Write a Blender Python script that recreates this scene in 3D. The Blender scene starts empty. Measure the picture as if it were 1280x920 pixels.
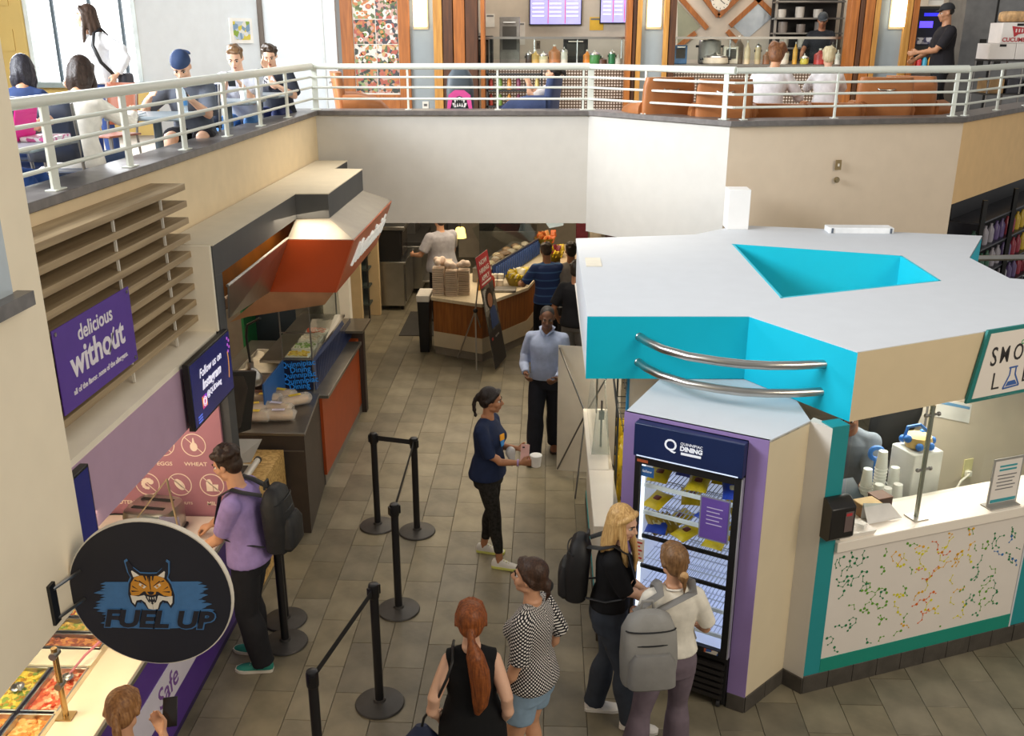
import bpy, bmesh, math, random
from mathutils import Vector, Matrix, noise
V = Vector
random.seed(7)
PI = math.pi
SC = bpy.context.scene
COL = SC.collection

# ------------------------------------------------------------------ camera
F_PX = 1195.0
cam_d = bpy.data.cameras.new('camera'); cam = bpy.data.objects.new('camera', cam_d); COL.objects.link(cam)
cam_d.sensor_fit = 'HORIZONTAL'; cam_d.sensor_width = 36.0
cam_d.lens = 36.0 * F_PX / 1280.0
cam_d.clip_start = 0.05; cam_d.clip_end = 200
cam.location = (0, 0, 4.55)
cam.rotation_euler = (math.radians(90 - 19.151), 0, math.radians(2.083))
SC.camera = cam

# ------------------------------------------------------------------ world and light
w = bpy.data.worlds.new('world'); SC.world = w; w.use_nodes = True
bg = w.node_tree.nodes['Background']
bg.inputs[0].default_value = (1.0, 0.975, 0.93, 1); bg.inputs[1].default_value = 0.33

def area(name, loc, target, sx, sy, power, col=(1, 1, 1), spread=PI):
    l = bpy.data.lights.new(name, 'AREA'); l.shape = 'RECTANGLE'; l.size = sx; l.size_y = sy
    l.energy = power; l.color = col; l.spread = spread
    o = bpy.data.objects.new(name, l); COL.objects.link(o); o.location = loc
    o.rotation_euler = (V(target) - V(loc)).to_track_quat('-Z', 'Y').to_euler()
    return o
area('skylight', (-8.0, 4.8, 7.3), (1.6, 6.8, 2.2), 5, 3, 1480, (0.92, 0.96, 1.0))
area('roof_light', (1.0, 6.0, 10.5), (1.0, 7.0, 0), 7, 6, 40, (0.96, 0.98, 1.0))
area('far_side_fill', (7.0, -1.0, 8.0), (0.5, 6.5, 1.0), 5, 3, 520, (1.0, 0.88, 0.70))  # warm fill added to brighten right-facing surfaces, no lamp seen there
area('back_ceiling_light', (-0.8, 15.5, 2.85), (-0.8, 15.5, 0), 3.5, 4, 130, (1, 0.83, 0.6))
area('aisle_downlight', (-0.8, 10.6, 6.5), (-0.7, 10.6, 0), 1.5, 3, 42, (1, 0.86, 0.66), 1.1)
area('food_bar_lamp', (-3.0, 4.2, 1.9), (-2.85, 4.4, 0.9), 0.5, 1.4, 24, (1, 0.78, 0.48))
area('toast_counter_lamp', (-3.1, 5.9, 2.2), (-3.0, 6.3, 0.9), 0.5, 1.2, 14, (1, 0.85, 0.66))
area('station_lamp', (-3.4, 9.6, 2.7), (-3.1, 9.4, 0.9), 0.8, 3.0, 60, (1, 0.83, 0.6))
area('kiosk_lamp', (3.0, 7.5, 2.06), (3.0, 7.4, 0.9), 1.4, 0.8, 48, (1, 0.92, 0.8))
area('snack_corner_lamp', (0.9, 8.6, 2.0), (0.75, 8.0, 0.9), 0.5, 1.4, 26, (1, 0.86, 0.62))
area('mezzanine_light', (0.5, 14.5, 6.6), (0.5, 15.0, 3.2), 9, 2.5, 230, (1, 0.95, 0.88))
area('food_court_light', (2.4, 18.2, 5.9), (2.4, 17.5, 3.6), 9, 1.2, 150, (1, 0.9, 0.74))
area('window_light', (-6.6, 11.5, 5.2), (-3.6, 9.5, 4.2), 2.2, 1.6, 700, (0.93, 0.97, 1.0))
SC.view_settings.view_transform = 'Standard'; SC.view_settings.look = 'None'
SC.view_settings.exposure = 0.0; SC.view_settings.gamma = 1.0; SC.view_settings.use_curve_mapping = False

# ------------------------------------------------------------------ helpers
def lin(h):
    h = h.lstrip('#'); c = [int(h[i:i + 2], 16) / 255 for i in (0, 2, 4)]
    return tuple(x / 12.92 if x <= .04045 else ((x + .055) / 1.055) ** 2.4 for x in c) + (1,)
_mats = {}
def M_(h, rough=.5, metal=0, var=.06, scale=6, bump=0, bscale=40, emit=0, trans=0, alpha=1, spec=.5, kind='noise', h2=None, rnd=0, sheen=0):
    """procedural material: a base colour broken up by noise (or a named pattern), optional bump, glow or glass"""
    key = (h, rough, metal, var, scale, bump, bscale, emit, trans, alpha, spec, kind, h2, rnd)
    if key in _mats: return _mats[key]
    m = bpy.data.materials.new('mat_' + h.strip('#') + '_' + kind); m.use_nodes = True
    nt = m.node_tree; N = nt.nodes; L = nt.links; b = N['Principled BSDF']
    tc = N.new('ShaderNodeTexCoord'); c1 = lin(h)
    def math_(op, a, bb=None):
        n = N.new('ShaderNodeMath'); n.operation = op
        for i, q in enumerate((a, bb)):
            if q is None: continue
            if isinstance(q, (int, float)): n.inputs[i].default_value = q
            else: L.new(q, n.inputs[i])
        return n.outputs[0]
    nz = N.new('ShaderNodeTexNoise'); nz.inputs['Scale'].default_value = scale; nz.inputs['Detail'].default_value = 4
    L.new(tc.outputs['Object'], nz.inputs['Vector'])
    rp = N.new('ShaderNodeValToRGB'); L.new(nz.outputs['Fac'], rp.inputs[0])
    lo = tuple(max(0, x * (1 - var * 2)) for x in c1[:3]) + (1,); hi = tuple(min(1, x * (1 + var * 1.2)) for x in c1[:3]) + (1,)
    rp.color_ramp.elements[0].position = .3; rp.color_ramp.elements[1].position = .7
    rp.color_ramp.elements[0].color = lo; rp.color_ramp.elements[1].color = hi
    col = rp.outputs[0]
    if kind == 'wood':
        mp = N.new('ShaderNodeMapping'); mp.inputs['Scale'].default_value = (14, 14, 1.2); L.new(tc.outputs['Object'], mp.inputs[0])
        L.new(mp.outputs[0], nz.inputs['Vector']); nz.inputs['Scale'].default_value = 2
        rp.color_ramp.elements[0].color = lin(h2 or h); rp.color_ramp.elements[1].color = c1
    elif kind == 'woody':
        mp = N.new('ShaderNodeMapping'); mp.inputs['Scale'].default_value = (16, .7, 16); L.new(tc.outputs['Object'], mp.inputs[0])
        L.new(mp.outputs[0], nz.inputs['Vector']); nz.inputs['Scale'].default_value = 2
        rp.color_ramp.elements[0].color = lin(h2 or h); rp.color_ramp.elements[1].color = c1
    elif kind == 'osb':
        vo = N.new('ShaderNodeTexVoronoi'); mp = N.new('ShaderNodeMapping'); mp.inputs['Scale'].default_value = (26, 50, 40); mp.inputs['Rotation'].default_value = (.5, .3, .7)
        L.new(tc.outputs['Object'], mp.inputs[0]); L.new(mp.outputs[0], vo.inputs['Vector']); vo.inputs['Scale'].default_value = 1.3
        L.new(vo.outputs['Color'], rp.inputs[0]); rp.color_ramp.elements[0].color = lin(h2); rp.color_ramp.elements[1].color = c1
    elif kind == 'dots':      # printed dots on a square lattice
        sp = N.new('ShaderNodeSeparateXYZ'); L.new(tc.outputs['Object'], sp.inputs[0]); cb = N.new('ShaderNodeCombineXYZ')
        L.new(math_('MULTIPLY', math_('ARCTAN2', sp.outputs[0], sp.outputs[1]), .17) if metal == -1 else sp.outputs[0], cb.inputs[0]); L.new(sp.outputs[2], cb.inputs[1])
        mp = N.new('ShaderNodeMapping'); mp.inputs['Scale'].default_value = (scale,) * 3; mp.inputs['Rotation'].default_value = (0, 0, .785 if metal == -1 else 0); L.new(cb.outputs[0], mp.inputs[0])
        vo = N.new('ShaderNodeTexVoronoi'); vo.voronoi_dimensions = '2D'; vo.inputs['Randomness'].default_value = 0; vo.inputs['Scale'].default_value = 1; L.new(mp.outputs[0], vo.inputs['Vector'])
        rp.color_ramp.interpolation = 'CONSTANT'; L.new(vo.outputs['Distance'], rp.inputs[0])
        rp.color_ramp.elements[0].position = 0; rp.color_ramp.elements[0].color = lin(h2); rp.color_ramp.elements[1].position = .32; rp.color_ramp.elements[1].color = c1
    elif kind == 'stripes':   # knitted bands around the body
        sp = N.new('ShaderNodeSeparateXYZ'); L.new(tc.outputs['Object'], sp.inputs[0])
        L.new(math_('FRACT', math_('MULTIPLY', sp.outputs[2], scale)), rp.inputs[0]); rp.color_ramp.elements[0].color = lin(h2); rp.color_ramp.elements[1].color = c1; rp.color_ramp.elements[0].position = .12; rp.color_ramp.elements[1].position = .22
    elif kind == 'cells':     # blotchy multi-colour print
        vo = N.new('ShaderNodeTexVoronoi'); vo.inputs['Scale'].default_value = scale; L.new(tc.outputs['Object'], vo.inputs['Vector'])
        L.new(vo.outputs['Color'], rp.inputs[0]); cs = h2.split(',')
        e = rp.color_ramp.elements
        while len(e) < len(cs): e.new(.5)
        for i, cc in enumerate(cs): e[i].position = i / len(cs); e[i].color = lin(cc)
        rp.color_ramp.interpolation = 'CONSTANT'; rp.color_ramp.elements[0].position = 0
        sp = N.new('ShaderNodeSeparateColor'); L.new(vo.outputs['Color'], sp.inputs[0]); L.new(sp.outputs[0], rp.inputs[0])
    elif kind == 'hair':
        mp = N.new('ShaderNodeMapping'); mp.inputs['Scale'].default_value = (90, 90, 9); L.new(tc.outputs['Object'], mp.inputs[0])
        L.new(mp.outputs[0], nz.inputs['Vector']); nz.inputs['Scale'].default_value = 1
        rp.color_ramp.elements[0].color = lin(h2 or h); rp.color_ramp.elements[1].color = c1
    if rnd:
        oi = N.new('ShaderNodeObjectInfo'); hs = N.new('ShaderNodeHueSaturation')
        L.new(math_('ADD', math_('MULTIPLY', oi.outputs['Random'], rnd), 1 - rnd * .5), hs.inputs['Value'])
        L.new(math_('ADD', math_('MULTIPLY', math_('FRACT', math_('MULTIPLY', oi.outputs['Random'], 7.3)), rnd * .5), 1 - rnd * .3), hs.inputs['Saturation'])
        L.new(col, hs.inputs['Color']); col = hs.outputs[0]
    L.new(col, b.inputs['Base Color'])
    b.inputs['Roughness'].default_value = rough; b.inputs['Metallic'].default_value = max(metal, 0)
    b.inputs['Specular IOR Level'].default_value = spec
    if trans:
        b.inputs['Transmission Weight'].default_value = trans; b.inputs['IOR'].default_value = 1.45
    if alpha < 1: b.inputs['Alpha'].default_value = alpha
    if emit:
        L.new(col, b.inputs['Emission Color']); b.inputs['Emission Strength'].default_value = emit
    if bump:
        n2 = N.new('ShaderNodeTexNoise'); n2.inputs['Scale'].default_value = bscale; n2.inputs['Detail'].default_value = 3
        L.new(tc.outputs['Object'], n2.inputs['Vector'])
        bp = N.new('ShaderNodeBump'); bp.inputs['Strength'].default_value = bump; bp.inputs['Distance'].default_value = .02
        L.new(n2.outputs['Fac'], bp.inputs['Height']); L.new(bp.outputs[0], b.inputs['Normal'])
    _mats[key] = m
    return m
def GLASS(): # thin clear sheet: mostly see-through with a glossy face
    if 'glass' in _mats: return _mats['glass']
    m = bpy.data.materials.new('clear_glass'); m.use_nodes = True; nt = m.node_tree; N = nt.nodes; L = nt.links
    N.remove(N['Principled BSDF']); out = N['Material Output']
    t = N.new('ShaderNodeBsdfTransparent'); t.inputs[0].default_value = (.93, .96, .95, 1)
    g = N.new('ShaderNodeBsdfGlossy'); g.inputs['Roughness'].default_value = .03
    fr = N.new('ShaderNodeFresnel'); fr.inputs[0].default_value = 1.45
    mx = N.new('ShaderNodeMixShader'); ge = N.new('ShaderNodeNewGeometry'); im = N.new('ShaderNodeMath'); im.operation = 'SUBTRACT'; im.inputs[0].default_value = 1; L.new(ge.outputs['Backfacing'], im.inputs[1]); mu = N.new('ShaderNodeMath'); mu.operation = 'MULTIPLY'; L.new(fr.outputs[0], mu.inputs[0]); L.new(im.outputs[0], mu.inputs[1]); L.new(mu.outputs[0], mx.inputs[0]); L.new(t.outputs[0], mx.inputs[1]); L.new(g.outputs[0], mx.inputs[2]); L.new(mx.outputs[0], out.inputs[0])
    _mats['glass'] = m; return m

class MB:
    """a bag of vertices and faces that becomes ONE mesh object"""
    def __init__(s): s.v = []; s.f = []; s.m = []; s.mi = 0
    def add(s, vs, fs):
        o = len(s.v); s.v += [V(p) for p in vs]
        for f in fs: s.f.append([o + i for i in f]); s.m.append(s.mi)
        return s
    def box(s, c, d, R=None):
        c = V(c); hx, hy, hz = d[0] / 2, d[1] / 2, d[2] / 2
        ps = [V((x, y, z)) for z in (-hz, hz) for x, y in ((-hx, -hy), (hx, -hy), (hx, hy), (-hx, hy))]
        if R is not None: ps = [R @ p for p in ps]
        return s.add([p + c for p in ps], [(3, 2, 1, 0), (4, 5, 6, 7), (0, 1, 5, 4), (1, 2, 6, 5), (2, 3, 7, 6), (3, 0, 4, 7)])
    def b2(s, a, b): # box from corner to corner
        return s.box([(a[i] + b[i]) / 2 for i in range(3)], [abs(b[i] - a[i]) for i in range(3)])
    def loft(s, rings, cap=True, closed=True):
        n = len(rings[0]); vs = [p for r in rings for p in r]; fs = []
        for k in range(len(rings) - 1):
            for i in range(n if closed else n - 1):
                j = (i + 1) % n
                fs.append((k * n + i, k * n + j, (k + 1) * n + j, (k + 1) * n + i))
        if cap:
            fs.append(tuple(reversed(range(n)))); fs.append(tuple((len(rings) - 1) * n + i for i in range(n)))
        return s.add(vs, fs)
    def prism(s, poly, z0, z1):
        a = [V((p[0], p[1], z0)) for p in poly]; b = [V((p[0], p[1], z1)) for p in poly]
        area2 = sum(poly[i][0] * poly[(i + 1) % len(poly)][1] - poly[(i + 1) % len(poly)][0] * poly[i][1] for i in range(len(poly)))
        if area2 < 0: a.reverse(); b.reverse()
        return s.loft([a, b])
    def slab(s, pts, n, t): # planar polygon pts thickened by t along n
        n = V(n).normalized() * t; a = [V(p) for p in pts]
        nn = (a[1] - a[0]).cross(a[2] - a[0])
        if nn.dot(n) < 0: a.reverse()
        return s.loft([a, [p + n for p in a]])
    def tube(s, pts, r, n=10, cap=True, up=None):
        pts = [V(p) for p in pts]; rings = []; k = len(pts)
        rs = r if isinstance(r, (list, tuple)) else [r] * k
        t0 = (pts[1] - pts[0]).normalized()
        x = V(up) if up else (V((0, 0, 1)) if abs(t0.z) < .9 else V((0, 1, 0)))
        x = (x - t0 * x.dot(t0)).normalized()
        for i in range(k):
            t = (pts[min(i + 1, k - 1)] - pts[max(i - 1, 0)]).normalized()
            x = (x - t * x.dot(t)).normalized(); y = t.cross(x)
            q = rs[i]; rx, ry = q if isinstance(q, (tuple, list)) else (q, q)
            rings.append([pts[i] + x * (math.cos(2 * PI * j / n) * rx) + y * (math.sin(2 * PI * j / n) * ry) for j in range(n)])
        return s.loft(rings, cap)
    def cyl(s, c, r, h, n=24, r2=None):
        c = V(c); return s.tube([c, c + V((0, 0, h))], [r, r if r2 is None else r2], n, up=(1, 0, 0))
    def ball(s, c, r, n=12, m=8, R=None):
        c = V(c); r = (r, r, r) if isinstance(r, (int, float)) else r; vs = []; fs = []
        q = lambda p: (R @ p if R is not None else p) + c
        vs.append(q(V((0, 0, -r[2]))))
        for i in range(1, m):
            a = -PI / 2 + PI * i / m
            for j in range(n):
                b = 2 * PI * j / n; vs.append(q(V((r[0] * math.cos(a) * math.cos(b), r[1] * math.cos(a) * math.sin(b), r[2] * math.sin(a)))))
        vs.append(q(V((0, 0, r[2])))); top = len(vs) - 1
        for j in range(n):
            k = (j + 1) % n; fs.append((0, 1 + k, 1 + j)); fs.append((top, 1 + (m - 2) * n + j, 1 + (m - 2) * n + k))
            for i in range(m - 2): fs.append((1 + i * n + j, 1 + i * n + k, 1 + (i + 1) * n + k, 1 + (i + 1) * n + j))
        return s.add(vs, fs)
    def lathe(s, c, prof, n=24): # prof: (r, z) from bottom to top
        c = V(c); rings = [[c + V((r * math.cos(2 * PI * j / n), r * math.sin(2 * PI * j / n), z)) for j in range(n)] for r, z in prof]
        return s.loft(rings)
    def quad(s, *p): return s.add(p, [tuple(range(len(p)))])
    def xf(s, fn): s.v = [V(fn(p)) for p in s.v]; return s

W = {}   # world matrix of each thing's root, so parts can be written in world coordinates
def mesh_obj(name, mb, mats, Minv=None, smooth=40):
    me = bpy.data.meshes.new(name)
    vs = mb.v if Minv is None else [Minv @ p for p in mb.v]
    me.from_pydata([tuple(p) for p in vs], [], mb.f)
    mats = mats if isinstance(mats, (list, tuple)) else [mats]
    for m in mats: me.materials.append(m)
    if len(mats) > 1: me.polygons.foreach_set('material_index', mb.m)
    if smooth:
        me.polygons.foreach_set('use_smooth', [True] * len(me.polygons)); me.set_sharp_from_angle(angle=math.radians(smooth))
    me.update()
    o = bpy.data.objects.new(name, me); COL.objects.link(o)
    return o
def bevel(o, wd, seg=2):
    md = o.modifiers.new('bevel', 'BEVEL'); md.width = wd; md.segments = seg; md.limit_method = 'ANGLE'; md.angle_limit = math.radians(40); return o
def T(name, label, cat, loc=(0, 0, 0), rz=0, group=None):
    o = bpy.data.objects.new(name, None); COL.objects.link(o); o.empty_display_size = .1
    o.location = loc; o.rotation_euler = (0, 0, rz); o['label'] = label; o['category'] = cat
    if group: o['group'] = group
    W[o.name] = Matrix.Translation(loc) @ Matrix.Rotation(rz, 4, 'Z')
    return o
def part(name, mb, mats, parent, bev=0, local=False, smooth=40, label=None):
    Wm = W[parent.name]
    o = mesh_obj(name, mb, mats, None if local else Wm.inverted(), smooth); o.parent = parent; W[o.name] = Wm
    if bev: bevel(o, bev)
    if label: o['label'] = label
    return o
def single(name, mb, mats, label, cat, group=None, bev=0, smooth=40):
    """a thing that is one mesh: its origin goes to the middle of its base"""
    xs = [p.x for p in mb.v]; ys = [p.y for p in mb.v]; zs = [p.z for p in mb.v]
    loc = V(((min(xs) + max(xs)) / 2, (min(ys) + max(ys)) / 2, min(zs)))
    o = mesh_obj(name, mb, mats, Matrix.Translation(-loc), smooth); o.location = loc
    W[o.name] = Matrix.Translation(loc)
    o['label'] = label; o['category'] = cat
    if group: o['group'] = group
    if bev: bevel(o, bev)
    return o
def struct(name, mb, mats, bev=0, smooth=40):
    o = mesh_obj(name, mb, mats, None, smooth); o['kind'] = 'structure'; W[o.name] = Matrix.Identity(4)
    if bev: bevel(o, bev)
    return o
def copy_tree(o, loc=None, rz=None, label=None, parent=None, group=None):
    c = o.copy(); COL.objects.link(c)
    if parent: c.parent = parent
    for ch in o.children: copy_tree(ch, parent=c)
    if loc is not None: c.location = loc
    if rz is not None: c.rotation_euler = (0, 0, rz)
    if label: c['label'] = label
    if group: c['group'] = group
    if not parent:
        W[c.name] = Matrix.Translation(c.location) @ Matrix.Rotation(c.rotation_euler.z, 4, 'Z')
        for ch in c.children: W[ch.name] = W[c.name]
    return c
def txt_mb(s, size, o, u, v, align='CENTER', ext=.001, off=0, shear=0, sx=1, line=1):
    cu = bpy.data.curves.new('t', 'FONT'); cu.body = s; cu.size = size; cu.align_x = align; cu.align_y = 'CENTER'; cu.extrude = ext
    cu.offset = off; cu.shear = shear; cu.resolution_u = 3; cu.space_line = line
    ob = bpy.data.objects.new('t', cu); COL.objects.link(ob)
    me = ob.to_mesh()
    u = V(u).normalized(); v = V(v).normalized(); n = u.cross(v); o = V(o)
    mb = MB(); mb.add([o + u * (p.co.x * sx) + v * p.co.y + n * (p.co.z + ext) for p in me.vertices], [tuple(f.vertices) for f in me.polygons])
    ob.to_mesh_clear(); bpy.data.objects.remove(ob); bpy.data.curves.remove(cu)
    return mb
def txt(parent, s, size, o, u, v, m, name='lettering', **k):
    return part(name, txt_mb(s, size, o, u, v, **k), m, parent, smooth=0)
def onp(o, u, v): # plane coordinates -> world: returns f(a, b, d) with d along the outward normal
    u = V(u).normalized(); v = V(v).normalized(); n = u.cross(v); o = V(o)
    return lambda a, b, d=0: o + u * a + v * b + n * d
def flat(mb, f, pts, d0=0, d1=.002): # a flat printed shape with a little thickness, on plane f
    a = [f(p[0], p[1], d0) for p in pts]; b = [f(p[0], p[1], d1) for p in pts]
    ar = sum(pts[i][0] * pts[(i + 1) % len(pts)][1] - pts[(i + 1) % len(pts)][0] * pts[i][1] for i in range(len(pts)))
    if ar < 0: a.reverse(); b.reverse()
    return mb.loft([a, b])
def circ(c, r, n=24, r2=None, a0=0, a1=2 * PI):
    return [(c[0] + r * math.cos(a0 + (a1 - a0) * i / n), c[1] + (r2 or r) * math.sin(a0 + (a1 - a0) * i / n)) for i in range(n)]
def ringshape(mb, f, c, r, wd, n=28, d1=.002):
    for i in range(n):
        a, b = 2 * PI * i / n, 2 * PI * (i + 1) / n
        p = [(c[0] + q * math.cos(t), c[1] + q * math.sin(t)) for q, t in ((r - wd, a), (r, a), (r, b), (r - wd, b))]
        flat(mb, f, p, 0, d1)
    return mb
def seg2(mb, f, a, b, wd, d1=.002):
    d = V((b[0] - a[0], b[1] - a[1])).normalized() * (wd / 2); p = V((-d.y, d.x))
    return flat(mb, f, [(a[0] + p.x, a[1] + p.y), (a[0] - p.x, a[1] - p.y), (b[0] - p.x, b[1] - p.y), (b[0] + p.x, b[1] + p.y)], 0, d1)
def remesh(mb, vox, smooth=3, fac=.5):
    me = bpy.data.meshes.new('r'); me.from_pydata([tuple(p) for p in mb.v], [], mb.f); me.update()
    ob = bpy.data.objects.new('r', me); COL.objects.link(ob)
    a = ob.modifiers.new('a', 'REMESH'); a.mode = 'VOXEL'; a.voxel_size = vox
    if smooth: b = ob.modifiers.new('b', 'SMOOTH'); b.factor = fac; b.iterations = smooth
    dg = bpy.context.evaluated_depsgraph_get(); ev = ob.evaluated_get(dg); m2 = ev.to_mesh()
    out = MB(); n = len(m2.vertices); co = [0.0] * (n * 3); m2.vertices.foreach_get('co', co)
    out.v = [V(co[i * 3:i * 3 + 3]) for i in range(n)]; out.f = [tuple(f.vertices) for f in m2.polygons]; out.m = [0] * len(out.f)
    ev.to_mesh_clear(); bpy.data.objects.remove(ob); bpy.data.meshes.remove(me)
    return out
# ------------------------------------------------------------------ people
def ik(a, c, l1, l2, pole):
    d = c - a; L = d.length
    if L > (l1 + l2) * .998: c = a + d * ((l1 + l2) * .998 / L); d = c - a; L = d.length
    u = d / L; x = (l1 * l1 - l2 * l2 + L * L) / (2 * L); hgt = math.sqrt(max(l1 * l1 - x * x, 0))
    p = pole - u * pole.dot(u); p = p.normalized() if p.length > 1e-4 else V((0, 1, 0))
    return a + u * x + p * hgt, c
def sm(t): t = max(0, min(1, t)); return t * t * (3 - 2 * t)
TORSO = {'m': [(-.13, .165, .108, 0), (-.03, .168, .125, -.008), (.08, .152, .118, 0), (.18, .148, .112, .005), (.28, .158, .122, .008), (.36, .168, .118, .003), (.41, .158, .1, -.006), (.445, .118, .08, -.012), (.475, .07, .062, -.012), (.515, .03, .034, -.008)],
         'f': [(-.13, .17, .112, 0), (-.03, .168, .128, -.012), (.08, .146, .115, -.003), (.17, .124, .098, .004), (.26, .136, .11, .01), (.34, .146, .112, .006), (.405, .134, .088, -.006), (.44, .1, .07, -.012), (.47, .058, .054, -.012), (.51, .026, .03, -.008)]}
class Fig: pass
def rig(h, sex, p):
    """joints of one figure in its own frame: y forward, x to its right, z up"""
    g = Fig(); s = g.s = h / 1.7; g.sex = sex
    zp = p.get('hip', .925) * (s if 'hip' not in p or p.get('stand', 1) else 1)
    g.P = V((p.get('sway', 0), p.get('py', 0), zp))
    lean, tw, side = p.get('lean', 0), p.get('twist', 0), p.get('side', 0); pt = p.get('ptwist', 0)
    g.Rp = Matrix.Rotation(pt, 3, 'Z') @ Matrix.Rotation(-lean * p.get('plean', .25), 3, 'X')
    g.R = lambda wt: Matrix.Rotation(pt + tw * wt, 3, 'Z') @ Matrix.Rotation(-lean * (p.get('plean', .25) + (1 - p.get('plean', .25)) * wt), 3, 'X') @ Matrix.Rotation(side * wt, 3, 'Y')
    tab = []; pos = g.P - g.R(0) @ V((0, 0, .15 * s)); t = -.15
    while t < .55:
        tab.append((t, pos.copy())); pos = pos + g.R(sm(t / .3)) @ V((0, 0, .01 * s)); t += .01
    g.at = lambda q: tab[max(0, min(len(tab) - 1, int(round((q + .15) / .01))))][1]
    g.Rt = lambda q: g.R(sm(q / .3))
    g.Rc = g.R(1)
    sw = (.143 if sex == 'f' else .166) * s * p.get('bulk', 1)
    hy, hp, hr = p.get('hyaw', 0), p.get('hpitch', 0), p.get('hroll', 0)
    g.Rh = Matrix.Rotation(hy, 3, 'Z') @ Matrix.Rotation(-hp, 3, 'X') @ Matrix.Rotation(hr, 3, 'Y')
    g.N = g.at(.50); nd = (g.Rc @ V((0, 0, 1)) + V((0, 0, .5)) + g.Rh @ V((0, 0, .6))).normalized()
    g.Hc = g.N + nd * .075 * s + g.Rh @ V((0, .018, .075)) * s
    g.arm = []; g.leg = []
    for i, sd in enumerate((-1, 1)):      # left, right
        S = g.at(.408) + g.Rc @ V((sd * sw, -.01, 0)) * 1
        k = 'lr'[i]; tgt = p.get('h' + k)
        tgt = V(tgt) if tgt else S + V((sd * .07, .04, -.515 * s))
        pole = V(p.get('e' + k, (sd * .45, -.8, -.5)))
        E_, Wr = ik(S, tgt, .285 * s, .255 * s, pole)
        g.arm.append((S, E_, Wr, sd))
        Hj = g.P + g.Rp @ V((sd * .088, 0, -.045)) * s
        ft = p.get('f' + k, (sd * .1, 0, 0)); fy = ft[3] if len(ft) > 3 else -sd * .12; z = ft[2] if len(ft) > 2 else 0
        A = V((ft[0], ft[1], z + .085 * s)); fwd = V((-math.sin(fy), math.cos(fy), 0))
        K, A = ik(Hj, A, .412 * s, .392 * s, V(p.get('k' + k, tuple(fwd))))
        g.leg.append((Hj, K, A, fwd, sd))
    return g
def ring(c, R, rx, ry, n=22, pw=2.3):
    out = []
    for j in range(n):
        a = 2 * PI * j / n; ca, sa = math.cos(a), math.sin(a)
        out.append(c + R @ V((rx * math.copysign(abs(ca) ** (2 / pw), ca), ry * math.copysign(abs(sa) ** (2 / pw), sa), 0)))
    return out
def torso(mb, g, t0, t1, inf, flare=0, bust=True, bulk=1, belly=0):
    rows = TORSO[g.sex]; ts = []
    n = max(3, int((t1 - t0) / .03)); rings = []
    for i in range(n + 1):
        t = t0 + (t1 - t0) * i / n
        for a, b in zip(rows, rows[1:]):
            if a[0] <= t <= b[0] + 1e-6: break
        else: b = a if t > rows[-1][0] else rows[0]; a = b
        q = 0 if a is b else sm((t - a[0]) / (b[0] - a[0])) * .5 + .5 * (t - a[0]) / (b[0] - a[0])
        rx, ry, yo = [(a[k] + (b[k] - a[k]) * q) * g.s for k in (1, 2, 3)]
        fl = flare * sm((.22 - t) / .35); gg = inf * (1 if t < .42 else max(.25, 1 - (t - .42) / .07))
        bl = belly * math.exp(-((t - .1) / .13) ** 2)
        kb = bulk if t < .45 else 1 + (bulk - 1) * .5
        rings.append(ring(g.at(t) + g.Rt(t) @ V((0, yo + bl * .6, 0)), g.Rt(t), rx * kb + gg + fl, ry * kb + gg + fl + bl * .6))
    mb.loft(rings)
    if t1 > .43:   # slope from neck to shoulder
        for S, E_, Wr, sd in g.arm: mb.tube([g.at(.45) + g.Rc @ V((sd * .03, -.012, 0)) * g.s, g.at(.432) + g.Rc @ V((sd * .085, -.012, 0)) * g.s, S + V((0, 0, .004))], [.05 * g.s + inf * .6, .047 * g.s + inf * .7, .046 * g.s + inf], 12)
    if bust and g.sex == 'f' and t1 > .3:
        for sd in (-1, 1): mb.ball(g.at(.30) + g.Rc @ V((sd * .066, .078, 0)) * g.s, (.064 * g.s + inf * .6,) * 3, 14, 10)
def armtube(mb, g, i, f0, f1, inf, rs=None, flat_end=True, mul=1):
    S, E_, Wr, sd = g.arm[i]; s = g.s; L1 = (E_ - S).length; L2 = (Wr - E_).length
    base = rs or [(0, .05), (.12, .051), (.3, .047), (.45, .042), (.53, .039), (.62, .041), (.75, .037), (.9, .029), (1, .026)]
    m = .88 if g.sex == 'f' else 1.02
    n = 12; pts = []; rr = []
    for k in range(n + 1):
        f = f0 + (f1 - f0) * k / n
        for a, b in zip(base, base[1:]):
            if a[0] <= f <= b[0] + 1e-6: break
        r = a[1] + (b[1] - a[1]) * (f - a[0]) / (b[0] - a[0])
        x = f * (L1 + L2)
        c = S + (E_ - S) * (x / L1) if x < L1 else E_ + (Wr - E_) * ((x - L1) / L2)
        if abs(x - L1) < .03: c = c * .75 + (S + (Wr - S) * f) * .25
        pts.append(c); rr.append(r * s * m * mul + inf)
    mb.tube(pts, rr, 14)
    if f0 == 0: mb.ball(S, rr[0] * 1.02, 14, 10)
    return pts
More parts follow.
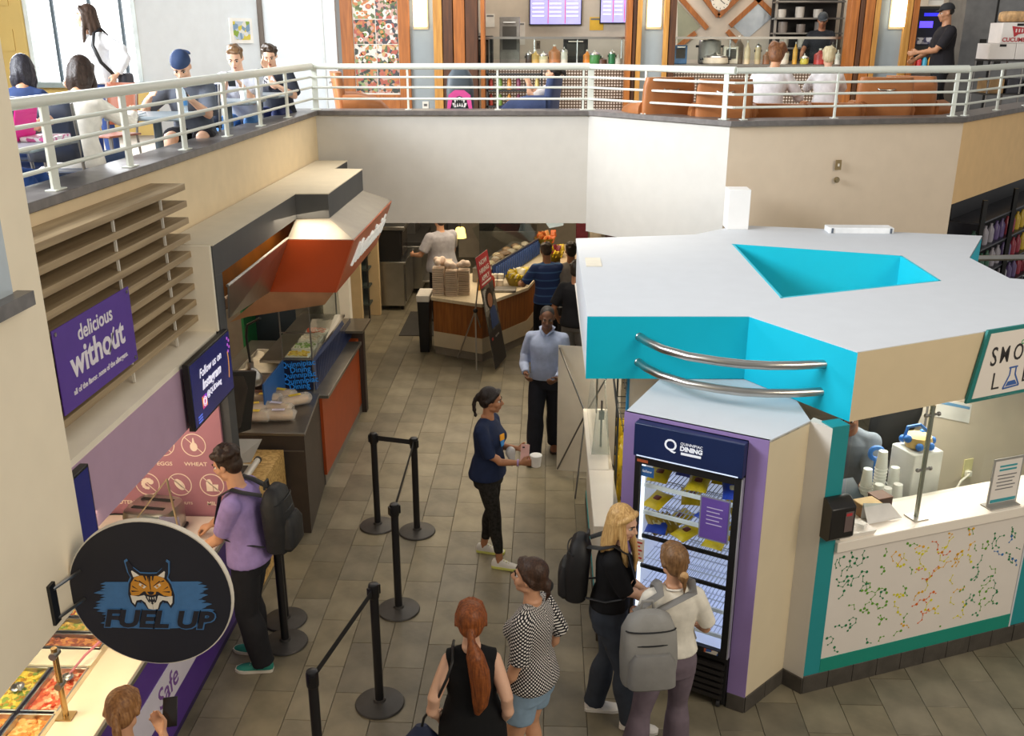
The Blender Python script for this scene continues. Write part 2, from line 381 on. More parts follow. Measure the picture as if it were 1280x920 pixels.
def legtube(mb, g, i, f0, f1, inf, rs=None, mul=1):
    Hj, K, A, fwd, sd = g.leg[i]; s = g.s; L1 = (K - Hj).length; L2 = (A - K).length
    base = [(0, .084), (.15, .083), (.3, .074), (.42, .061), (.5, .055), (.56, .053), (.66, .056), (.8, .045), (.93, .035), (1.05, .036)]
    n = 16; pts = []; rr = []
    for k in range(n + 1):
        f = f0 + (f1 - f0) * k / n
        for a, b in zip(base, base[1:]):
            if a[0] <= f <= b[0] + 1e-6: break
        r = (a[1] + (b[1] - a[1]) * (f - a[0]) / (b[0] - a[0])) * s * mul + inf
        if rs:
            for a, b in zip(rs, rs[1:]):
                if a[0] <= f <= b[0] + 1e-6: r += a[1] + (b[1] - a[1]) * (f - a[0]) / (b[0] - a[0]); break
        x = f * (L1 + L2)
        c = Hj + (K - Hj) * (x / L1) if x < L1 else K + (A - K) * ((x - L1) / L2)
        if .12 < f < .8:  # calf sits behind the bone line
            c = c - fwd * (.012 * s * math.exp(-((f - .66) / .1) ** 2))
        pts.append(c); rr.append(r)
    mb.tube(pts, rr, 16)
def hand(mb, Wr, d, palm, sd, s, curl=.5, thumb=.6):
    """palm, four separate fingers and a thumb; d points along the hand, palm is the way the palm faces"""
    d = d.normalized(); n = (palm - d * palm.dot(d)).normalized(); x = d.cross(n) * sd   # x points to the thumb side
    q = lambda a, b, c: Wr + (x * a + d * b + n * c) * s
    rings = []
    for b, wd, th in ((-.02, .024, .019), (.01, .028, .017), (.04, .037, .015), (.075, .041, .013), (.09, .038, .011)):
        rings.append([q(wd * math.cos(2 * PI * j / 12), b, th * math.sin(2 * PI * j / 12)) for j in range(12)])
    mb.loft(rings)
    for k, (a, L) in enumerate(((.030, .070), (.010, .079), (-.011, .073), (-.031, .057))):
        p = V((a, .084 - abs(k - 1.2) * .004, 0)); ang = curl * .35; pts = [p.copy()]
        for j, fr in enumerate((.45, .31, .24)):
            ang += curl * (.35, .75, .6)[j] + k * .03
            p = p + V(((a * .12 if j == 0 else 0), math.cos(ang), math.sin(ang))) * L * fr; pts.append(p.copy())
        mb.tube([q(*t) for t in [V((a * .95, .06, 0))] + pts], [.0095 * s, .0095 * s, .0088 * s, .008 * s, .0062 * s], 8)
    t0 = V((.022, .018, .006)); t1 = V((.046, .045, .014 + .012 * thumb)); t2 = V((.052 - .012 * thumb, .072, .024 + .02 * thumb)); t3 = V((.048 - .02 * thumb, .095, .032 + .024 * thumb))
    mb.tube([q(*t) for t in (t0, t1, t2, t3)], [.015 * s, .0125 * s, .0105 * s, .008 * s], 8)
def head(mb, g):
    c, R, s = g.Hc, g.Rh, g.s * .97
    q = lambda x, y, z: c + R @ V((x, y, z)) * s
    fm = g.sex == 'f'
    mb.ball(q(0, -.014, .034), (.076 * s, .096 * s, .087 * s), 20, 14, R)
    mb.ball(q(0, .024, -.022), (.061 * s, .066 * s, .072 * s), 18, 12, R)
    mb.ball(q(0, .034, -.062), (.048 * s, .05 * s, .05 * s), 16, 10, R)
    mb.ball(q(0, .064, -.094), (.02 * s if fm else .024 * s, .02 * s, .019 * s), 10, 8)
    for sd in (-1, 1):
        mb.ball(q(sd * .038, .052, -.024), (.026 * s, .03 * s, .028 * s), 10, 8)
        mb.ball(q(sd * .044, .014, -.065), (.02 * s, .03 * s, .022 * s), 10, 8)
        mb.ball(q(sd * .077, -.006, -.004), (.011 * s, .021 * s, .031 * s), 10, 8, R @ Matrix.Rotation(sd * .35, 3, 'Z'))
        mb.ball(q(sd * .012, .096, -.032), .0105 * s, 8, 6)
        mb.tube([q(sd * .010, .083, .027), q(sd * .042, .07, .029)], [.011 * s, .009 * s], 8)
    mb.tube([q(0, .083, .02), q(0, .098, -.004), q(0, .116, -.027)], [.009 * s, .011 * s, .0125 * s], 8)
    mb.tube([q(-.021, .082, -.055), q(0, .091, -.053), q(.021, .082, -.055)], [.006 * s, .009 * s, .006 * s], 8)
    mb.tube([q(-.018, .081, -.066), q(0, .089, -.067), q(.018, .081, -.066)], [.007 * s, .010 * s, .007 * s], 8)
    mb.tube([g.N - g.Rc @ V((0, 0, .05 * s)), g.N + (q(0, -.02, -.05) - g.N) * .5, q(0, -.018, -.03)], [(.057 if fm else .066) * s, (.048 if fm else .058) * s, (.048 if fm else .056) * s], 16)
    return q
def human(label, loc, face, h, sex, pose, skin='#c98f6b', hair=None, top=None, bottom=None, shoes=None, vox=.009, group=None, hands=None, brow='#3a2a20', iris='#2a1a10', face_on=True, lip='#a8604e'):
    root = T('person', label, 'person', loc, math.radians(face), group)
    g = rig(h, sex, pose); s = g.s; hands = hands or {}
    mb = MB(); bulk = pose.get('bulk', 1); bulk = bulk if bulk > 1 else 1
    torso(mb, g, -.13, .515, -.004, bulk=bulk)
    q = head(mb, g)
    for i in (0, 1):
        armtube(mb, g, i, 0, 1, 0); legtube(mb, g, i, 0, 1.0, -.002)
        S, E_, Wr, sd = g.arm[i]; k = 'lr'[i]; hd = hands.get(k, {})
        d = V(hd['d']) if 'd' in hd else (Wr - E_); pm = V(hd['p']) if 'p' in hd else V((-sd, .25, 0))
        hand(mb, Wr, d, pm, sd, s * (.94 if sex == 'f' else 1.02), hd.get('curl', .45), hd.get('thumb', .5))
        Hj, K, A, fwd, sd = g.leg[i]
        mb.tube([A + V((0, 0, .01)), A - V((0, 0, .045 * s)) - fwd * .015, A + fwd * .1 * s - V((0, 0, .06 * s)), A + fwd * .17 * s - V((0, 0, .068 * s))], [.034 * s, .035 * s, .027 * s, .014 * s], 10)
    body = remesh(mb, vox, 2)
    ms = M_(skin, .5, var=.05, scale=9, bump=.04, bscale=60); ml = M_(hands.get('lip', lip), .42, var=.05)
    lc = q(0, .088, -.060); Ri = g.Rh.transposed()
    body.m = []
    for f in body.f:
        c = sum((body.v[i] for i in f), V()) / len(f); dl = Ri @ (c - lc)
        body.m.append(1 if (abs(dl.x) < .021 * s and abs(dl.z) < .0105 * s * (1 - (dl.x / (.024 * s)) ** 2) and abs(dl.y) < .02) else 0)
    part('body', body, [ms, ml], root, local=True, smooth=180)
    if face_on:
        for sd in (-1, 1):
            e = MB(); e.ball(q(sd * .030, .0705, .006), (.0145 * s, .0145 * s, .0088 * s), 12, 8, g.Rh)
            e.mi = 1; e.ball(q(sd * .030, .0795, .006), (.0078 * s, .0078 * s, .0078 * s), 10, 6, g.Rh)
            e.mi = 2; e.tube([q(sd * .016, .079, .012), q(sd * .03, .084, .0155), q(sd * .044, .077, .011)], .0026 * s, 6)
            part('eye', e, [M_('#e6e0d8', .25, var=.01), M_(iris, .2, var=.02), M_('#1a1210', .6, var=.02)], root, local=True)
            b = MB(); b.tube([q(sd * .013, .092, .027), q(sd * .03, .0895, .034), q(sd * .048, .077, .029)], [.004 * s, .0048 * s, .0028 * s], 6)
            part('eyebrow', b, M_(brow, .8, var=.1), root, local=True)
    if hair: do_hair(root, g, q, hair, vox)
    if top: do_top(root, g, top, vox, bulk)
    if bottom: do_bottom(root, g, bottom, vox, bulk)
    if shoes: do_shoes(root, g, shoes)
    root_fig[root.name] = (g, q)
    return root
root_fig = {}
def do_hair(root, g, q, hd, vox):
    s = g.s * .97; R = g.Rh; k = hd['kind']; mb = MB()
    m = M_(hd['c'], .48, kind='hair', h2=hd.get('c2'), bump=.25, bscale=90, spec=.4)
    rnd = random.Random(hash(root['label']) % 1000 if False else len(root['label']))
    if k != 'cap':
        big = hd.get('vol', 1)
        mb.ball(q(0, -.024, .046), (.083 * s * big, .094 * s * big, .087 * s * big), 18, 12, R)
        mb.ball(q(0, -.05, -.002), (.074 * s * big, .064 * s * big, .078 * s * big), 16, 10, R)
        for sd in (-1, 1): mb.ball(q(sd * .058, -.012, .03), (.026 * s, .05 * s, .05 * s), 12, 8, R)
    if k == 'crop': mb = MB(); mb.ball(q(0, -.022, .042), (.0795 * s, .094 * s, .086 * s), 18, 12, R); mb.ball(q(0, -.045, .0), (.073 * s, .064 * s, .072 * s), 16, 10, R)
    if k in ('short', 'curly'):
        for i in range(34 if k == 'curly' else 22):
            a = rnd.uniform(0, 2 * PI); b = rnd.uniform(.15, 1.25)
            p = (.082 * math.cos(a) * math.cos(b), -.02 + .09 * math.sin(a) * math.cos(b), .05 + .088 * math.sin(b))
            if p[1] > .03 and p[2] < .085: continue
            r = rnd.uniform(.016, .026) * (1.2 if k == 'curly' else .9) * hd.get('vol', 1) ** 2; p = tuple(c_ * hd.get('vol', 1) for c_ in p)
            mb.ball(q(*p), (r * s, r * s * 1.1, r * s * .9), 8, 6, R)
        for i in range(7): mb.ball(q(-.05 + i * .0167, .052 + .012 * math.sin(i), .100), (.019 * s, .024 * s, .016 * s), 8, 6, R)
    if k in ('tail', 'bun', 'long', 'half', 'braid'):
        for sd in (-1, 1): mb.tube([q(0, .066, .104), q(sd * .05, .05, .083), q(sd * .074, .008, .035), q(sd * .07, -.04, -.01)], [.017 * s, .023 * s, .022 * s, .028 * s], 8)
    if 'tail' in hd or k in ('tail', 'braid'):
        tl = hd['tail']; mb.tube([q(*p[:3]) for p in tl], [(p[3] * s, p[3] * s * .8) for p in tl], 10)
        if k == 'braid':
            for a, b in zip(tl, tl[1:]):
                mb.ball((q(*a[:3]) + q(*b[:3])) / 2, (a[3] + .004) * s, 8, 6)
    if k == 'bun':
        c = hd.get('bun', (0, -.115, .0)); r = hd.get('br', .042)
        mb.ball(q(*c), (r * s, r * .85 * s, r * s), 12, 8)
        for i in range(6):
            a = i * 1.05; mb.ball(q(c[0] + r * .6 * math.cos(a), c[1] - .01, c[2] + r * .6 * math.sin(a)), r * .5 * s, 8, 6)
        mb.tube([q(c[0], c[1], c[2]), q(c[0] + .01, c[1] - .01, c[2] - .06), q(c[0] + .02, c[1] + .01, c[2] - .13)], [.02 * s, .016 * s, .005 * s], 8)
    if k == 'long':
        L = hd.get('len', .32); w = hd.get('w', 1)
        zr = V((0, 0, 1)); 
        for sd in (-1, 1):
            for a, b, r0 in ((.062, .02, .026), (.068, -.02, .03), (.05, -.062, .036), (.018, -.082, .036)):
                top = q(sd * a, b, .02); pts = [q(sd * a * .8, b * .9 - .01, .075), top]
                rr = [r0 * .8 * s, r0 * s]
                for j in range(1, 5):
                    f = j / 4; wob = .012 * math.sin(j * 1.9 + a * 60 + sd)
                    off = g.Rh @ V((sd * (.014 * f * w + wob * .6), -.02 * f + (hd.get('fwd', 0) * f if b > 0 else 0) + wob * .4, 0))
                    pts.append(top + off - zr * (L * f * s) + g.Rc @ V((0, -.03 * sm(f * 1.6), 0)) * s * (1 if b < 0.01 else -.6)); rr.append(r0 * s * (1.05, 1.0, .8, .35)[j - 1])
                mb.tube(pts, rr, 10)
    if k == 'cap': # cap worn backwards: only a fringe of hair shows
        mb.ball(q(0, -.03, .02), (.079 * s, .088 * s, .062 * s), 16, 10, R)
    hm = remesh(mb, max(vox * .9, .008), 3)
    part('hair', hm, m, root, local=True, smooth=180)
    if 'tie' in hd:
        t = hd['tie']; o = MB(); o.ball(q(*t[:3]), (t[3] * s, t[3] * .6 * s, t[3] * s), 10, 8); part('hair_tie', o, M_(t[4] if len(t) > 4 else '#111111', .7), root, local=True)
    if 'cap' in hd:
        o = MB(); cr = hd.get('crown', 1)
        rings = []
        for i in range(9):
            a = i / 8 * PI / 2 * .98
            rings.append([q(.088 * math.cos(t) * math.cos(a) ** .8, -.016 + .108 * math.sin(t) * math.cos(a) ** .8, .045 + .098 * cr * math.sin(a)) for t in [2 * PI * j / 24 for j in range(24)]])
        o.loft(rings); part('cap_crown', o, M_(hd['cap'], .8, bump=.1, bscale=120), root, local=True)
        yb = hd.get('brim', 1)   # +1 brim to the front, -1 worn backwards
        o = MB(); up = []; dn = []
        for j in range(13):
            a = PI * j / 12; x, y = .08 * math.cos(a), .085 + .075 * math.sin(a)
            up.append((x, y * yb - .016, .058 - .02 * math.sin(a) + .01 * (1 - abs(math.cos(a)))))
        o.loft([[q(x, y, z - .006) for x, y, z in up], [q(x, y, z) for x, y, z in up]]); part('cap_brim', o, M_(hd['cap'], .8, bump=.1, bscale=120), root, local=True)
def fabric(c, **k):
    d = dict(rough=.85, var=.07, scale=14, bump=.22, bscale=9, spec=.25); d.update(k); return M_(c, **d)
def do_top(root, g, tp, vox, bulk):
    s = g.s; mb = MB(); inf = tp.get('inf', .012); hem = tp.get('hem', -.1); nk = tp.get('neck', .478)
    torso(mb, g, hem, nk, inf, tp.get('flare', .012), bulk=bulk, belly=tp.get('belly', 0))
    sl = tp.get('sleeve', .42); sw = tp.get('sw', .016)
    for i in (0, 1):
        if sl > 0:
            n = 6; armtube(mb, g, i, 0, sl, sw if sl < .6 else sw * .8)
        else: mb.tube([g.at(.40) + g.Rc @ V((g.arm[i][3] * .1, 0, 0)) * s, g.at(.445) + g.Rc @ V((g.arm[i][3] * .085, -.008, 0)) * s], [.05 * s, .03 * s], 10)
    mat = tp.get('mat') or fabric(tp['c'])
    m = remesh(mb, max(vox * 1.1, .009), 2)
    part(tp.get('name', 'shirt'), m, mat, root, local=True, smooth=180)
    if tp.get('collar'):
        o = MB(); c = g.at(.487); 
        for sd in (-1, 1):
            o.tube([c + g.Rc @ V((sd * .012, .075, -.03)) * s, c + g.Rc @ V((sd * .055, .05, .012)) * s, c + g.Rc @ V((sd * .07, -.01, .03)) * s, c + g.Rc @ V((sd * .03, -.065, .035)) * s], [(.008, .018), (.008, .022), (.008, .022), (.008, .02)], 8, up=(0, 0, 1))
        part('collar', o, mat, root, local=True)
    if tp.get('trim'):
        o = MB(); c = g.at(nk - .004); o2 = [c + g.Rc @ V((.066 * math.cos(a) * s, (.066 * math.sin(a) - .006) * s, .012 * s - .014 * math.sin(a))) for a in [2 * PI * j / 20 for j in range(21)]]
        o.tube(o2, .007, 8); part('neckband', o, M_(tp['trim'], .8), root, local=True)
def do_bottom(root, g, bt, vox, bulk):
    k = bt['kind']; mb = MB(); s = g.s
    wst = bt.get('waist', .09)
    inf = {'legging': .004, 'flare': .006, 'pants': .014, 'shorts': .014, 'jeans': .009}[k] + bt.get('inf', 0)
    torso(mb, g, -.145, wst, inf, 0, False, bulk)
    for i in (0, 1):
        if k == 'legging': legtube(mb, g, i, 0, bt.get('end', .93), .004)
        elif k == 'flare': legtube(mb, g, i, 0, 1.03, .006, [(0, 0), (.5, .004), (.75, .03), (1.05, bt.get('fl', .075))])
        elif k == 'pants': legtube(mb, g, i, 0, 1.03, .012, [(0, .0), (.5, .018), (.8, .034), (1.05, .036)], 1 + (bulk - 1) * .6)
        elif k == 'jeans': legtube(mb, g, i, 0, 1.0, .008, [(0, .0), (.5, .006), (.8, .02), (1.05, .026)])
        else: legtube(mb, g, i, 0, bt.get('end', .34), .014, [(0, 0), (.5, .02)])
    mb.ball(g.P - g.Rp @ V((0, 0, .115)) * s, (.08 * s, .085 * s, .06 * s), 12, 8)
    m = remesh(mb, max(vox * 1.15, .010), 2)
    part({'legging': 'leggings', 'shorts': 'shorts', 'jeans': 'jeans'}.get(k, 'trousers'), m, bt.get('mat') or fabric(bt['c']), root, local=True, smooth=180)
    if bt.get('belt'):
        o = MB(); t = wst - .02; 
        rg = lambda e, tt: ring(g.at(tt), g.Rt(tt), .158 * s * bulk + e, .122 * s * bulk + e)
        o.loft([rg(.018, t - .02), rg(.018, t + .02)]); part('belt', o, M_(bt['belt'], .5), root, local=True)
def do_shoes(root, g, sh):
    for i in (0, 1):
        Hj, K, A, fwd, sd = g.leg[i]; s = g.s; base = A - V((0, 0, .085 * s)); lat = fwd.cross(V((0, 0, 1)))
        q = lambda x, y, z: base + lat * (x * s) + fwd * (y * s) + V((0, 0, z * s))
        up = MB(); rings = []
        for y, wd, hz in ((-.07, .024, .062), (-.055, .034, .088), (-.02, .038, .098), (.03, .04, .088), (.08, .045, .062), (.13, .047, .048), (.165, .04, .04), (.19, .022, .03)):
            rings.append([q(wd * math.cos(a) * (1 if math.sin(a) < 0 else .96), y, .018 + (hz - .018) * max(math.sin(a), -.05) if math.sin(a) > 0 else .016) for a in [2 * PI * j / 16 for j in range(16)]])
        up.loft(rings); o = part('shoe', up, M_(sh['c'], .6, var=.06, bump=.1, bscale=80), root, local=True, smooth=60)
        so = MB(); pts = [(.026, -.07), (.036, -.055), (.04, 0), (.046, .08), (.05, .13), (.042, .17), (.02, .198)]
        pl = [(a, b) for a, b in pts] + [(-a, b) for a, b in reversed(pts)]
        so.loft([[q(a, b, .001) for a, b in reversed(pl)], [q(a * 1.03, b, .024) for a, b in reversed(pl)]]); part('sole', so, M_(sh.get('sole', '#e8e4da'), .6), o if False else root, local=True)
        if sh.get('laces', True):
            la = MB()
            for j in range(3): la.tube([q(-.018, .045 + j * .022, .079 - j * .012), q(.018, .045 + j * .022, .079 - j * .012)], .004 * s, 6)
            part('laces', la, M_(sh.get('lc', '#e8e8e8'), .8), root, local=True)
# ------------------------------------------------------------------ the setting
WALL = M_('#e6dccb', .8, var=.015); BEIGE = M_('#e8d3ae', .8, var=.02); WHITEW = M_('#cecbc5', .8, var=.015)
PIER = M_('#f6e9d0', .8, var=.012); LEDGE = M_('#6f6a68', .35, var=.12, scale=14)
TEAL = M_('#0fa9b8', .5, var=.01); TEALD = M_('#1c8a90', .5, var=.02); CYAN = M_('#17b9cd', .5, var=.01)
RAIL = M_('#dfe3da', .4, var=.01)
STEEL = M_('#b9b7b2', .28, 1, var=.05, scale=5); STEELD = M_('#8d8a86', .35, .9, var=.06)
BLACK = M_('#141416', .45, var=.1); DARK = M_('#2a2826', .6, var=.1)
ZU = 3.2                                              # upper floor level

# floor: grout bed and individual slate tiles 0.305 x 0.61 in a running bond
fl = MB(); fl.b2((-7, 0.5, -.06), (9, 26, -.008)); floor = struct('floor', fl, M_('#696254', .8, var=.06))
tm = M_('#7d7562', .40, var=.17, scale=3.2, bump=.12, bscale=14, rnd=.42, spec=.45)
t0 = MB(); t0.box((0, 0, -.005), (.3015, .6065, .01)); tile_me = None
TW, TL, X0 = .305, .61, .02
def seen(x, y): # floor the photograph shows
    if y < 4.3 or y > 16.5: return False
    if -2.55 < x < .45 and y < 9.6: return abs(x + .2) < y * .57 + .4
    if -2.6 < x < .2 and 9.6 <= y < 15.6: return not (x > -1.6 and y > 13.9)
    if y < 7.2 and x >= .45: return (y < 6.05 if x < 1.9 else y < 5.9 + (x - 1.9) * .42) and x < y * .56
    return False
todo = []
for i in range(-12, 18):
    for j in range(4, 28):
        x = X0 + (i + .5) * TW; y = (j + .5) * TL + (.5 * TL if i % 2 else 0)
        if seen(x, y): todo.append((y * y + x * x, x, y))
todo.sort()
rest = MB(); first = None; rr = random.Random(3)
for k, (d, x, y) in enumerate(todo):
    if k < 296:
        if first is None:
            first = o = mesh_obj('tile', t0, tm); bevel(o, .002, 1)
        else:
            o = first.copy(); COL.objects.link(o)
        o.parent = floor; o.location = (x, y, rr.uniform(-.0006, .0006))
    else: rest.box((x, y, -.005), (.300, .604, .01))
for i in range(-24, 30):      # the floor goes on beyond what the frame shows
    for j in range(1, 42):
        x = X0 + (i + .5) * TW; y = (j + .5) * TL + (.5 * TL if i % 2 else 0)
        if not seen(x, y): rest.box((x, y, -.005), (.300, .604, .01))
o = mesh_obj('tile_field', rest, M_('#7d7562', .40, var=.17, scale=3.2, bump=.12, bscale=14, spec=.4)); o.parent = floor; o['kind'] = 'stuff'

# left pier, close to the camera, with a small opening and its sill
p = MB(); p.b2((-3.6, .8, 2.0), (-2.2, 3.98, 7.5)); pier = struct('wall_pier', p, PIER)
p = MB(); p.b2((-2.21, 2.4, 3.55), (-2.19, 3.74, 4.6)); o = mesh_obj('pane', p, M_('#b9c4cc', .2, var=.03)); o.parent = pier
p = MB(); p.b2((-2.22, 2.3, 3.49), (-2.13, 3.79, 3.55)); o = mesh_obj('sill', p, LEDGE); o.parent = pier

# left wall under the balcony and its stone ledge
p = MB(); p.b2((-3.05, 3.98, 2.42), (-2.85, 12.2, 3.65)); struct('wall_left', p, BEIGE)
p = MB(); p.prism([(-3.16, 3.98), (-2.82, 3.98), (-2.82, 11.98), (.5, 12.08), (1.96, 10.6), (4.7, 11.25), (6.6, 13.5), (6.9, 13.3), (6.9, 13.9), (6.5, 13.95), (4.55, 11.6), (2.05, 11.0), (.62, 12.42), (-3.16, 12.32)], 3.63, 3.69)
struct('trim_ledge', p, LEDGE, .006)
# back bulkhead: straight run, then three facets to the right
def wallseg(name, a, b, z0, z1, th, m):
    a, b = V((a[0], a[1])), V((b[0], b[1])); d = (b - a).normalized(); n = V((-d.y, d.x)) * th
    q = MB(); q.prism([a, b, b + n, a + n], z0, z1); return struct(name, q, m)
wallseg('wall_back', (-2.85, 12.02), (.5, 12.12), 2.3, 3.64, .25, WHITEW)
wallseg('wall_back_2', (.5, 12.12), (1.96, 10.66), 2.2, 3.64, .25, WHITEW)
wallseg('wall_back_3', (1.96, 10.66), (4.7, 11.3), 2.2, 3.64, .25, M_('#d9c7b0', .8, var=.015))
wallseg('wall_right', (4.7, 11.3), (7.2, 14.3), 2.7, 3.64, .25, M_('#f0ca94', .8, var=.02))
# ceilings over the lower level, upper floor slabs
p = MB(); p.prism([(-7.5, 3.98), (-3.05, 3.98), (-3.05, 12.3), (.6, 12.4), (2.1, 10.95), (4.5, 11.6), (7, 14.5), (9, 24), (-7.5, 24)], 2.95, 3.08)
struct('ceiling', p, M_('#cfc8bb', .85, var=.02))
p = MB(); p.prism([(-7.5, 3.98), (-3.1, 3.98), (-3.1, 12.3), (.6, 12.4), (2.1, 10.95), (4.5, 11.6), (7, 14.5), (9, 24), (-7.5, 24)], 3.1, ZU)
struct('floor_upper', p, M_('#8c8378', .7, var=.05))
# lower back walls
p = MB(); p.b2((-7.5, 23, 0), (9, 23.2, 2.95)); struct('wall_kitchen', p, M_('#b5aca0', .6, var=.05))
p = MB(); p.b2((-4.9, 4.0, 0), (-4.8, 14, 2.95)); struct('wall_service', p, M_('#b8aa98', .6, var=.05))
p = MB(); p.b2((-4.8, 12.6, 0), (-3.9, 12.7, 2.95)); struct('wall_service_2', p, M_('#a89c8e', .6, var=.05))

# ------------------------------------------------------------------ balcony railings
def railing(name, label, pts, zt=4.2, posts=(), ends=(), bars=(4.075, 3.955, 3.82)):
    r = T(name, label, 'railing', (pts[0][0], pts[0][1], 3.69), 0, 'balcony railings')
    q = MB(); q.tube([(x, y, zt) for x, y in pts], (.032, .042), 10, up=(0, 0, 1)); part('top_rail', q, RAIL, r)
    for zb in bars:
        q = MB(); q.tube([(x, y, zb) for x, y in pts], .0135, 8); part('rail', q, RAIL, r)
    d = (V(pts[1]) - V(pts[0])).normalized(); ang = math.atan2(d.y, d.x); R = Matrix.Rotation(ang, 3, 'Z')
    for x, y, wd in posts:
        q = MB(); q.box((x, y, (3.69 + zt) / 2), (wd, .018, zt - 3.69), R); q.box((x, y, 3.694), (wd + .05, .07, .008), R); part('post', q, RAIL, r, .002)
    return r
railing('railing', 'long pale railing along the left balcony, wide flat posts, above the louvres', [(-2.9, 4.0), (-2.9, 12.1)], posts=[(-2.9, 4.52 + 1.064 * i, .085) for i in range(7)])
railing('railing', 'pale railing on the straight white back balcony wall', [(-2.9, 12.1), (.5, 12.2)], posts=[(-2.86, 12.1, .07), (-1.72, 12.14, .025), (-.62, 12.17, .025), (.43, 12.2, .025), (.52, 12.2, .075)])
railing('railing', 'short pale railing on the angled balcony wall between two joints', [(.5, 12.2), (2.0, 10.74)], posts=[(1.13, 11.58, .025), (1.92, 10.82, .06)])
railing('railing', 'pale railing on the balcony wall above the brass wall switch', [(2.0, 10.74), (4.7, 11.38)], posts=[(2.12, 10.77, .025), (3.16, 11.01, .025), (4.58, 11.35, .05)])
railing('railing', 'pale railing running away at the right end of the balcony', [(4.7, 11.38), (7.0, 14.1)], posts=[(4.76, 11.45, .05), (5.5, 12.33, .06), (6.25, 13.2, .05)])
# ------------------------------------------------------------------ left side: louvres, banner, screens
CREAM = M_('#f0e6d2', .8, var=.02)  # cream lightened in colour to make up for shade on the soffit
WOODL = M_('#b09a78', .55, kind='woody', h2='#8f7a5c')
lv = T('louvre_screen', 'horizontal taupe wood louvre screen fixed to the wall under the left balcony', 'louvre', (-2.72, 5.4, 2.5))
for i in range(9):
    z = 3.55 - i * .1215
    q = MB(); q.b2((-2.85, 3.99, z - .045), (-2.6, 6.83, z)); part('slat', q, WOODL, lv, .003)
for y in (4.7, 5.65, 6.4):
    for i in range(9):
        z = 3.55 - i * .1215
        q = MB(); q.b2((-2.63, y, z - .1215), (-2.615, y + .014, z - .045)); part('spacer', q, M_('#d9d4c8', .5), lv)
bn = T('banner', 'purple vinyl banner reading delicious without, hung on the louvres', 'banner', (-2.585, 5.16, 2.6))
q = MB(); q.slab([(-2.585, 4.69, 2.615), (-2.585, 5.655, 2.615), (-2.585, 5.655, 3.09), (-2.585, 4.69, 3.09)], (1, 0, 0), .006)
part('sheet', q, M_('#5b3a9e', .45, var=.03), bn)
LT = M_('#efe9f2', .6, var=.01); U, Vv = (0, 1, 0), (0, 0, 1)
txt(bn, 'delicious', .125, (-2.578, 5.17, 2.995), U, Vv, LT, off=.002)
txt(bn, 'without', .215, (-2.578, 5.17, 2.845), U, Vv, LT, off=.005)
q = MB(); f = onp((-2.578, 5.335, 2.838), U, Vv); seg2(q, f, (-.05, -.07), (.05, .07), .016); part('slash', q, LT, bn)
txt(bn, 'all of the flavor. none of the allergens.', .046, (-2.578, 5.17, 2.70), U, Vv, LT, off=.001)
for a, b in ((4.72, 3.065), (5.62, 3.065), (5.62, 2.64)):
    q = MB(); q.tube([(-2.582, a, b), (-2.574, a, b)], .012, 10); part('grommet', q, STEEL, bn)

# soffit over the counters: pale shelf with a mauve fascia
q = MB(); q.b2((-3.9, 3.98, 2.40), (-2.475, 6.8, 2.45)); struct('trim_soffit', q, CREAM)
q = MB(); q.prism([(-2.5, 3.98), (-2.472, 3.98), (-2.472, 6.8), (-2.5, 6.8)], 1.97, 2.41); struct('trim_fascia', q, M_('#bb9cb4', .6, var=.02))
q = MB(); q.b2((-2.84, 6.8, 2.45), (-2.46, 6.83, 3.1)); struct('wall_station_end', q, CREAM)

def screen(name, label, cat, y0, y1, z0, z1, x=-2.40, th=.045):
    r = T(name, label, cat, (x - th, (y0 + y1) / 2, z0))
    q = MB(); q.b2((x - th, y0, z0), (x, y1, z1)); part('housing', q, BLACK, r, .004)
    q = MB(); q.b2((x, y0 + .015, z0 + .018), (x + .002, y1 - .015, z1 - .015)); part('screen', q, M_('#1b1f55', .25, var=.15, scale=2, emit=.55), r)
    q = MB(); q.b2((x - th - .06, y0 + .3, z0 + .15), (x - th, y1 - .3, z1 - .15)); part('wall_bracket', q, BLACK, r)
    return r
tv = screen('television', 'wall screen showing a navy follow us message, on the mauve fascia', 'television', 6.0, 6.86, 1.97, 2.455)
TW_ = M_('#e9e6f6', .5, emit=.7); x = -2.397
txt(tv, 'Follow us on', .088, (x, 6.40, 2.325), U, (0, .0, 1), TW_, shear=.25)
txt(tv, 'Instagram', .10, (x, 6.40, 2.232), U, (0, 0, 1), TW_, shear=.25, off=.002)
txt(tv, '@QUDining', .06, (x, 6.43, 2.14), U, (0, 0, 1), TW_)
f = onp((x, 6.22, 2.115), U, Vv)
q = MB(); flat(q, f, [(-.045, -.045), (.045, -.045), (.045, .045), (-.045, .045)]); part('app_icon', q, M_('#c8358a', .5, kind='cells', scale=12, h2='#8a3ac9,#d6307a,#f09433,#c13584', emit=.5), tv)
q = MB(); ringshape(q, f, (0, 0), .024, .006, 16, .004); ringshape(q, f, (0, 0), .036, .004, 16, .004); flat(q, f, circ((.022, .022), .004, 8), 0, .004); part('app_icon_mark', q, TW_, tv)
f = onp((x, 6.43, 2.2), U, Vv)
q = MB(); [seg2(q, f, (.33 + .02 * math.sin(i * .5), -.1 + i * .04), (.33 + .02 * math.sin((i + 1) * .5), -.06 + i * .04), .008) for i in range(5)]; part('flourish', q, M_('#e8a33c', .5, emit=.6), tv)
q = MB(); [flat(q, f, circ((.36 + .03 * (i % 2), .1 + i * .025), .012, 8)) for i in range(5)]; part('flower_mark', q, M_('#b55ac8', .5, emit=.6), tv)
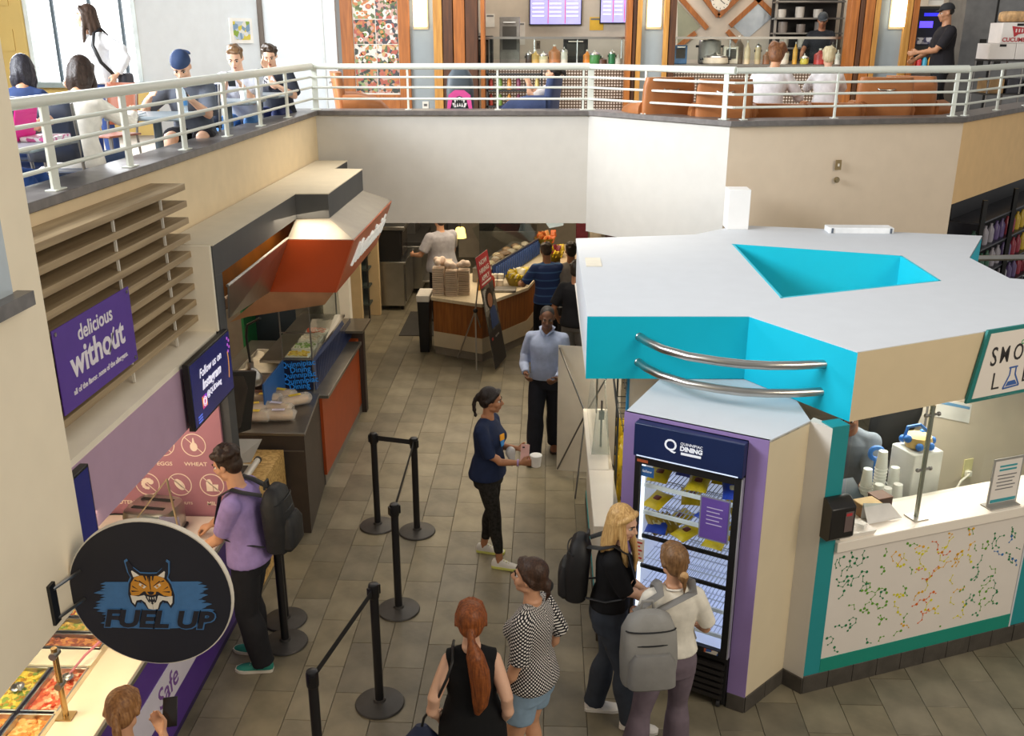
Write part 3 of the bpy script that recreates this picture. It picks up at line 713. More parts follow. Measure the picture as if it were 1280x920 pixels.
q = MB(); [flat(q, f, [(-.36, -.2 + i * .02), (-.28, -.2 + i * .02), (-.28, -.19 + i * .02), (-.36, -.19 + i * .02)]) for i in range(3)]; part('corner_mark', q, M_('#5a6fd0', .5, emit=.6), tv)
t2 = screen('television', 'dark screen seen edge-on beside the beige pier', 'television', 4.0, 4.56, 1.90, 2.40, -2.425)

# allergen wall panel
ap = T('allergen_panel', 'mauve wall panel of crossed-out allergen icons behind the toaster', 'sign', (-3.02, 6.83, .9))
q = MB(); q.b2((-3.62, 6.8, .89), (-2.52, 6.83, 1.96)); part('board', q, M_('#ac7682', .6, var=.02), ap)
IC = M_('#f1dcc8', .6, var=.01)
f = onp((0, 6.7985, 0), (1, 0, 0), (0, 0, 1))
E_ = lambda q, cx, cz, rx, rz: flat(q, f, [(cx + rx * math.cos(t), cz + rz * math.sin(t)) for t in [2 * PI * i / 16 for i in range(16)]], 0, .002 + .00004 * (len(q.v) // 32))
def icon(cx, cz, name, draw, lab=True):
    q = MB(); ringshape(q, f, (cx, cz), .098, .007, 32); seg2(q, f, (cx - .068, cz + .068), (cx + .068, cz - .068), .006); draw(q, cx, cz)
    part('icon', q, IC, ap, smooth=0)
    part('lettering', txt_mb(name, .030 if len(name) > 8 else .045, (cx, 6.7985, cz - .165), (1, 0, 0), (0, 0, 1), off=.0006, sx=1.15), IC, ap, smooth=0)
def ear(q, x, z):
    seg2(q, f, (x, z - .07), (x, z + .05), .008)
    for i in range(4):
        for s in (-1, 1): E_(q, x + s * .016, z + .045 - i * .025, .013, .011)
def nut(q, x, z): 
    a = [(x + .032 * math.cos(t) * .8 - .055 * math.sin(t) * .6, z + .032 * math.cos(t) * .6 + .055 * math.sin(t) * .8) for t in [2 * PI * i / 18 for i in range(18)]]; flat(q, f, a)
def shrimp(q, x, z):
    for i in range(9):
        t = .6 + i * .52; E_(q, x + .035 * math.cos(t), z + .035 * math.sin(t), .022 - i * .0012, .022 - i * .0012)
def milk(q, x, z):
    flat(q, f, [(x - .045, z - .055), (x + .005, z - .055), (x + .005, z + .02), (x - .01, z + .05), (x - .03, z + .05), (x - .045, z + .02)]); flat(q, f, [(x + .012, z - .055), (x + .045, z - .055), (x + .052, z + .005), (x + .008, z + .005)])
def eggs(q, x, z): E_(q, x - .012, z + .002, .036, .048); E_(q, x + .03, z - .018, .028, .034)
def bulb(q, x, z): E_(q, x, z - .015, .03, .038); flat(q, f, [(x - .012, z + .01), (x + .012, z + .01), (x + .004, z + .06), (x - .004, z + .06)])
def fish(q, x, z): E_(q, x - .01, z, .045, .024); flat(q, f, [(x + .02, z), (x + .06, z + .028), (x + .06, z - .028)])
def seeds(q, x, z):
    for i in range(5): E_(q, x - .03 + .015 * i, z + .02 * (-1) ** i, .01, .02)
for a in ((-3.38, 1.17, 'GLUTEN', ear), (-3.16, 1.17, 'SHELLFISH', shrimp), (-2.9, 1.17, 'TREE NUTS', nut), (-2.64, 1.17, 'MILK', milk), (-3.25, 1.515, 'FISH', fish), (-3.0, 1.515, 'EGGS', eggs), (-2.75, 1.515, 'WHEAT', bulb), (-2.77, 1.85, 'SESAME', seeds), (-3.1, 1.85, 'SOY', nut)): icon(*a)

# food bar
fb = T('food_bar', 'long hot food bar with cream top and purple printed front, lower left', 'counter', (-2.9, 5.0, 0))
PUR = M_('#55308f', .4, var=.05, scale=3)
q = MB(); q.b2((-3.6, 2.2, .0), (-2.5, 6.78, .86)); part('body', q, M_('#3a2a5c', .6), fb)
q = MB(); q.b2((-2.5, 2.2, .08), (-2.48, 6.78, .84)); part('front_panel', q, PUR, fb)
q = MB(); q.b2((-2.481, 4.6, .34), (-2.474, 6.3, .60)); part('printed_strip', q, M_('#dcd6e4', .5, var=.02), fb)
txt(fb, 'Safe', .21, (-2.4735, 5.22, .46), (0, 1, 0), (0, 0, 1), M_('#7d4f9c', .5), off=.001, sx=1.0)
CT = M_('#ead9bd', .35, var=.02)
# worktop with openings for the hot wells: strips around the pan wells
PX = [(-3.46, -3.0), (-2.99, -2.76)]
q = MB(); q.b2((-2.74, 2.2, .86), (-2.465, 5.7, .90)); part('serving_ledge', q, CT, fb, .004)
q = MB(); q.b2((-2.472, 2.2, .845), (-2.462, 6.78, .875)); part('edge_trim', q, STEEL, fb)
q = MB(); q.b2((-3.6, 5.7, .86), (-2.465, 6.78, .90)); part('worktop', q, M_('#e6d6c6', .35, var=.02), fb, .004)
q = MB(); q.b2((-3.6, 2.2, .86), (-3.46, 5.7, .90)); part('back_ledge', q, CT, fb)
q = MB(); q.b2((-2.775, 2.2, .895), (-2.735, 5.7, .903)); part('well_rim', q, M_('#d8c39c', .3, .4), fb)
def pan(label, x0, x1, y0, y1, food, h2, chunks, group='hot food pans'):
    r = T('food_pan', label, 'pan', ((x0 + x1) / 2, (y0 + y1) / 2, .80), 0, group)
    q = MB(); t = .012
    q.b2((x0, y0, .80), (x1, y1, .806)); q.b2((x0, y0, .80), (x0 + t, y1, .905)); q.b2((x1 - t, y0, .80), (x1, y1, .905)); q.b2((x0, y0, .80), (x1, y0 + t, .905)); q.b2((x0, y1 - t, .80), (x1, y1, .905))
    part('pan_body', q, STEEL, r, .003)
    q = MB(); nx, ny = 9, 9; rng = random.Random(int(x0 * 100 + y0 * 1000))
    vs = []; hz = [[.868 + rng.uniform(-.006, .012) + .014 * math.sin(PI * i / nx) * math.sin(PI * j / ny) for j in range(ny + 1)] for i in range(nx + 1)]
    for i in range(nx + 1):
        for j in range(ny + 1): vs.append((x0 + t + (x1 - x0 - 2 * t) * i / nx, y0 + t + (y1 - y0 - 2 * t) * j / ny, hz[i][j]))
    q.add(vs, [(i * (ny + 1) + j, (i + 1) * (ny + 1) + j, (i + 1) * (ny + 1) + j + 1, i * (ny + 1) + j + 1) for i in range(nx) for j in range(ny)])
    for k in range(chunks):
        px, py = rng.uniform(x0 + .03, x1 - .03), rng.uniform(y0 + .03, y1 - .03); s = rng.uniform(.010, .022)
        q.ball((px, py, .876), (s, s * rng.uniform(.6, 1.2), s * .6), 6, 4)
    o = part('food', q, M_(food, .45, kind='cells', scale=38, h2=h2, bump=.4, bscale=30), r); o['kind'] = 'stuff'
    return r
pan('steel pan of creamy orange stew nearest the lower left corner', -2.98, -2.76, 3.9, 4.40, '#d98a45', '#d88a42,#e3a55c,#c97a35,#e8b878', 25)
pan('steel pan of diced tomato salad beside the guard post', -2.98, -2.76, 4.42, 4.82, '#cf6a3c', '#d4603a,#e8926a,#c24a2c,#efc09c', 60)
pan('steel pan of yellow corn at the left edge', -3.25, -3.0, 4.42, 4.82, '#d2b03a', '#d8b83c,#e8cf5a,#b88a28,#7f9a3a', 60)
pan('steel pan of orange curry at the bottom left edge', -3.25, -3.0, 3.9, 4.40, '#dd8c3a', '#dd8a3a,#e8a050,#c8702c', 25)
q = MB(); q.b2((-3.3, 4.84, .885), (-2.76, 5.0, .905)); single('pan_cover', q, M_('#f0e4cc', .4), 'cream blank cover plate between the hot pans', 'cover', bev=.004)
for i, (lab, fd, h2) in enumerate((('steel pan of browned meat and sauce in the middle of the food bar', '#b5673a', '#b5653a,#d08a4a,#8f4426'), ('steel pan of mixed yellow vegetables', '#c89a3c', '#caa040,#8f9a3a,#d8b45a'), ('steel pan of roasted peppers and cheese', '#c88a35', '#d8a03c,#b8502a,#e0c060'), ('steel pan of carrots and peas at the far end of the food bar', '#c86a2a', '#d8752a,#5f8a34,#e08a3c'))):
    pan(lab, -3.18, -2.78, 5.02 + i * .17, 5.17 + i * .17, fd, h2, 40)
def spoon(label, a, b, col):
    r = T('serving_spoon', label, 'spoon', (b[0], b[1], b[2] - .02)); q = MB(); q.tube([a, ((a[0] + b[0]) / 2, (a[1] + b[1]) / 2, (a[2] + b[2]) / 2 + .015), b], [.009, .008, .006], 8); part('handle', q, M_(col, .4), r)
    q = MB(); q.ball(b, (.04, .045, .014), 10, 6); part('bowl', q, STEEL, r)
spoon('pink-handled serving spoon resting in the tomato pan', (-2.74, 5.0, .99), (-2.85, 4.72, .91), '#c77a86')
spoon('pink-handled serving spoon at the left edge of the stew pan', (-3.2, 4.38, .98), (-3.08, 4.22, .91), '#c0607e')
spoon('grey-handled serving spoon in the yellow corn pan', (-3.02, 4.52, .97), (-3.1, 4.62, .91), '#9a9a9a')
sg = T('sneeze_guard', 'glass sneeze guard on a brass-toned post over the hot pans', 'guard', (-2.69, 4.38, .90))
q = MB(); q.tube([(-2.69, 4.38, .905), (-2.69, 4.38, 1.36)], .0165, 12); part('post', q, M_('#b79a6a', .25, .9), sg)
q = MB(); q.b2((-2.735, 4.34, .903), (-2.645, 4.42, .911)); part('base_plate', q, M_('#b79a6a', .3, .9), sg)
for z in (1.12, 1.32):
    q = MB(); q.tube([(-2.69, 4.35, z), (-2.69, 4.41, z)], .022, 10); part('clamp', q, STEELD, sg)
q = MB(); q.slab([(-2.70, 2.4, 1.10), (-2.70, 5.55, 1.10), (-2.98, 5.55, 1.50), (-2.98, 2.4, 1.50)], (1, 0, .7), .006); part('glass_pane', q, GLASS(), sg, smooth=0)
q = MB(); q.tube([(-2.69, 5.5, .905), (-2.69, 5.5, 1.3)], .0165, 12); part('post', q, M_('#b79a6a', .25, .9), sg)

# toaster, clear divider, cable
ts = T('toaster', 'two-slot brushed steel toaster in front of the mauve panel', 'toaster', (-3.0, 6.50, .90), math.radians(-8))
q = MB(); rg = []
for z, e in ((.015, .0), (.03, .012), (.15, .014), (.18, .006), (.19, -.012)):
    rg.append([V(((.135 + e) * math.copysign(abs(math.cos(a)) ** .45, math.cos(a)), (.125 + e) * math.copysign(abs(math.sin(a)) ** .45, math.sin(a)), z)) for a in [2 * PI * i / 28 for i in range(28)]])
q.loft(rg); part('shell', q, STEEL, ts, local=True)
q = MB(); q.box((0, 0, .012), (.28, .26, .024)); part('base', q, BLACK, ts, .01, local=True)
for yy in (-.055, .055):
    q = MB(); q.box((0, yy, .189), (.20, .032, .006)); part('slot', q, M_('#171310', .8), ts, local=True)
q = MB(); q.box((0, -.142, .12), (.22, .006, .045)); part('face_plate', q, M_('#7d77a0', .4, .6), ts, .002, local=True)
for xx in (-.07, .07):
    q = MB(); q.tube([(xx, -.138, .06), (xx, -.16, .06)], .016, 12); part('knob', q, BLACK, ts, local=True)
q = MB(); q.box((0, -.155, .15), (.05, .03, .012)); part('lever', q, BLACK, ts, .003, local=True)
ts.scale = (1.32, 1.3, 1.32)
q = MB(); q.tube([(-3.05, 6.74, .91), (-3.2, 6.76, .908), (-3.45, 6.78, .908), (-3.58, 6.74, .908)], .006, 8); single('cable', q, BLACK, 'black power cable running along the counter from the toaster', 'cable')
dv = T('counter_divider', 'clear triangular divider with a metal edge standing before the toaster', 'divider', (-2.75, 6.3, .9))
q = MB(); q.slab([(-3.22, 6.2, .905), (-2.68, 6.2, .905), (-2.74, 6.2, 1.5)], (0, 1, 0), .008); part('glass_pane', q, GLASS(), dv, smooth=0)
q = MB(); q.b2((-2.83, 6.195, .905), (-2.68, 6.205, 1.2)); part('lower_plate', q, M_('#8f8aa5', .3, alpha=.55), dv)
q = MB(); q.tube([(-2.675, 6.2, .905), (-2.735, 6.2, 1.51)], .009, 8); q.tube([(-3.22, 6.2, .91), (-2.735, 6.2, 1.51)], .005, 8); part('frame', q, M_('#b8a888', .3, .8), dv)
# shelf and tray behind the counter
q = MB(); q.b2((-4.6, 5.2, .0), (-3.9, 7.6, .88)); single('back_cabinet', q, M_('#d8c08e', .5, kind='woody', h2='#c8ab74'), 'pale wood back counter behind the toast counter', 'cabinet', bev=.004)
q = MB(); q.b2((-4.2, 6.9, .885), (-3.92, 7.3, .93)); single('tray', q, DARK, 'dark tray on the pale wood back counter', 'tray', bev=.01)

# OSB cabinet with its chilled lid
ob = T('osb_cabinet', 'particle board cabinet with a chilled lid, at the end of the toast counter', 'cabinet', (-2.7, 7.5, 0))
OSB = M_('#c9a566', .7, kind='osb', h2='#a27f45')
q = MB(); q.b2((-3.4, 6.95, .02), (-2.43, 8.1, .90)); part('body', q, OSB, ob, .003)
q = MB(); q.b2((-3.0, 7.0, .90), (-2.58, 7.72, .93)); part('lid_frame', q, M_('#d8d2c6', .3, .3), ob, .004)
q = MB(); q.b2((-2.95, 7.04, .931), (-2.63, 7.67, .936)); part('lid_glass', q, M_('#57504a', .15, var=.15), ob)
q = MB(); q.tube([(-2.565, 7.0, .955), (-2.565, 7.74, .955)], .028, 10); part('handle', q, M_('#d8d4cc', .3, .3), ob)
q = MB(); q.tube([(-2.565, 7.735, .955), (-2.565, 7.76, .955)], .034, 10); part('handle_cap', q, BLACK, ob)
pm = T('payment_terminal', 'black point of sale screen hung on the grey frame', 'monitor', (-2.65, 7.55, 1.2))
q = MB(); q.slab([(-2.74, 7.35, 1.32), (-2.60, 7.75, 1.25), (-2.50, 7.75, 1.80), (-2.64, 7.35, 1.93)], (-.94, .3, .2), .04); part('screen_body', q, BLACK, pm, .004)
q = MB(); q.slab([(-2.715, 7.385, 1.37), (-2.605, 7.725, 1.31), (-2.52, 7.725, 1.77), (-2.635, 7.385, 1.88)], (.94, -.3, -.2), .003); part('screen', q, M_('#2d2726', .2), pm)
q = MB(); q.tube([(-2.66, 7.62, 1.4), (-2.8, 7.6, 1.2), (-2.8, 7.6, .92)], .02, 8); part('stand', q, BLACK, pm)
q = MB(); q.slab([(-2.76, 7.6, 1.22), (-2.5, 7.72, 1.17), (-2.58, 7.6, 1.0), (-2.74, 7.5, 1.02)], (0, -.6, .8), .004); single('paper_sign', q, M_('#a9a49c', .4, alpha=.75), 'translucent card holder leaning below the payment screen', 'sign')

# round hanging sign on the pier
ds = T('round_sign', 'round navy sign with a wildcat head reading FUEL UP, on the pier', 'sign', (-2.2, 3.72, 2.09))
NAVY = M_('#1c1c27', .6, var=.04); BLU = M_('#4678ad', .6, var=.04, scale=30)
q = MB(); q.tube([(-1.825, 3.80, 2.09), (-1.825, 3.835, 2.09)], .378, 64); part('panel', q, NAVY, ds)
q = MB(); q.tube([(-1.825, 3.803, 2.09), (-1.825, 3.832, 2.09)], .384, 64); part('edge', q, M_('#e8dfd0', .5), ds)
q = MB(); q.b2((-2.2, 3.61, 2.04), (-2.185, 3.66, 2.24)); part('mount_plate', q, BLACK, ds)
for z in (2.06, 2.21):
    q = MB(); q.tube([(-2.188, 3.64, z), (-2.17, 3.70, z), (-2.14, 3.80, z)], .008, 6); part('bracket', q, STEEL, ds)
f = onp((-1.825, 3.799, 2.09), (1, 0, 0), (0, 0, 1))
L_ = lambda x, y: ((x - 492) / 451 * .38, (474 - y) / 408 * .38)
P_ = lambda pts: [L_(*p) for p in pts]
q = MB(); rng = random.Random(5)
for i in range(15):          # ragged brush strokes
    y = 408 + i * 17.5; c = 1 - abs(i - 7) / 12
    x0 = 235 - 70 * c + rng.uniform(-14, 30); x1 = 745 + 85 * c + rng.uniform(-40, 32); sk = -10
    flat(q, f, P_([(x0, y + 10), (x0 + 30, y - 2), (x1 - 24, y - 6 + sk), (x1, y + sk), (x1 - 36, y + 15 + sk), (500, y + 20), (x0 + 40, y + 16)]), 0, .0012 + .0001 * i)
part('brush_mark', q, BLU, ds, smooth=0)
mir = lambda pts: [(1000 - x, y) for x, y in pts]
HB = [(500, 352), (545, 350), (578, 322), (604, 280), (618, 290), (610, 350), (598, 376), (618, 410), (630, 470), (622, 520), (600, 548), (585, 518), (560, 512), (545, 530), (530, 560), (500, 566)]
full = HB + list(reversed(mir(HB)))
q = MB(); c_ = (500, 440); flat(q, f, P_([(c_[0] + (x - c_[0]) * 1.07, c_[1] + (y - c_[1]) * 1.06) for x, y in full]), 0, .0034); part('emblem_outline', q, BLU, ds, smooth=0)
q = MB(); flat(q, f, P_(full), 0, .0042); part('emblem_base', q, NAVY, ds, smooth=0)
OR = M_('#d8932c', .6, var=.08, scale=20); WH = M_('#f0e8da', .6)
q = MB()
for g_ in (lambda p: p, mir):
    flat(q, f, P_(g_([(503, 366), (545, 362), (580, 372), (604, 405), (616, 452), (612, 480), (570, 474), (540, 452), (512, 452), (503, 440)])), 0, .005)
    flat(q, f, P_(g_([(501, 440), (530, 452), (524, 468), (501, 474)])), 0, .0052)
part('emblem_face', q, OR, ds, smooth=0)
q = MB()
for g_ in (lambda p: p, mir):
    flat(q, f, P_(g_([(552, 362), (590, 334), (594, 340), (586, 372)])), 0, .0054)           # inner ear
    flat(q, f, P_(g_([(618, 476), (612, 515), (600, 530), (588, 506), (560, 500), (540, 516), (526, 552), (501, 557), (501, 530), (518, 500), (540, 474), (575, 482)])), 0, .0054)  # muzzle and ruff
    flat(q, f, P_(g_([(520, 424), (556, 404), (562, 416), (536, 436)])), 0, .0054)           # eye
part('emblem_white', q, WH, ds, smooth=0)
q = MB()
for g_ in (lambda p: p, mir):
    for st in ([(502, 360), (510, 360), (506, 396)], [(520, 362), (530, 362), (520, 392), (516, 384)], [(560, 395), (516, 424), (522, 416), (556, 390)], [(600, 420), (572, 440), (598, 428)], [(608, 448), (566, 452), (606, 456)], [(580, 385), (556, 398), (584, 392)]):
        flat(q, f, P_(g_(st)), 0, .0062)
    flat(q, f, P_(g_([(500, 452), (520, 454), (512, 468), (500, 472)])), 0, .0062)
    flat(q, f, P_(g_([(500, 482), (524, 476), (534, 484), (522, 512), (500, 526)])), 0, .0058)
    flat(q, f, P_(g_([(590, 520), (575, 505), (560, 520), (574, 514)])), 0, .0062)
part('emblem_black', q, NAVY, ds, smooth=0)
q = MB()
for g_ in (lambda p: p, mir):
    flat(q, f, P_(g_([(503, 486), (511, 486), (507, 500)])), 0, .0068); flat(q, f, P_(g_([(516, 482), (524, 480), (519, 502)])), 0, .0068); flat(q, f, P_(g_([(504, 516), (514, 508), (510, 520)])), 0, .0068)
part('emblem_teeth', q, WH, ds, smooth=0)
q = MB()
for g_ in (lambda p: p, mir): flat(q, f, P_(g_(circ((542, 420), 7, 10))), 0, .0072)
part('emblem_eye', q, OR, ds, smooth=0)
o_ = L_(512, 616); oo = f(o_[0], o_[1], .0042)
part('lettering', txt_mb('FUEL UP', .125, oo - V((0, .0, .002)), (1, 0, 0), (0, 0, 1), off=.010, shear=.25, sx=1.12), BLU, ds, smooth=0)
part('lettering', txt_mb('FUEL UP', .125, oo - V((0, .003, 0)), (1, 0, 0), (0, 0, 1), off=.005, shear=.25, sx=1.12), NAVY, ds, smooth=0)

# ------------------------------------------------------------------ grill station with orange hood
st = T('station_frame', 'grey framed grill station canopy with cream top, below the left balcony', 'canopy', (-2.6, 9.0, 0))
GRAY = M_('#434445', .6, var=.06, scale=4)
FP = [(-2.45, 6.832), (-2.45, 9.25), (-2.13, 9.27), (-2.13, 11.08), (-2.46, 11.1), (-2.46, 11.85), (-2.84, 11.85), (-2.84, 6.832)]
q = MB(); q.prism(FP, 2.86, 3.095); part('beam', q, GRAY, st)
q = MB(); q.prism([(a + (.006 if a > -2.8 else 0), b) for a, b in FP], 3.095, 3.105); part('top_board', q, M_('#d3c9b4', .8, var=.02), st)  # top board: cream darkened in colour to offset the skylight falling on it
q = MB(); q.b2((-2.6, 6.835, .0), (-2.45, 6.99, 2.86)); part('post', q, GRAY, st, .003)
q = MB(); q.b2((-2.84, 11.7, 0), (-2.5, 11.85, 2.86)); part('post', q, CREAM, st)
q = MB(); q.b2((-2.84, 7.0, 2.4), (-2.8, 11.7, 2.86)); part('inner_panel', q, M_('#b06a1e', .5, var=.25, scale=2), st)
HO = M_('#a23c08', .5, var=.03)
hd = T('hood', 'orange and steel exhaust hood with a white script neon sign over the grill', 'hood', (-2.3, 9.9, 2.2))
A = [(-2.46, 8.9, 2.72), (-1.83, 8.9, 2.72), (-1.83, 11.2, 2.72), (-2.46, 11.2, 2.72)]
B = [(-2.68, 8.9, 2.21), (-2.03, 8.9, 2.21), (-2.03, 11.2, 2.21), (-2.68, 11.2, 2.21)]
q = MB(); q.slab([B[0], B[1], A[1], A[0]], (0, -1, 0), .01); part('end_panel', q, HO, hd)
q = MB(); q.slab([B[1], B[2], A[2], A[1]], (1, 0, -.4), .01); part('front_panel', q, M_('#b9623f', .4, var=.03), hd)
q = MB(); q.slab([B[2], B[3], A[3], A[2]], (0, 1, 0), .01); part('end_panel', q, HO, hd)
q = MB(); q.slab([(-1.83, 8.9, 2.72), (-2.15, 9.3, 2.86), (-2.15, 11.05, 2.86), (-1.83, 11.2, 2.72)], (.4, 0, .9), .008); part('top_slope', q, M_('#9c968c', .5, .7, var=.04), hd)
q = MB(); q.slab([(-2.46, 8.9, 2.72), (-1.83, 8.9, 2.72), (-2.15, 9.3, 2.86), (-2.46, 9.3, 2.86)], (0, -.3, .9), .008); part('top_slope', q, M_('#9c968c', .5, .7, var=.04), hd)
q = MB(); q.slab([(-2.44, 6.99, 2.5), (-2.68, 8.9, 2.21), (-2.46, 8.9, 2.73), (-2.42, 6.99, 2.75)], (1, 0, 0), .012); part('side_skirt', q, STEEL, hd)
q = MB(); q.tube([(-2.42, 6.99, 2.755), (-2.455, 8.9, 2.735)], .012, 8); part('skirt_edge', q, STEEL, hd)
q = MB(); q.slab([(-2.7, 8.95, 2.2), (-2.05, 8.95, 2.2), (-2.05, 11.1, 2.2), (-3.6, 11.1, 2.2), (-3.6, 7.4, 2.45), (-2.6, 7.4, 2.45)], (0, 0, 1), .01); part('underside', q, M_('#9a7a58', .35, .6, var=.15), hd)
q = MB(); q.slab([(-2.69, 8.92, 2.215), (-2.04, 8.92, 2.215), (-2.15, 8.92, 2.08), (-2.92, 8.92, 1.95), (-3.1, 8.92, 1.89)], (0, 1, 0), .012); part('lower_lip', q, M_('#b8906c', .3, .75, var=.12, scale=3), hd)
u = V((0, 1, 0)); v = V((.2, 0, .51)).normalized()
NE = M_('#e9ede8', .3, var=.05, emit=.25)
o = V((-1.915, 10.15, 2.49))
q = txt_mb('Mountainside', .34, o, u, v, shear=.35, off=.004, ext=.012, sx=.98); part('lettering', q, NE, hd, smooth=0)
# service counter: brown cold case side, steel top, orange front
gc = T('grill_counter', 'grill counter with steel top, brown end and orange front panel', 'counter', (-2.7, 9.5, 0))
BR = M_('#3f3630', .5, var=.08, bump=.1)
q = MB(); q.prism([(-3.0, 8.15), (-2.24, 8.15), (-2.34, 9.2), (-3.0, 9.2)], 0, 1.02); part('brown_end', q, BR, gc)
q = MB(); q.b2((-2.96, 8.142, .86), (-2.25, 8.15, .872)); part('groove', q, M_('#5d544c', .5), gc)
q = MB(); q.prism([(-3.6, 8.14), (-2.23, 8.14), (-2.33, 9.2), (-3.6, 9.2)], 1.02, 1.05); part('steel_top', q, STEELD, gc, .003)
q = MB(); q.b2((-2.5, 9.2, .12), (-2.31, 11.05, .99)); part('orange_panel', q, M_('#a8481c', .45, var=.04), gc)
q = MB(); q.b2((-2.5, 11.06, .12), (-2.33, 11.3, .99)); part('orange_panel', q, M_('#b04f1e', .45, var=.04), gc)
q = MB(); q.b2((-2.5, 9.21, 0), (-2.33, 11.3, .12)); part('kick_plate', q, M_('#8d8880', .4, .5), gc)
q = MB(); q.b2((-3.6, 9.2, .99), (-2.24, 11.05, 1.03)); part('counter_top', q, M_('#a19c94', .3, .8), gc, .003)
q = MB(); q.b2((-2.55, 11.3, 0), (-2.27, 11.42, 1.15)); part('end_post', q, BR, gc)
q = MB(); q.slab([(-2.6, 10.95, 1.16), (-2.2, 10.95, 1.16), (-2.2, 11.5, 1.16), (-2.6, 11.5, 1.16)], (0, 0, 1), .03); part('end_shelf', q, M_('#8a8172', .3, .7), gc)
q = MB(); q.b2((-3.6, 9.2, 0), (-2.5, 11.05, .99)); part('carcass', q, M_('#6a625a', .5, .4), gc)
cs = T('salad_case', 'glass display case of salads with a navy printed apron, on the grill counter', 'display case', (-2.55, 10.2, 1.03))
NB = M_('#1c4f97', .5, kind='cells', scale=26, h2='#0e1a38,#1f6fc0,#10204a,#16407f', bump=0)
q = MB(); q.b2((-2.72, 9.33, 1.035), (-2.42, 9.35, 1.36)); part('end_apron', q, M_('#0f1b3a', .5), cs)
for i in range(5): txt(cs, ('Quinnipiac', 'Dining', 'Quinnipiac', 'Quinnipiac', 'Dining')[i] , .085, (-2.57 + (i % 2) * .02, 9.328, 1.325 - i * .062), (1, 0, .12), (-.12, 0, 1), M_('#2a86d8', .5, emit=.15), off=.001)
q = MB(); q.slab([(-2.40, 9.36, 1.03), (-2.40, 11.25, 1.03), (-2.52, 11.25, 1.26), (-2.42, 9.36, 1.36)], (-1, 0, 0), .015); part('front_apron', q, M_('#33456f', .5), cs)
q = MB()
for i in range(34):
    y = 9.42 + i * .054; q.slab([(-2.397, y, 1.04), (-2.397, y + .02, 1.04), (-2.425, y + .13, 1.30 - .0018 * i), (-2.425, y + .11, 1.30 - .0018 * i)], (1, 0, .3), .004)
o = part('apron_print', q, M_('#1d2a4e', .5), cs); o['kind'] = 'stuff'
q = MB(); q.b2((-2.735, 8.6, 1.04), (-2.72, 9.34, 1.36)); part('side_board', q, M_('#2b5f9f', .5), cs)
for a, b in (((-2.72, 9.34, 1.36), (-2.42, 9.345, 1.68)), ):
    q = MB(); q.b2(a, b); part('glass_pane', q, GLASS(), cs, smooth=0)
q = MB(); q.slab([(-2.42, 9.36, 1.36), (-2.52, 11.25, 1.27), (-2.55, 11.25, 1.9), (-2.42, 9.36, 1.9)], (-1, 0, 0), .006); part('glass_pane', q, GLASS(), cs, smooth=0)
for z in (1.38, 1.66): 
    q = MB(); q.b2((-2.74, 9.335, z - .006), (-2.41, 9.347, z + .006)); part('rail', q, STEELD, cs)
for xx, yy in ((-2.73, 9.34), (-2.42, 9.34), (-2.56, 11.2)):
    q = MB(); q.tube([(xx, yy, 1.03), (xx, yy, 1.95)], .008, 8); part('post', q, STEELD, cs)
q = MB(); q.b2((-3.0, 9.42, 1.30), (-2.46, 11.2, 1.33)); part('cold_deck', q, STEEL, cs)
def tub(x, y, wd, dp, col, h2, lab):
    r = T('salad_tub', lab, 'tub', (x, y, 1.33)); q = MB(); t = .006
    q.b2((x - wd / 2, y - dp / 2, 1.331), (x + wd / 2, y + dp / 2, 1.36)); part('tub_body', q, M_('#e6e0d0', .4), r, .004)
    q = MB(); rng = random.Random(int(x * 991 + y * 77))
    for k in range(38): q.ball((x + rng.uniform(-.42, .42) * wd, y + rng.uniform(-.42, .42) * dp, 1.365), (.02, .016, .012), 6, 4)
    o = part('food', q, M_(col, .5, kind='cells', scale=40, h2=h2), r); o['kind'] = 'stuff'
for i, (c, h2, lab) in enumerate((('#e0c050', '#e8c848,#d8b040,#f0d870', 'tub of yellow pineapple pieces in the salad case'), ('#8fa860', '#7f9a50,#d8dcc0,#98b868', 'tub of green salad leaves behind the pineapple'), ('#ece0cc', '#efe4d0,#e0d0b8', 'tub of pale onions in the salad case'), ('#b5563a', '#b5503a,#c87050', 'tub of red tomatoes in the salad case'))):
    tub(-2.62 + .0 * i, 9.56 + i * .28, .24, .2, c, h2, lab)
hl = T('heat_lamp', 'round chrome heat lamp hanging over the wrapped sandwiches', 'lamp', (-2.78, 8.45, 1.42))
q = MB(); q.lathe((-2.78, 8.45, 1.42), [(.085, 0), (.1, .03), (.095, .09), (.06, .14), (.03, .17), (.03, .22)]); part('shade', q, STEEL, hl)
q = MB(); q.tube([(-2.78, 8.45, 1.62), (-2.79, 8.43, 1.9), (-2.76, 8.4, 2.02), (-2.60, 8.3, 2.12)], .012, 8); part('cord', q, BLACK, hl)
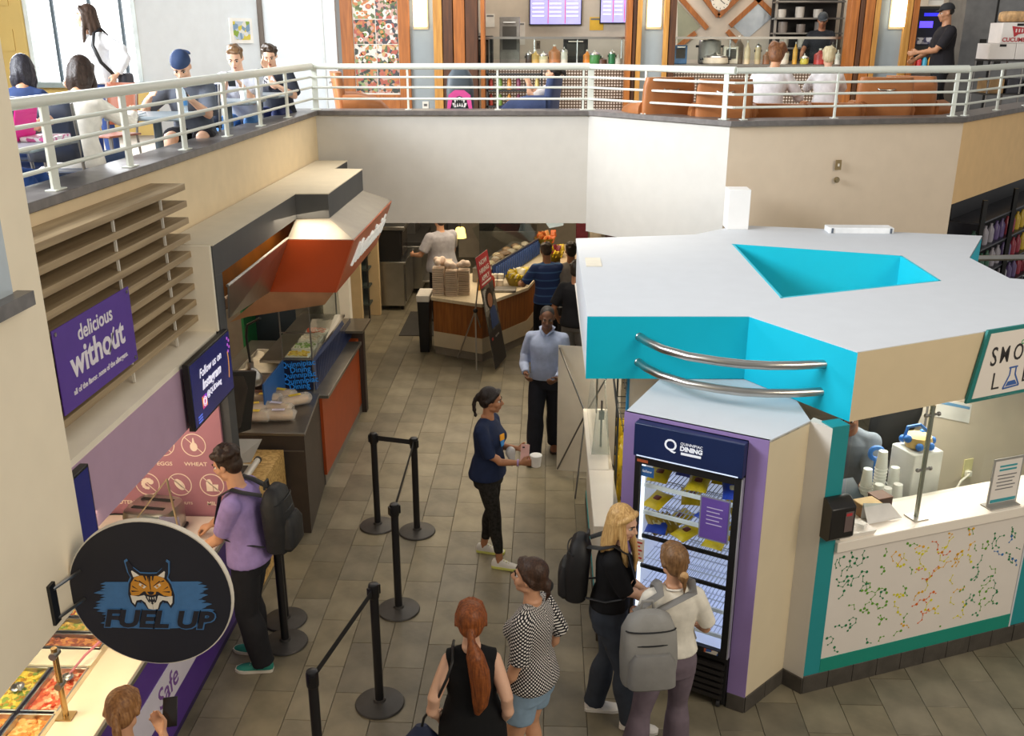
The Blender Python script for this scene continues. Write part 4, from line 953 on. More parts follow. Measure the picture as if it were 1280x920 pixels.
# wrapped sandwiches on the steel top
sw = [(-2.55, 8.45, .1, 'wrapped sandwich at the front right corner of the steel top'), (-2.68, 9.02, -.3, 'wrapped sandwich at the far right beside the steel bin'), (-2.78, 8.42, 0, 'wrapped sandwich in a clear labelled box, front of the steel shelf'), (-2.85, 8.62, .3, 'wrapped sandwich with yellow label at the back left'), (-2.62, 8.64, -.2, 'wrapped sandwich with yellow label at the back right'), (-2.5, 8.85, .6, 'large wrapped roll leaning against the blue side board'), (-2.8, 8.88, .1, 'wrapped sandwich farthest back beside the heat lamp')]
for i, (x, y, a, lab) in enumerate(sw):
    r = T('sandwich', lab, 'sandwich', (x, y, 1.05), a, 'wrapped sandwiches')
    q = MB(); q.tube([(-.13, 0, .05), (-.1, 0, .055), (.1, 0, .055), (.13, 0, .05)], [(.03, .045), (.045, .062), (.045, .062), (.03, .045)], 14, up=(0, 0, 1)); part('bread', q, M_('#d9b58a', .7, var=.2, scale=30, bump=.4), r, local=True)
    q = MB()
    for k in range(7): q.ball((-.1 + k * .033, (.01, -.01)[k % 2], .085), (.024, .03, .016), 8, 6)
    o = part('filling', q, M_('#d8a890', .6, kind='cells', scale=45, h2='#e0c0a8,#c87a64,#b8c07a,#e8d8c0'), r, local=True); o['kind'] = 'stuff'
    q = MB(); q.tube([(-.16, 0, .05), (-.14, 0, .058), (.14, 0, .058), (.16, 0, .05)], [(.04, .06), (.06, .078), (.06, .078), (.04, .06)], 14, up=(0, 0, 1)); part('wrapper', q, M_('#efe8dc', .15, alpha=.35, bump=.5, bscale=50), r, local=True)
    q = MB(); q.box((0, -.015, .1185), (.12, .05, .002)); part('label', q, M_('#d8d2e4' if i in (0, 4) else '#e8c83a', .5), r, local=True)
sc = T('steel_bin', 'open steel food bin lined with white paper behind the sandwiches', 'bin', (-3.0, 9.55, 1.03))
q = MB(); q.b2((-3.22, 9.15, 1.051), (-2.78, 9.2, 1.27)); q.b2((-3.22, 9.2, 1.04), (-3.19, 10.0, 1.27)); q.b2((-2.81, 9.2, 1.04), (-2.78, 10.0, 1.27)); q.b2((-3.22, 9.97, 1.04), (-2.78, 10.0, 1.27)); part('bin_body', q, STEEL, sc, .004)
q = MB(); q.add([(-3.19 + .38 * i / 6, 9.2 + .77 * j / 6, 1.235 + .03 * math.sin(i * 1.7 + j * 2.3)) for i in range(7) for j in range(7)], [(i * 7 + j, (i + 1) * 7 + j, (i + 1) * 7 + j + 1, i * 7 + j + 1) for i in range(6) for j in range(6)]); part('paper_liner', q, M_('#e9dfca', .7), sc)
q = MB(); q.b2((-3.35, 8.95, 1.051), (-2.75, 9.12, 1.09)); single('tray', q, STEEL, 'shallow steel tray in front of the lined steel bin', 'tray', bev=.01)
q = MB(); q.ball((-2.95, 9.03, 1.11), (.16, .05, .03), 12, 8); q.ball((-2.78, 9.0, 1.115), (.04, .035, .035), 10, 6); single('roast', q, M_('#7a3518', .4, var=.3, scale=20, bump=.4), 'browned roast meat on the shallow steel tray', 'meat')
gb = T('green_bin', 'green-sided open fridge of bottles at the back of the grill', 'fridge', (-3.5, 11.4, .3))
q = MB(); q.b2((-3.75, 11.2, .5), (-3.72, 11.7, 1.45)); part('green_side', q, M_('#1f6a3c', .5), gb)
q = MB(); q.b2((-3.72, 11.68, .5), (-3.2, 11.7, 1.45)); q.b2((-3.72, 11.2, .5), (-3.2, 11.7, .53)); part('cabinet', q, M_('#26303a', .5), gb)
for i in range(4):
    q = MB(); q.lathe((-3.62 + i * .11, 11.35, .53), [(.03, 0), (.035, .02), (.035, .15), (.014, .2), (.014, .24)], 12); single('bottle', q, M_(('#8fae3a', '#31507f', '#b8c85a', '#c05a2a')[i], .3), ('yellow-green', 'blue', 'pale green', 'orange')[i] + ' bottle in the green-sided fridge', 'bottle', 'bottles in the green-sided fridge')
# ------------------------------------------------------------------ smoothie kiosk on the right
from mathutils.geometry import tessellate_polygon
SL = M_('#4b4640', .5, var=.12, scale=9, bump=.1)
LAV = M_('#947cb4', .55, var=.015); KW = M_('#cdd1d7', .6, var=.01); KB = M_('#d8c5a2', .65, var=.012); KG = M_('#d8d2c8', .65, var=.012)
kr = T('kiosk_roof', 'white flat kiosk roof with teal fascia and a teal-lined opening', 'roof', (.31, 6.8, 2.12))
ZT, ZB = 2.6, 2.11
OUT = [(.30, 9.66), (.31, 6.80), (1.5, 6.84), (2.04, 6.01), (5.0, 7.45), (5.05, 7.7), (3.95, 8.10), (3.94, 8.9), (4.5, 9.95), (2.1, 10.45), (1.54, 9.91)]
HOLE = [(1.84, 9.44), (3.34, 8.95), (3.33, 7.98), (1.85, 7.36)]
def plate(z, th):
    q = MB(); pts = [V((x, y, z)) for x, y in OUT + HOLE]
    tr = tessellate_polygon([[V((x, y, 0)) for x, y in OUT], [V((x, y, 0)) for x, y in HOLE]])
    fs = []
    for t in tr:
        a, b, c = [pts[i] for i in t]; fs.append(t if (b - a).cross(c - a).z > 0 else t[::-1])
    q.add(pts, fs); lo = len(pts); q.add([p - V((0, 0, th)) for p in pts], [tuple(reversed(f)) for f in fs])
    for L_0, n_ in ((0, len(OUT)), (len(OUT), len(HOLE))):
        for i in range(n_):
            a, b = L_0 + i, L_0 + (i + 1) % n_; q.f.append((a, lo + a, lo + b, b)); q.m.append(0)
    return q
part('roof_deck', plate(ZT, .03), KW, kr, smooth=0)
part('ceiling_panel', plate(ZB + .02, .02), KG, kr, smooth=0)
def fas(name, a, b, m, z0=ZB, z1=ZT - .005, th=.03):
    a, b = V(a), V(b); d = (b - a).normalized(); n = V((-d.y, d.x)) * th
    q = MB(); q.prism([a, b, b + n, a + n], z0, z1); return part(name, q, m, kr)
CY = M_('#00b2cc', .6, var=.008, spec=.25)
fas('fascia', (.31, 9.64), (.31, 6.80), KW); fas('fascia', (.31, 6.795), (1.5, 6.835), CY); fas('fascia', (1.5, 6.835), (2.04, 6.005), CY)
fas('fascia', (2.04, 6.005), (5.0, 7.445), KB); fas('fascia', (5.0, 7.445), (5.05, 7.7), KB); fas('fascia', (5.05, 7.7), (3.95, 8.1), KW); fas('fascia', (3.95, 8.1), (3.94, 8.9), CY); fas('fascia', (3.94, 8.9), (4.5, 9.95), CY)
for i in range(4): # lining of the opening, reaching down inside
    a, b = V(HOLE[i]), V(HOLE[(i + 1) % 4]); d = (b - a).normalized(); n = V((-d.y, d.x)) * -.02
    q = MB(); q.prism([a, b, b + n, a + n], 1.95, ZT + .002); part('opening_lining', q, M_('#08c0d8', .5, var=.008), kr)
q = MB(); q.slab([(.36, 8.4, ZT + .001), (.5, 8.4, ZT + .001), (.5, 8.75, ZT + .001), (.36, 8.75, ZT + .001)], (0, 0, 1), .004); part('patch', q, M_('#e3dccb', .6), kr)
for zz, dz in ((2.44, 'upper'), (2.24, 'lower')):
    pts = [(.70, 6.82, zz), (.74, 6.70, zz), (.84, 6.52, zz), (1.0, 6.36, zz), (1.2, 6.26, zz), (1.36, 6.205, zz), (1.52, 6.185, zz), (1.7, 6.195, zz), (1.93, 6.235, zz)]
    r = T('hand_bar', dz + ' curved steel bar wrapped round the teal kiosk fascia', 'bar', (.66, 6.8, zz))
    q = MB(); q.tube(pts, .031, 14); part('bar', q, STEEL, r)
    for e in (pts[0], pts[-1]):
        q = MB(); q.ball(e, (.036, .036, .036), 10, 8); part('end_cap', q, STEEL, r)
q = MB(); q.b2((1.92, 10.2, 2.6), (2.15, 10.44, 3.02)); single('duct_box', q, M_('#f0efee', .6, var=.01), 'white upright duct box at the back edge of the kiosk roof', 'duct', bev=.004)
q = MB(); q.b2((2.95, 10.02, 2.6), (3.62, 10.2, 2.66)); o = single('roof_vent', q, M_('#eef0f2', .5), 'low white vent box on the far edge of the kiosk roof', 'vent', bev=.004)
for a in (2.975, 3.58):
    q = MB(); q.b2((a, 10.012, 2.605), (a + .02, 10.02, 2.655)); part('end_slot', q, M_('#5b6470', .5), o)

# sign on the beige fascia
u = V((.9, .437, 0)).normalized(); n_ = u.cross(V((0, 0, 1)))
so = V((2.04, 6.01, 0)) + n_ * .012
f = onp(so, u, (0, 0, 1))
ss = T('kiosk_sign', 'slanted white SMOOTHIE LAB sign with dark teal frame on the beige fascia', 'sign', tuple(f(1.7, 2.1)))
q = MB(); flat(q, f, [(1.04, 2.085), (2.5, 2.085), (2.4, 2.615), (1.14, 2.615)], 0, .02); part('frame', q, M_('#1d7a76', .5, var=.02), ss)
q = MB(); flat(q, f, [(1.085, 2.115), (2.465, 2.115), (2.375, 2.588), (1.17, 2.588)], .018, .024); part('face', q, M_('#e9e0d6', .55, var=.01), ss)
DKL = M_('#2e2a2a', .6); fo = lambda a, b: f(a, b, .0245)
for i, ch in enumerate('SMOOTHIE'):
    col = M_('#2f9a6a', .5) if i == 3 else DKL
    part('lettering', txt_mb(ch, .175 if i else .20, fo(1.235 + i * .105 + (.03 if i > 1 else 0), 2.405 + i * .004), u, (0, 0, 1), sx=.72, off=.001), col, ss, smooth=0)
part('lettering', txt_mb('L', .19, fo(1.29, 2.215), u, (0, 0, 1), sx=1.0, off=-.002), DKL, ss, smooth=0)
part('lettering', txt_mb('B', .19, fo(1.60, 2.235), u, (0, 0, 1), sx=1.0, off=-.002), DKL, ss, smooth=0)
fs_ = onp(fo(0, 0), u, (0, 0, 1)); q = MB()
for a, b in (((1.375, 2.15), (1.425, 2.25)), ((1.425, 2.25), (1.425, 2.30)), ((1.48, 2.30), (1.48, 2.25)), ((1.48, 2.25), (1.535, 2.16)), ((1.535, 2.16), (1.375, 2.15)), ((1.41, 2.305), (1.495, 2.308))): seg2(q, fs_, a, b, .012)
part('flask_mark', q, M_('#3a62a8', .5), ss)
q = MB(); flat(q, fs_, [(1.40, 2.165), (1.515, 2.17), (1.487, 2.205), (1.42, 2.2)]); part('flask_liquid', q, M_('#3a62a8', .5), ss)
q = MB(); ringshape(q, fs_, (1.505, 2.49), .017, .006, 14); part('bubble_mark', q, M_('#3aa56a', .5), ss)
q = MB(); flat(q, fs_, [(1.525, 2.52), (1.56, 2.525), (1.545, 2.555)]); part('spark_mark', q, M_('#d8a060', .5), ss)

# fridge housing: white box with lavender front, slate base
hb = T('fridge_housing', 'white boxed kiosk corner with lavender front around the fridge', 'cabinet', (1.2, 6.3, 0))
P = [(.56, 6.15), (1.44, 5.68), (1.79, 6.03), (1.79, 7.0), (.95, 7.0)]
PF = M_('#d9caac', .6, var=.01)
for pl_ in ([(1.44, 5.68), (1.79, 6.03), (1.75, 6.07), (1.405, 5.72)], [(1.79, 6.03), (1.79, 7.0), (1.75, 7.0), (1.75, 6.03)], [(.56, 6.15), (.95, 7.0), (.98, 6.98), (.60, 6.13)]):
    q = MB(); q.prism(pl_, .0, 2.095); part('side_panel', q, PF, hb)
q = MB(); q.prism(P, 2.085, 2.105); part('top_board', q, KW, hb)
du = V((.88, -.47, 0)).normalized(); dn = du.cross(V((0, 0, 1))); f0 = V((.56, 6.15, 0))
fl_ = onp(f0, du, (0, 0, 1))
q = MB(); flat(q, fl_, [(-.005, 0), (.105, 0), (.105, 2.105), (-.005, 2.105)], -.02, .006); part('lavender_panel', q, LAV, hb)
q = MB(); flat(q, fl_, [(.87, .13), (1.0, .13), (1.0, 2.105), (.87, 2.105)], -.02, .006); part('lavender_panel', q, LAV, hb)
q = MB(); flat(q, fl_, [(.105, 2.08), (.87, 2.08), (.87, 2.105), (.105, 2.105)], -.02, .006); part('lavender_panel', q, LAV, hb)
q = MB(); flat(q, fl_, [(.87, 0), (1.0, 0), (1.0, .13), (.87, .13)], -.02, .01); part('base_tile', q, SL, hb, .003)
e1 = onp((1.443, 5.682, 0), (.35, .35, 0), (0, 0, 1))
for a, b in ((0, .245), (.249, .495)):
    q = MB(); flat(q, e1, [(a, 0), (b, 0), (b, .13), (a, .13)], 0, .01); part('base_tile', q, SL, hb, .003)
kp = T('corner_panel', 'pale return wall beside the teal post with slate base', 'wall panel', (1.85, 5.98, 0))
q = MB(); q.prism([(1.785, 6.03), (1.905, 5.905), (1.95, 5.95), (1.83, 6.1)], .13, 2.1); part('panel', q, KG, kp)
e1 = onp((1.787, 6.025, 0), (.12, -.125, 0), (0, 0, 1)); q = MB(); flat(q, e1, [(0, 0), (.17, 0), (.17, .13), (0, .13)], 0, .01); part('base_tile', q, SL, kp, .003)
q = MB(); q.prism([(.66, 7.03), (1.85, 7.03), (1.85, 7.1), (.66, 7.1)], 0, 2.1); part('rear_panel', q, KG, kp)
q = MB(); q.b2((.645, 7.02, 0), (.662, 7.11, 2.1)); part('edge_strip', q, M_('#1583b8', .5), kp)

# drinks fridge
fr = T('display_fridge', 'tall black glass-door fridge with navy header, mostly empty white shelves', 'fridge', tuple(fl_(.485, 0)), )
def rec(name, pts, a, b, m, bv=0, pr=None): q = MB(); flat(q, fl_, pts, a, b); return part(name, q, m, pr or fr, bv)
R4 = lambda a, b, c, d: [(a, b), (c, b), (c, d), (a, d)]
rec('side_wall', R4(.11, .03, .135, 2.07), -.58, .03, BLACK); rec('side_wall', R4(.84, .03, .865, 2.07), -.58, .03, BLACK)
rec('back_wall', R4(.11, .03, .865, 2.07), -.6, -.58, BLACK); rec('floor_wall', R4(.135, .38, .84, .44), -.58, .03, BLACK); rec('roof_wall', R4(.135, 1.83, .84, 2.07), -.58, .03, BLACK)
q = MB(); flat(q, fl_, [(.105, 1.835), (.868, 1.835), (.868, 2.075), (.105, 2.075)], .006, .085); part('header', q, M_('#14254e', .35, var=.04, emit=.05), fr, .004)
rec('header_glow', R4(.13, 1.838, .84, 1.846), .0855, .088, M_('#cfdcf4', .5, emit=.6))
HW = M_('#e7ebf4', .5, emit=.25)
txt(fr, 'Q', .115, fl_(.37, 1.965, .086), du, (0, 0, 1), HW, off=.001)
txt(fr, 'QUINNIPIAC', .027, fl_(.515, 1.993, .086), du, (0, 0, 1), HW)
txt(fr, 'DINING', .044, fl_(.515, 1.958, .086), du, (0, 0, 1), HW, off=.002)
q = MB(); flat(q, onp(fl_(0, 0, .086), du, (0, 0, 1)), [(.445, 1.915), (.585, 1.915), (.585, 1.932), (.445, 1.932)]); part('strap_line', q, HW, fr)
LIN = M_('#d8def6', .5, var=.01, emit=.36)  # liner glows by itself, standing in for light inside the fridge
rec('back_liner', R4(.135, .44, .84, 1.83), -.58, -.55, LIN); rec('side_liner', R4(.135, .44, .145, 1.83), -.55, .02, LIN); rec('side_liner', R4(.83, .44, .84, 1.83), -.55, .02, LIN); rec('floor_liner', R4(.145, .44, .83, .452), -.55, .02, LIN)
LED = M_('#f0f4ff', .5, emit=1.3)
rec('light_strip', R4(.148, .5, .16, 1.8), -.02, .01, LED); rec('light_strip', R4(.815, .5, .827, 1.8), -.02, .01, LED)
dr = rec('door', R4(.112, .44, .152, 1.825), .03, .07, BLACK, .004)
for r4 in (R4(.815, .44, .863, 1.825), R4(.152, .44, .815, .485), R4(.152, 1.775, .815, 1.825)): rec('door_rail', r4, .03, .07, BLACK, .003, dr)
q = MB(); flat(q, fl_, R4(.152, .485, .815, 1.775), .045, .05); part('glass_pane', q, GLASS(), dr, smooth=0)
rec('hinge_strip', R4(.863, .44, .872, 1.825), .03, .07, M_('#c9ccd4', .3, .6), 0, dr)
WIRE = M_('#cfd3dc', .3, .7)
def shelf(z, bar):
    q = MB(); flat(q, fl_, R4(.147, z - .012, .828, z), -.52, -.03) if False else None
    q = MB()
    for i in range(24): q.tube([fl_(.16 + i * .0285, z, -.53), fl_(.16 + i * .0285, z, -.02)], .0035, 5)
    for d in (-.5, -.3, -.12): q.tube([fl_(.147, z, d), fl_(.828, z, d)], .004, 5)
    o = part('shelf', q, WIRE, fr); o['kind'] = 'stuff'
    rec('shelf_edge', R4(.147, z - .02, .828, z + .008), -.02, -.005, BLACK if bar else M_('#eef0f6', .4, emit=.1))
for z, b in ((1.59, 0), (1.38, 0), (1.19, 1), (.95, 1), (.76, 0), (.56, 0)): shelf(z, b)
for i in range(6): rec('grille_slat', R4(.13, .075 + i * .05, .845, .105 + i * .05), .01, .05, M_('#23201f', .5))
rec('grille_back', R4(.135, .04, .84, .38), -.3, -.28, BLACK)
for a in (.16, .82):
    q = MB(); q.tube([fl_(a - .012, .03, .02), fl_(a + .012, .03, .02)], .028, 12); part('caster', q, M_('#4a4a4c', .4, .5), fr)
cd = rec('door_card', R4(.60, 1.33, .79, 1.63), .0505, .054, M_('#6b4fa8', .5), 0, dr)
rec('card_frame', R4(.59, 1.32, .80, 1.64), .0502, .0525, M_('#8a8c98', .4), 0, dr)
q = MB(); ff = onp(fl_(0, 0, .0542), du, (0, 0, 1))
for i in range(5): flat(q, ff, R4(.64, 1.56 - i * .03, .75 - (i % 2) * .02, 1.566 - i * .03))
part('card_print', q, M_('#cfc4e8', .5), dr)
rec('blue_sticker', R4(.155, 1.68, .25, 1.755), .0505, .053, M_('#2b5f9c', .5), 0, dr)
txt(fr, 'follow', .028, fl_(.20, 1.72, .0535), du, (0, 0, 1), M_('#e8eef8', .5))
rec('notice_sticker', R4(.118, 1.02, .215, 1.20), .0715, .075, M_('#d9cfc0', .5), .002, dr)
q = MB(); ff = onp(fl_(0, 0, .0752), du, (0, 0, 1))
for i in range(5): flat(q, ff, R4(.132, 1.165 - i * .03, .20 - (i % 2) * .015, 1.178 - i * .03))
part('notice_print', q, M_('#b8433c', .5), dr)
rec('energy_label', R4(.70, .45, .80, .48), .0705, .0725, M_('#b86a3a', .5, kind='cells', scale=30, h2='#b85a3a,#3a62a8,#d8d0c0'), 0, dr)
rec('badge', R4(.13, 1.79, .21, 1.81), .0705, .0725, M_('#b85f3a', .4), 0, dr)
# snack bags in the fridge
def pillow(c, R, w_, h_, t_):
    q = MB(); n = 8; top = []; bot = []
    for i in range(n + 1):
        for j in range(n + 1):
            a, b = i / n * 2 - 1, j / n * 2 - 1; th = t_ * max(0, (1 - a ** 4) * (1 - b ** 4)) ** .6
            x = a * w_ / 2 * (1 - .06 * (1 - abs(b))); y = b * h_ / 2 * (1 - .05 * (1 - abs(a)))
            top.append(V((x, y, th / 2))); bot.append(V((x, y, -th / 2)))
    vs = [R @ p + V(c) for p in top + bot]; k = (n + 1) ** 2; fs = []
    for i in range(n):
        for j in range(n):
            a = i * (n + 1) + j; fs.append((a, a + n + 1, a + n + 2, a + 1)); fs.append((k + a, k + a + 1, k + a + n + 2, k + a + n + 1))
    q.add(vs, fs); return q
YE = M_('#e8c51e', .35, var=.1, scale=14); BLB = M_('#2747b8', .35, var=.15)
rng = random.Random(11)
def bag(label, s, z, d, ang, col, w_=.15, h_=.2, group='snack bags in the fridge', tilt=.25):
    R = Matrix(((du.x, -dn.x, 0), (du.y, -dn.y, 0), (0, 0, 1))) @ Matrix.Rotation(ang, 3, 'Z') @ Matrix.Rotation(tilt, 3, 'X')
    c = fl_(s, z + .05, d); r = T('snack_bag', label, 'snack bag', (c.x, c.y, z + .006), 0, group)
    part('pouch', pillow(c, R, w_, h_, .05), col, r)
    q = MB(); qq = pillow(c + R @ V((0, .0, .004)), R, w_ * .5, h_ * .36, .052); part('print', qq, M_('#7a2f1c' if col is YE else '#e8d8a0', .4), r)
rows = [(1.59, 5, 'topmost'), (1.38, 4, 'second'), (1.19, 6, 'third')]
for z, n, nm in rows:
    for i in range(n):
        s = .22 + .56 * (i + .2 * rng.random()) / (n - 1) if n > 1 else .4
        col = YE if (i * 7 + n) % 3 else BLB
        d = (-.12, -.3)[i % 2]
        bag('%s snack bag lying on the %s fridge shelf, number %s from the left' % ('yellow' if col is YE else 'blue', nm, ('one', 'two', 'three', 'four', 'five', 'six')[i]), min(s, .76), z, d, rng.uniform(-.6, .6), col, .15, .2)
for i in range(5): # a bunch of bananas-like yellow pouches at the left
    bag('slim yellow pouch, %s of the bunch on the third fridge shelf' % ('first', 'second', 'third', 'fourth', 'fifth')[i], .20 + i * .03, 1.195, -.1 - i * .02, 1.2 + i * .1, M_('#b8952a', .4, var=.2), .06, .18, 'bunch of yellow pouches', .9)

# ------------------------------------------------------------------ smoothie counter
cu_ = V((.932, .363, 0)).normalized(); cn = cu_.cross(V((0, 0, 1))); c0 = V((1.905, 5.905, 0)); cf = onp(c0, cu_, (0, 0, 1))
sc_ = T('smoothie_counter', 'white kiosk counter printed with coloured molecules, teal trim and slate base', 'counter', tuple(cf(1.4, 0)))
def cp(name, r4, a, b, m, bv=0): q = MB(); flat(q, cf, r4, a, b); return part(name, q, m, sc_, bv)
TE = M_('#1f8d93', .5, var=.015)
cp('teal_post', R4(0, .15, .135, 2.11), -.12, 0, TE); cp('white_panel', R4(.135, .15, 1.90, 1.155), -.06, -.004, M_('#e2dad2', .5, var=.01)); cp('teal_band', R4(.135, .15, 1.90, .265), -.02, .002, M_('#128a78', .5, var=.01))
cp('white_edge', R4(1.90, .15, 1.915, 1.155), -.06, .004, KW); q = MB(); flat(q, cf, [(1.915, .15), (3.2, .15), (3.2, 1.155), (1.915, 1.155)], -.06, -.006); part('teal_panel', q, TE, sc_)
for i in range(9):
    cp('base_tile', R4(-.0 + i * .218, 0, .214 + i * .218, .15), -.06, .006, SL, .003)
for i in range(4): cp('base_tile', R4(1.965 + i * .3, 0, 2.26 + i * .3, .15), -.06, .006, SL, .003)
q = MB(); q.loft([[cf(a, z, d) for a, d in ((.135, .03), (3.2, .03), (3.2, -.40), (.135, -.40))][::-1] for z in (1.155, 1.235)]); part('counter_top', q, M_('#efe6da', .35, var=.01), sc_, .005)
q = MB(); rng = random.Random(21); cols = ['#2a6fb0', '#1f7a4a', '#5f9a2a', '#d8cf20', '#e0a81e', '#d8661e', '#3f8a5a']
mm = [M_(c, .5) for c in cols]; f2 = onp(cf(0, 0, -.0038), cu_, (0, 0, 1))
def molecule(x, y, ci, n, sp):
    q.mi = ci; p = (x, y); a = rng.uniform(0, 6.3); ps = [p]
    for k in range(n):
        a += rng.choice((-1, 1)) * rng.uniform(.6, 1.3); c = (ps[-1][0] + sp * math.cos(a), ps[-1][1] + sp * math.sin(a))
        if not (.16 < c[0] < 1.87 and .29 < c[1] < 1.13): continue
        seg2(q, f2, ps[-1], c, .0022); ps.append(c)
    for c in ps:
        r = rng.choice((.005, .006, .008, .011)); flat(q, f2, circ(c, r, 10), 0, .0024)
for k in range(110):
    x = .17 + 1.68 * ((k * .618) % 1); y = .3 + .82 * rng.random(); t = (x - .16) / 1.7
    ci = (0 if y < .5 and rng.random() < .6 else 1) if t < .13 else rng.choice((1, 2, 2)) if t < .3 else rng.choice((2, 3, 4)) if t < .42 else rng.choice((4, 5, 5, 3)) if t < .58 else rng.choice((3, 3, 2, 4)) if t < .75 else rng.choice((2, 6, 1)) if t < .9 else rng.choice((6, 1, 0))
    molecule(x, y, ci, rng.choice((2, 3, 4)), rng.uniform(.028, .046))
o = part('molecule_print', q, mm, sc_, smooth=0); o['kind'] = 'stuff'
gg = T('kiosk_glass', 'glass screen with a steel clamp post standing on the smoothie counter', 'glass screen', tuple(cf(.9, 1.235, -.1)))
q = MB(); q.tube([cf(.91, 1.236, -.1), cf(.91, 2.11, -.1)], .017, 12); part('post', q, M_('#aab0a4', .25, .8), gg)
q = MB(); q.loft([[cf(.91 + a, z, -.1 + b) for a, b in ((-.06, -.06), (.06, -.06), (.06, .06), (-.06, .06))] for z in (1.2355, 1.245)]); part('base_plate', q, M_('#b9b6ae', .3, .7), gg)
for z in (1.62, 2.04):
    q = MB(); q.tube([cf(.86, z, -.1), cf(.97, z, -.1)], .010, 8); q.ball(cf(.86, z, -.1), .017, 8, 6); q.ball(cf(.97, z, -.1), .017, 8, 6); part('clamp', q, STEELD, gg)
q = MB(); flat(q, cf, R4(.25, 1.40, 2.9, 2.11), -.104, -.096); part('glass_pane', q, GLASS(), gg, smooth=0)
sh = T('sign_holder', 'upright grey sign holder with a printed sheet on the smoothie counter', 'sign', tuple(cf(1.64, 1.235, -.05)))
q = MB(); flat(q, cf, R4(1.50, 1.245, 1.78, 1.63), -.05, -.042); part('frame', q, M_('#a5a39f', .4, .3), sh)
q = MB(); flat(q, cf, R4(1.515, 1.27, 1.765, 1.61), -.042, -.039); part('sheet', q, M_('#e4ddd6', .5, var=.01), sh)
q = MB(); q.loft([[cf(a, z, d) for a, d in ((1.5, -.1), (1.78, -.1), (1.78, 0), (1.5, 0))] for z in (1.236, 1.246)]); part('foot', q, M_('#a5a39f', .4, .3), sh)
fz = onp(cf(0, 0, -.0388), cu_, (0, 0, 1)); q = MB(); q.mi = 0
for i in range(2): flat(q, fz, R4(1.56, 1.56 - i * .03, 1.72, 1.574 - i * .03))
flat(q, fz, R4(1.52, 1.275, 1.76, 1.30)); q.mi = 1
for i in range(5): flat(q, fz, R4(1.55 + .01 * (i % 2), 1.49 - i * .028, 1.73 - .015 * (i % 3), 1.497 - i * .028))
part('sheet_print', q, [M_('#3a9aa5', .5), M_('#6a6a6c', .5)], sh)
sz = T('soap_dispenser', 'black wall dispenser on the teal kiosk post', 'dispenser', tuple(cf(.09, 1.36, .06)))
q = MB(); q.loft([[cf(a, z, d) for a, d in ((-.01, 0), (.185, 0), (.185, dd), (-.01, dd))][::-1] for z, dd in ((1.30, .08), (1.33, .11), (1.55, .11), (1.60, .04))]); part('housing', q, M_('#1d1b1b', .35), sz, .006)
q = MB(); flat(q, cf, R4(.10, 1.37, .165, 1.52), .11, .114); part('window_label', q, M_('#6a5a58', .4), sz)
q = MB(); flat(q, cf, R4(.105, 1.49, .15, 1.51), .114, .1155); part('red_mark', q, M_('#b8323a', .5), sz)

# behind the glass
def at_(s, z, d): return cf(s, z, d)
kw = MB(); flat(kw, cf, R4(1.72, 0, 4.4, 2.12), -1.42, -1.36); struct('wall_kiosk', kw, M_('#cbbda9', .7, var=.02))
q = MB(); q.loft([[cf(a, z, d) for a, d in ((.35, -.42), (1.75, -.42), (1.75, -.95), (.35, -.95))][::-1] for z in (.0, .95)]); single('back_worktop', q, M_('#8f8a84', .4, .3), 'low steel worktop inside the kiosk behind the counter', 'worktop', bev=.004)
q = MB(); q.loft([[cf(a, z, d) for a, d in ((1.22, -.52), (1.50, -.52), (1.50, -.78), (1.22, -.78))][::-1] for z in (.951, 1.50)]); o = single('white_bin', q, M_('#dcdad6', .4), 'tall white box unit inside the kiosk beside the clear cups', 'box', bev=.012)
cup = M_('#f2f1ec', .25, alpha=.85, var=.02)
for i, (s, d, n, z) in enumerate(((.90, -.5, 9, .952), (1.0, -.52, 7, .952), (1.08, -.50, 8, .952), (.88, -.62, 12, .952), (1.04, -.66, 16, .952), (1.14, -.62, 11, .952))):
    b = at_(s, z, d); r = T('cup_stack', ('short stack of clear cups at the left front', 'second short stack of clear cups from the left', 'third short stack of clear cups nearest the white box', 'taller stack of clear cups behind on the left', 'tallest stack of clear cups beside the white box', 'stack of clear cups at the back right')[i], 'cups', tuple(b), 0, 'stacks of clear cups in the kiosk')
    for k in range(n):
        q = MB(); q.lathe(b + V((0, 0, k * .027)), [(.05, 0), (.05, .006), (.046, .008), (.034, .15)], 14); part('cup', q, cup, r)
blu = M_('#2a72c8', .45)
bt = T('blue_toy_pail', 'bright blue and yellow tub on top of the white box', 'tub', tuple(at_(1.36, 1.50, -.66)))
q = MB(); c = at_(1.36, 1.505, -.66); q.lathe(c, [(.09, 0), (.11, .05), (.1, .09)], 16); part('tub_body', q, M_('#d8b46a', .5, var=.2), bt)
for a in range(7):
    q = MB(); p = c + V((.11 * math.cos(a * .9), .11 * math.sin(a * .9), .05 + .03 * math.sin(a * 2))); q.ball(p, .032, 8, 6); part('blue_knob', q, blu, bt)
q = MB(); q.tube([c + V((-.11, 0, .06)), c + V((-.09, 0, .16)), c + V((0, 0, .18)), c + V((.07, 0, .12))], .014, 8); part('handle', q, blu, bt)
bt = T('blue_clip', 'bright blue clip ring behind the clear cups', 'clip', tuple(at_(1.1, 1.42, -.8)))
c = at_(1.1, 1.42, -.8); q = MB(); q.tube([c + V((.05 * math.cos(t), 0, .05 * math.sin(t))) for t in [i * .45 for i in range(12)]], .02, 8); part('ring', q, blu, bt)
q = MB(); q.tube([c + V((0, 0, -.06)), c + V((0, 0, -.46))], .012, 8); part('stem', q, blu, bt)
tb = T('register', 'black till with a dark sloping screen inside the kiosk', 'register', tuple(at_(.7, .951, -.62)))
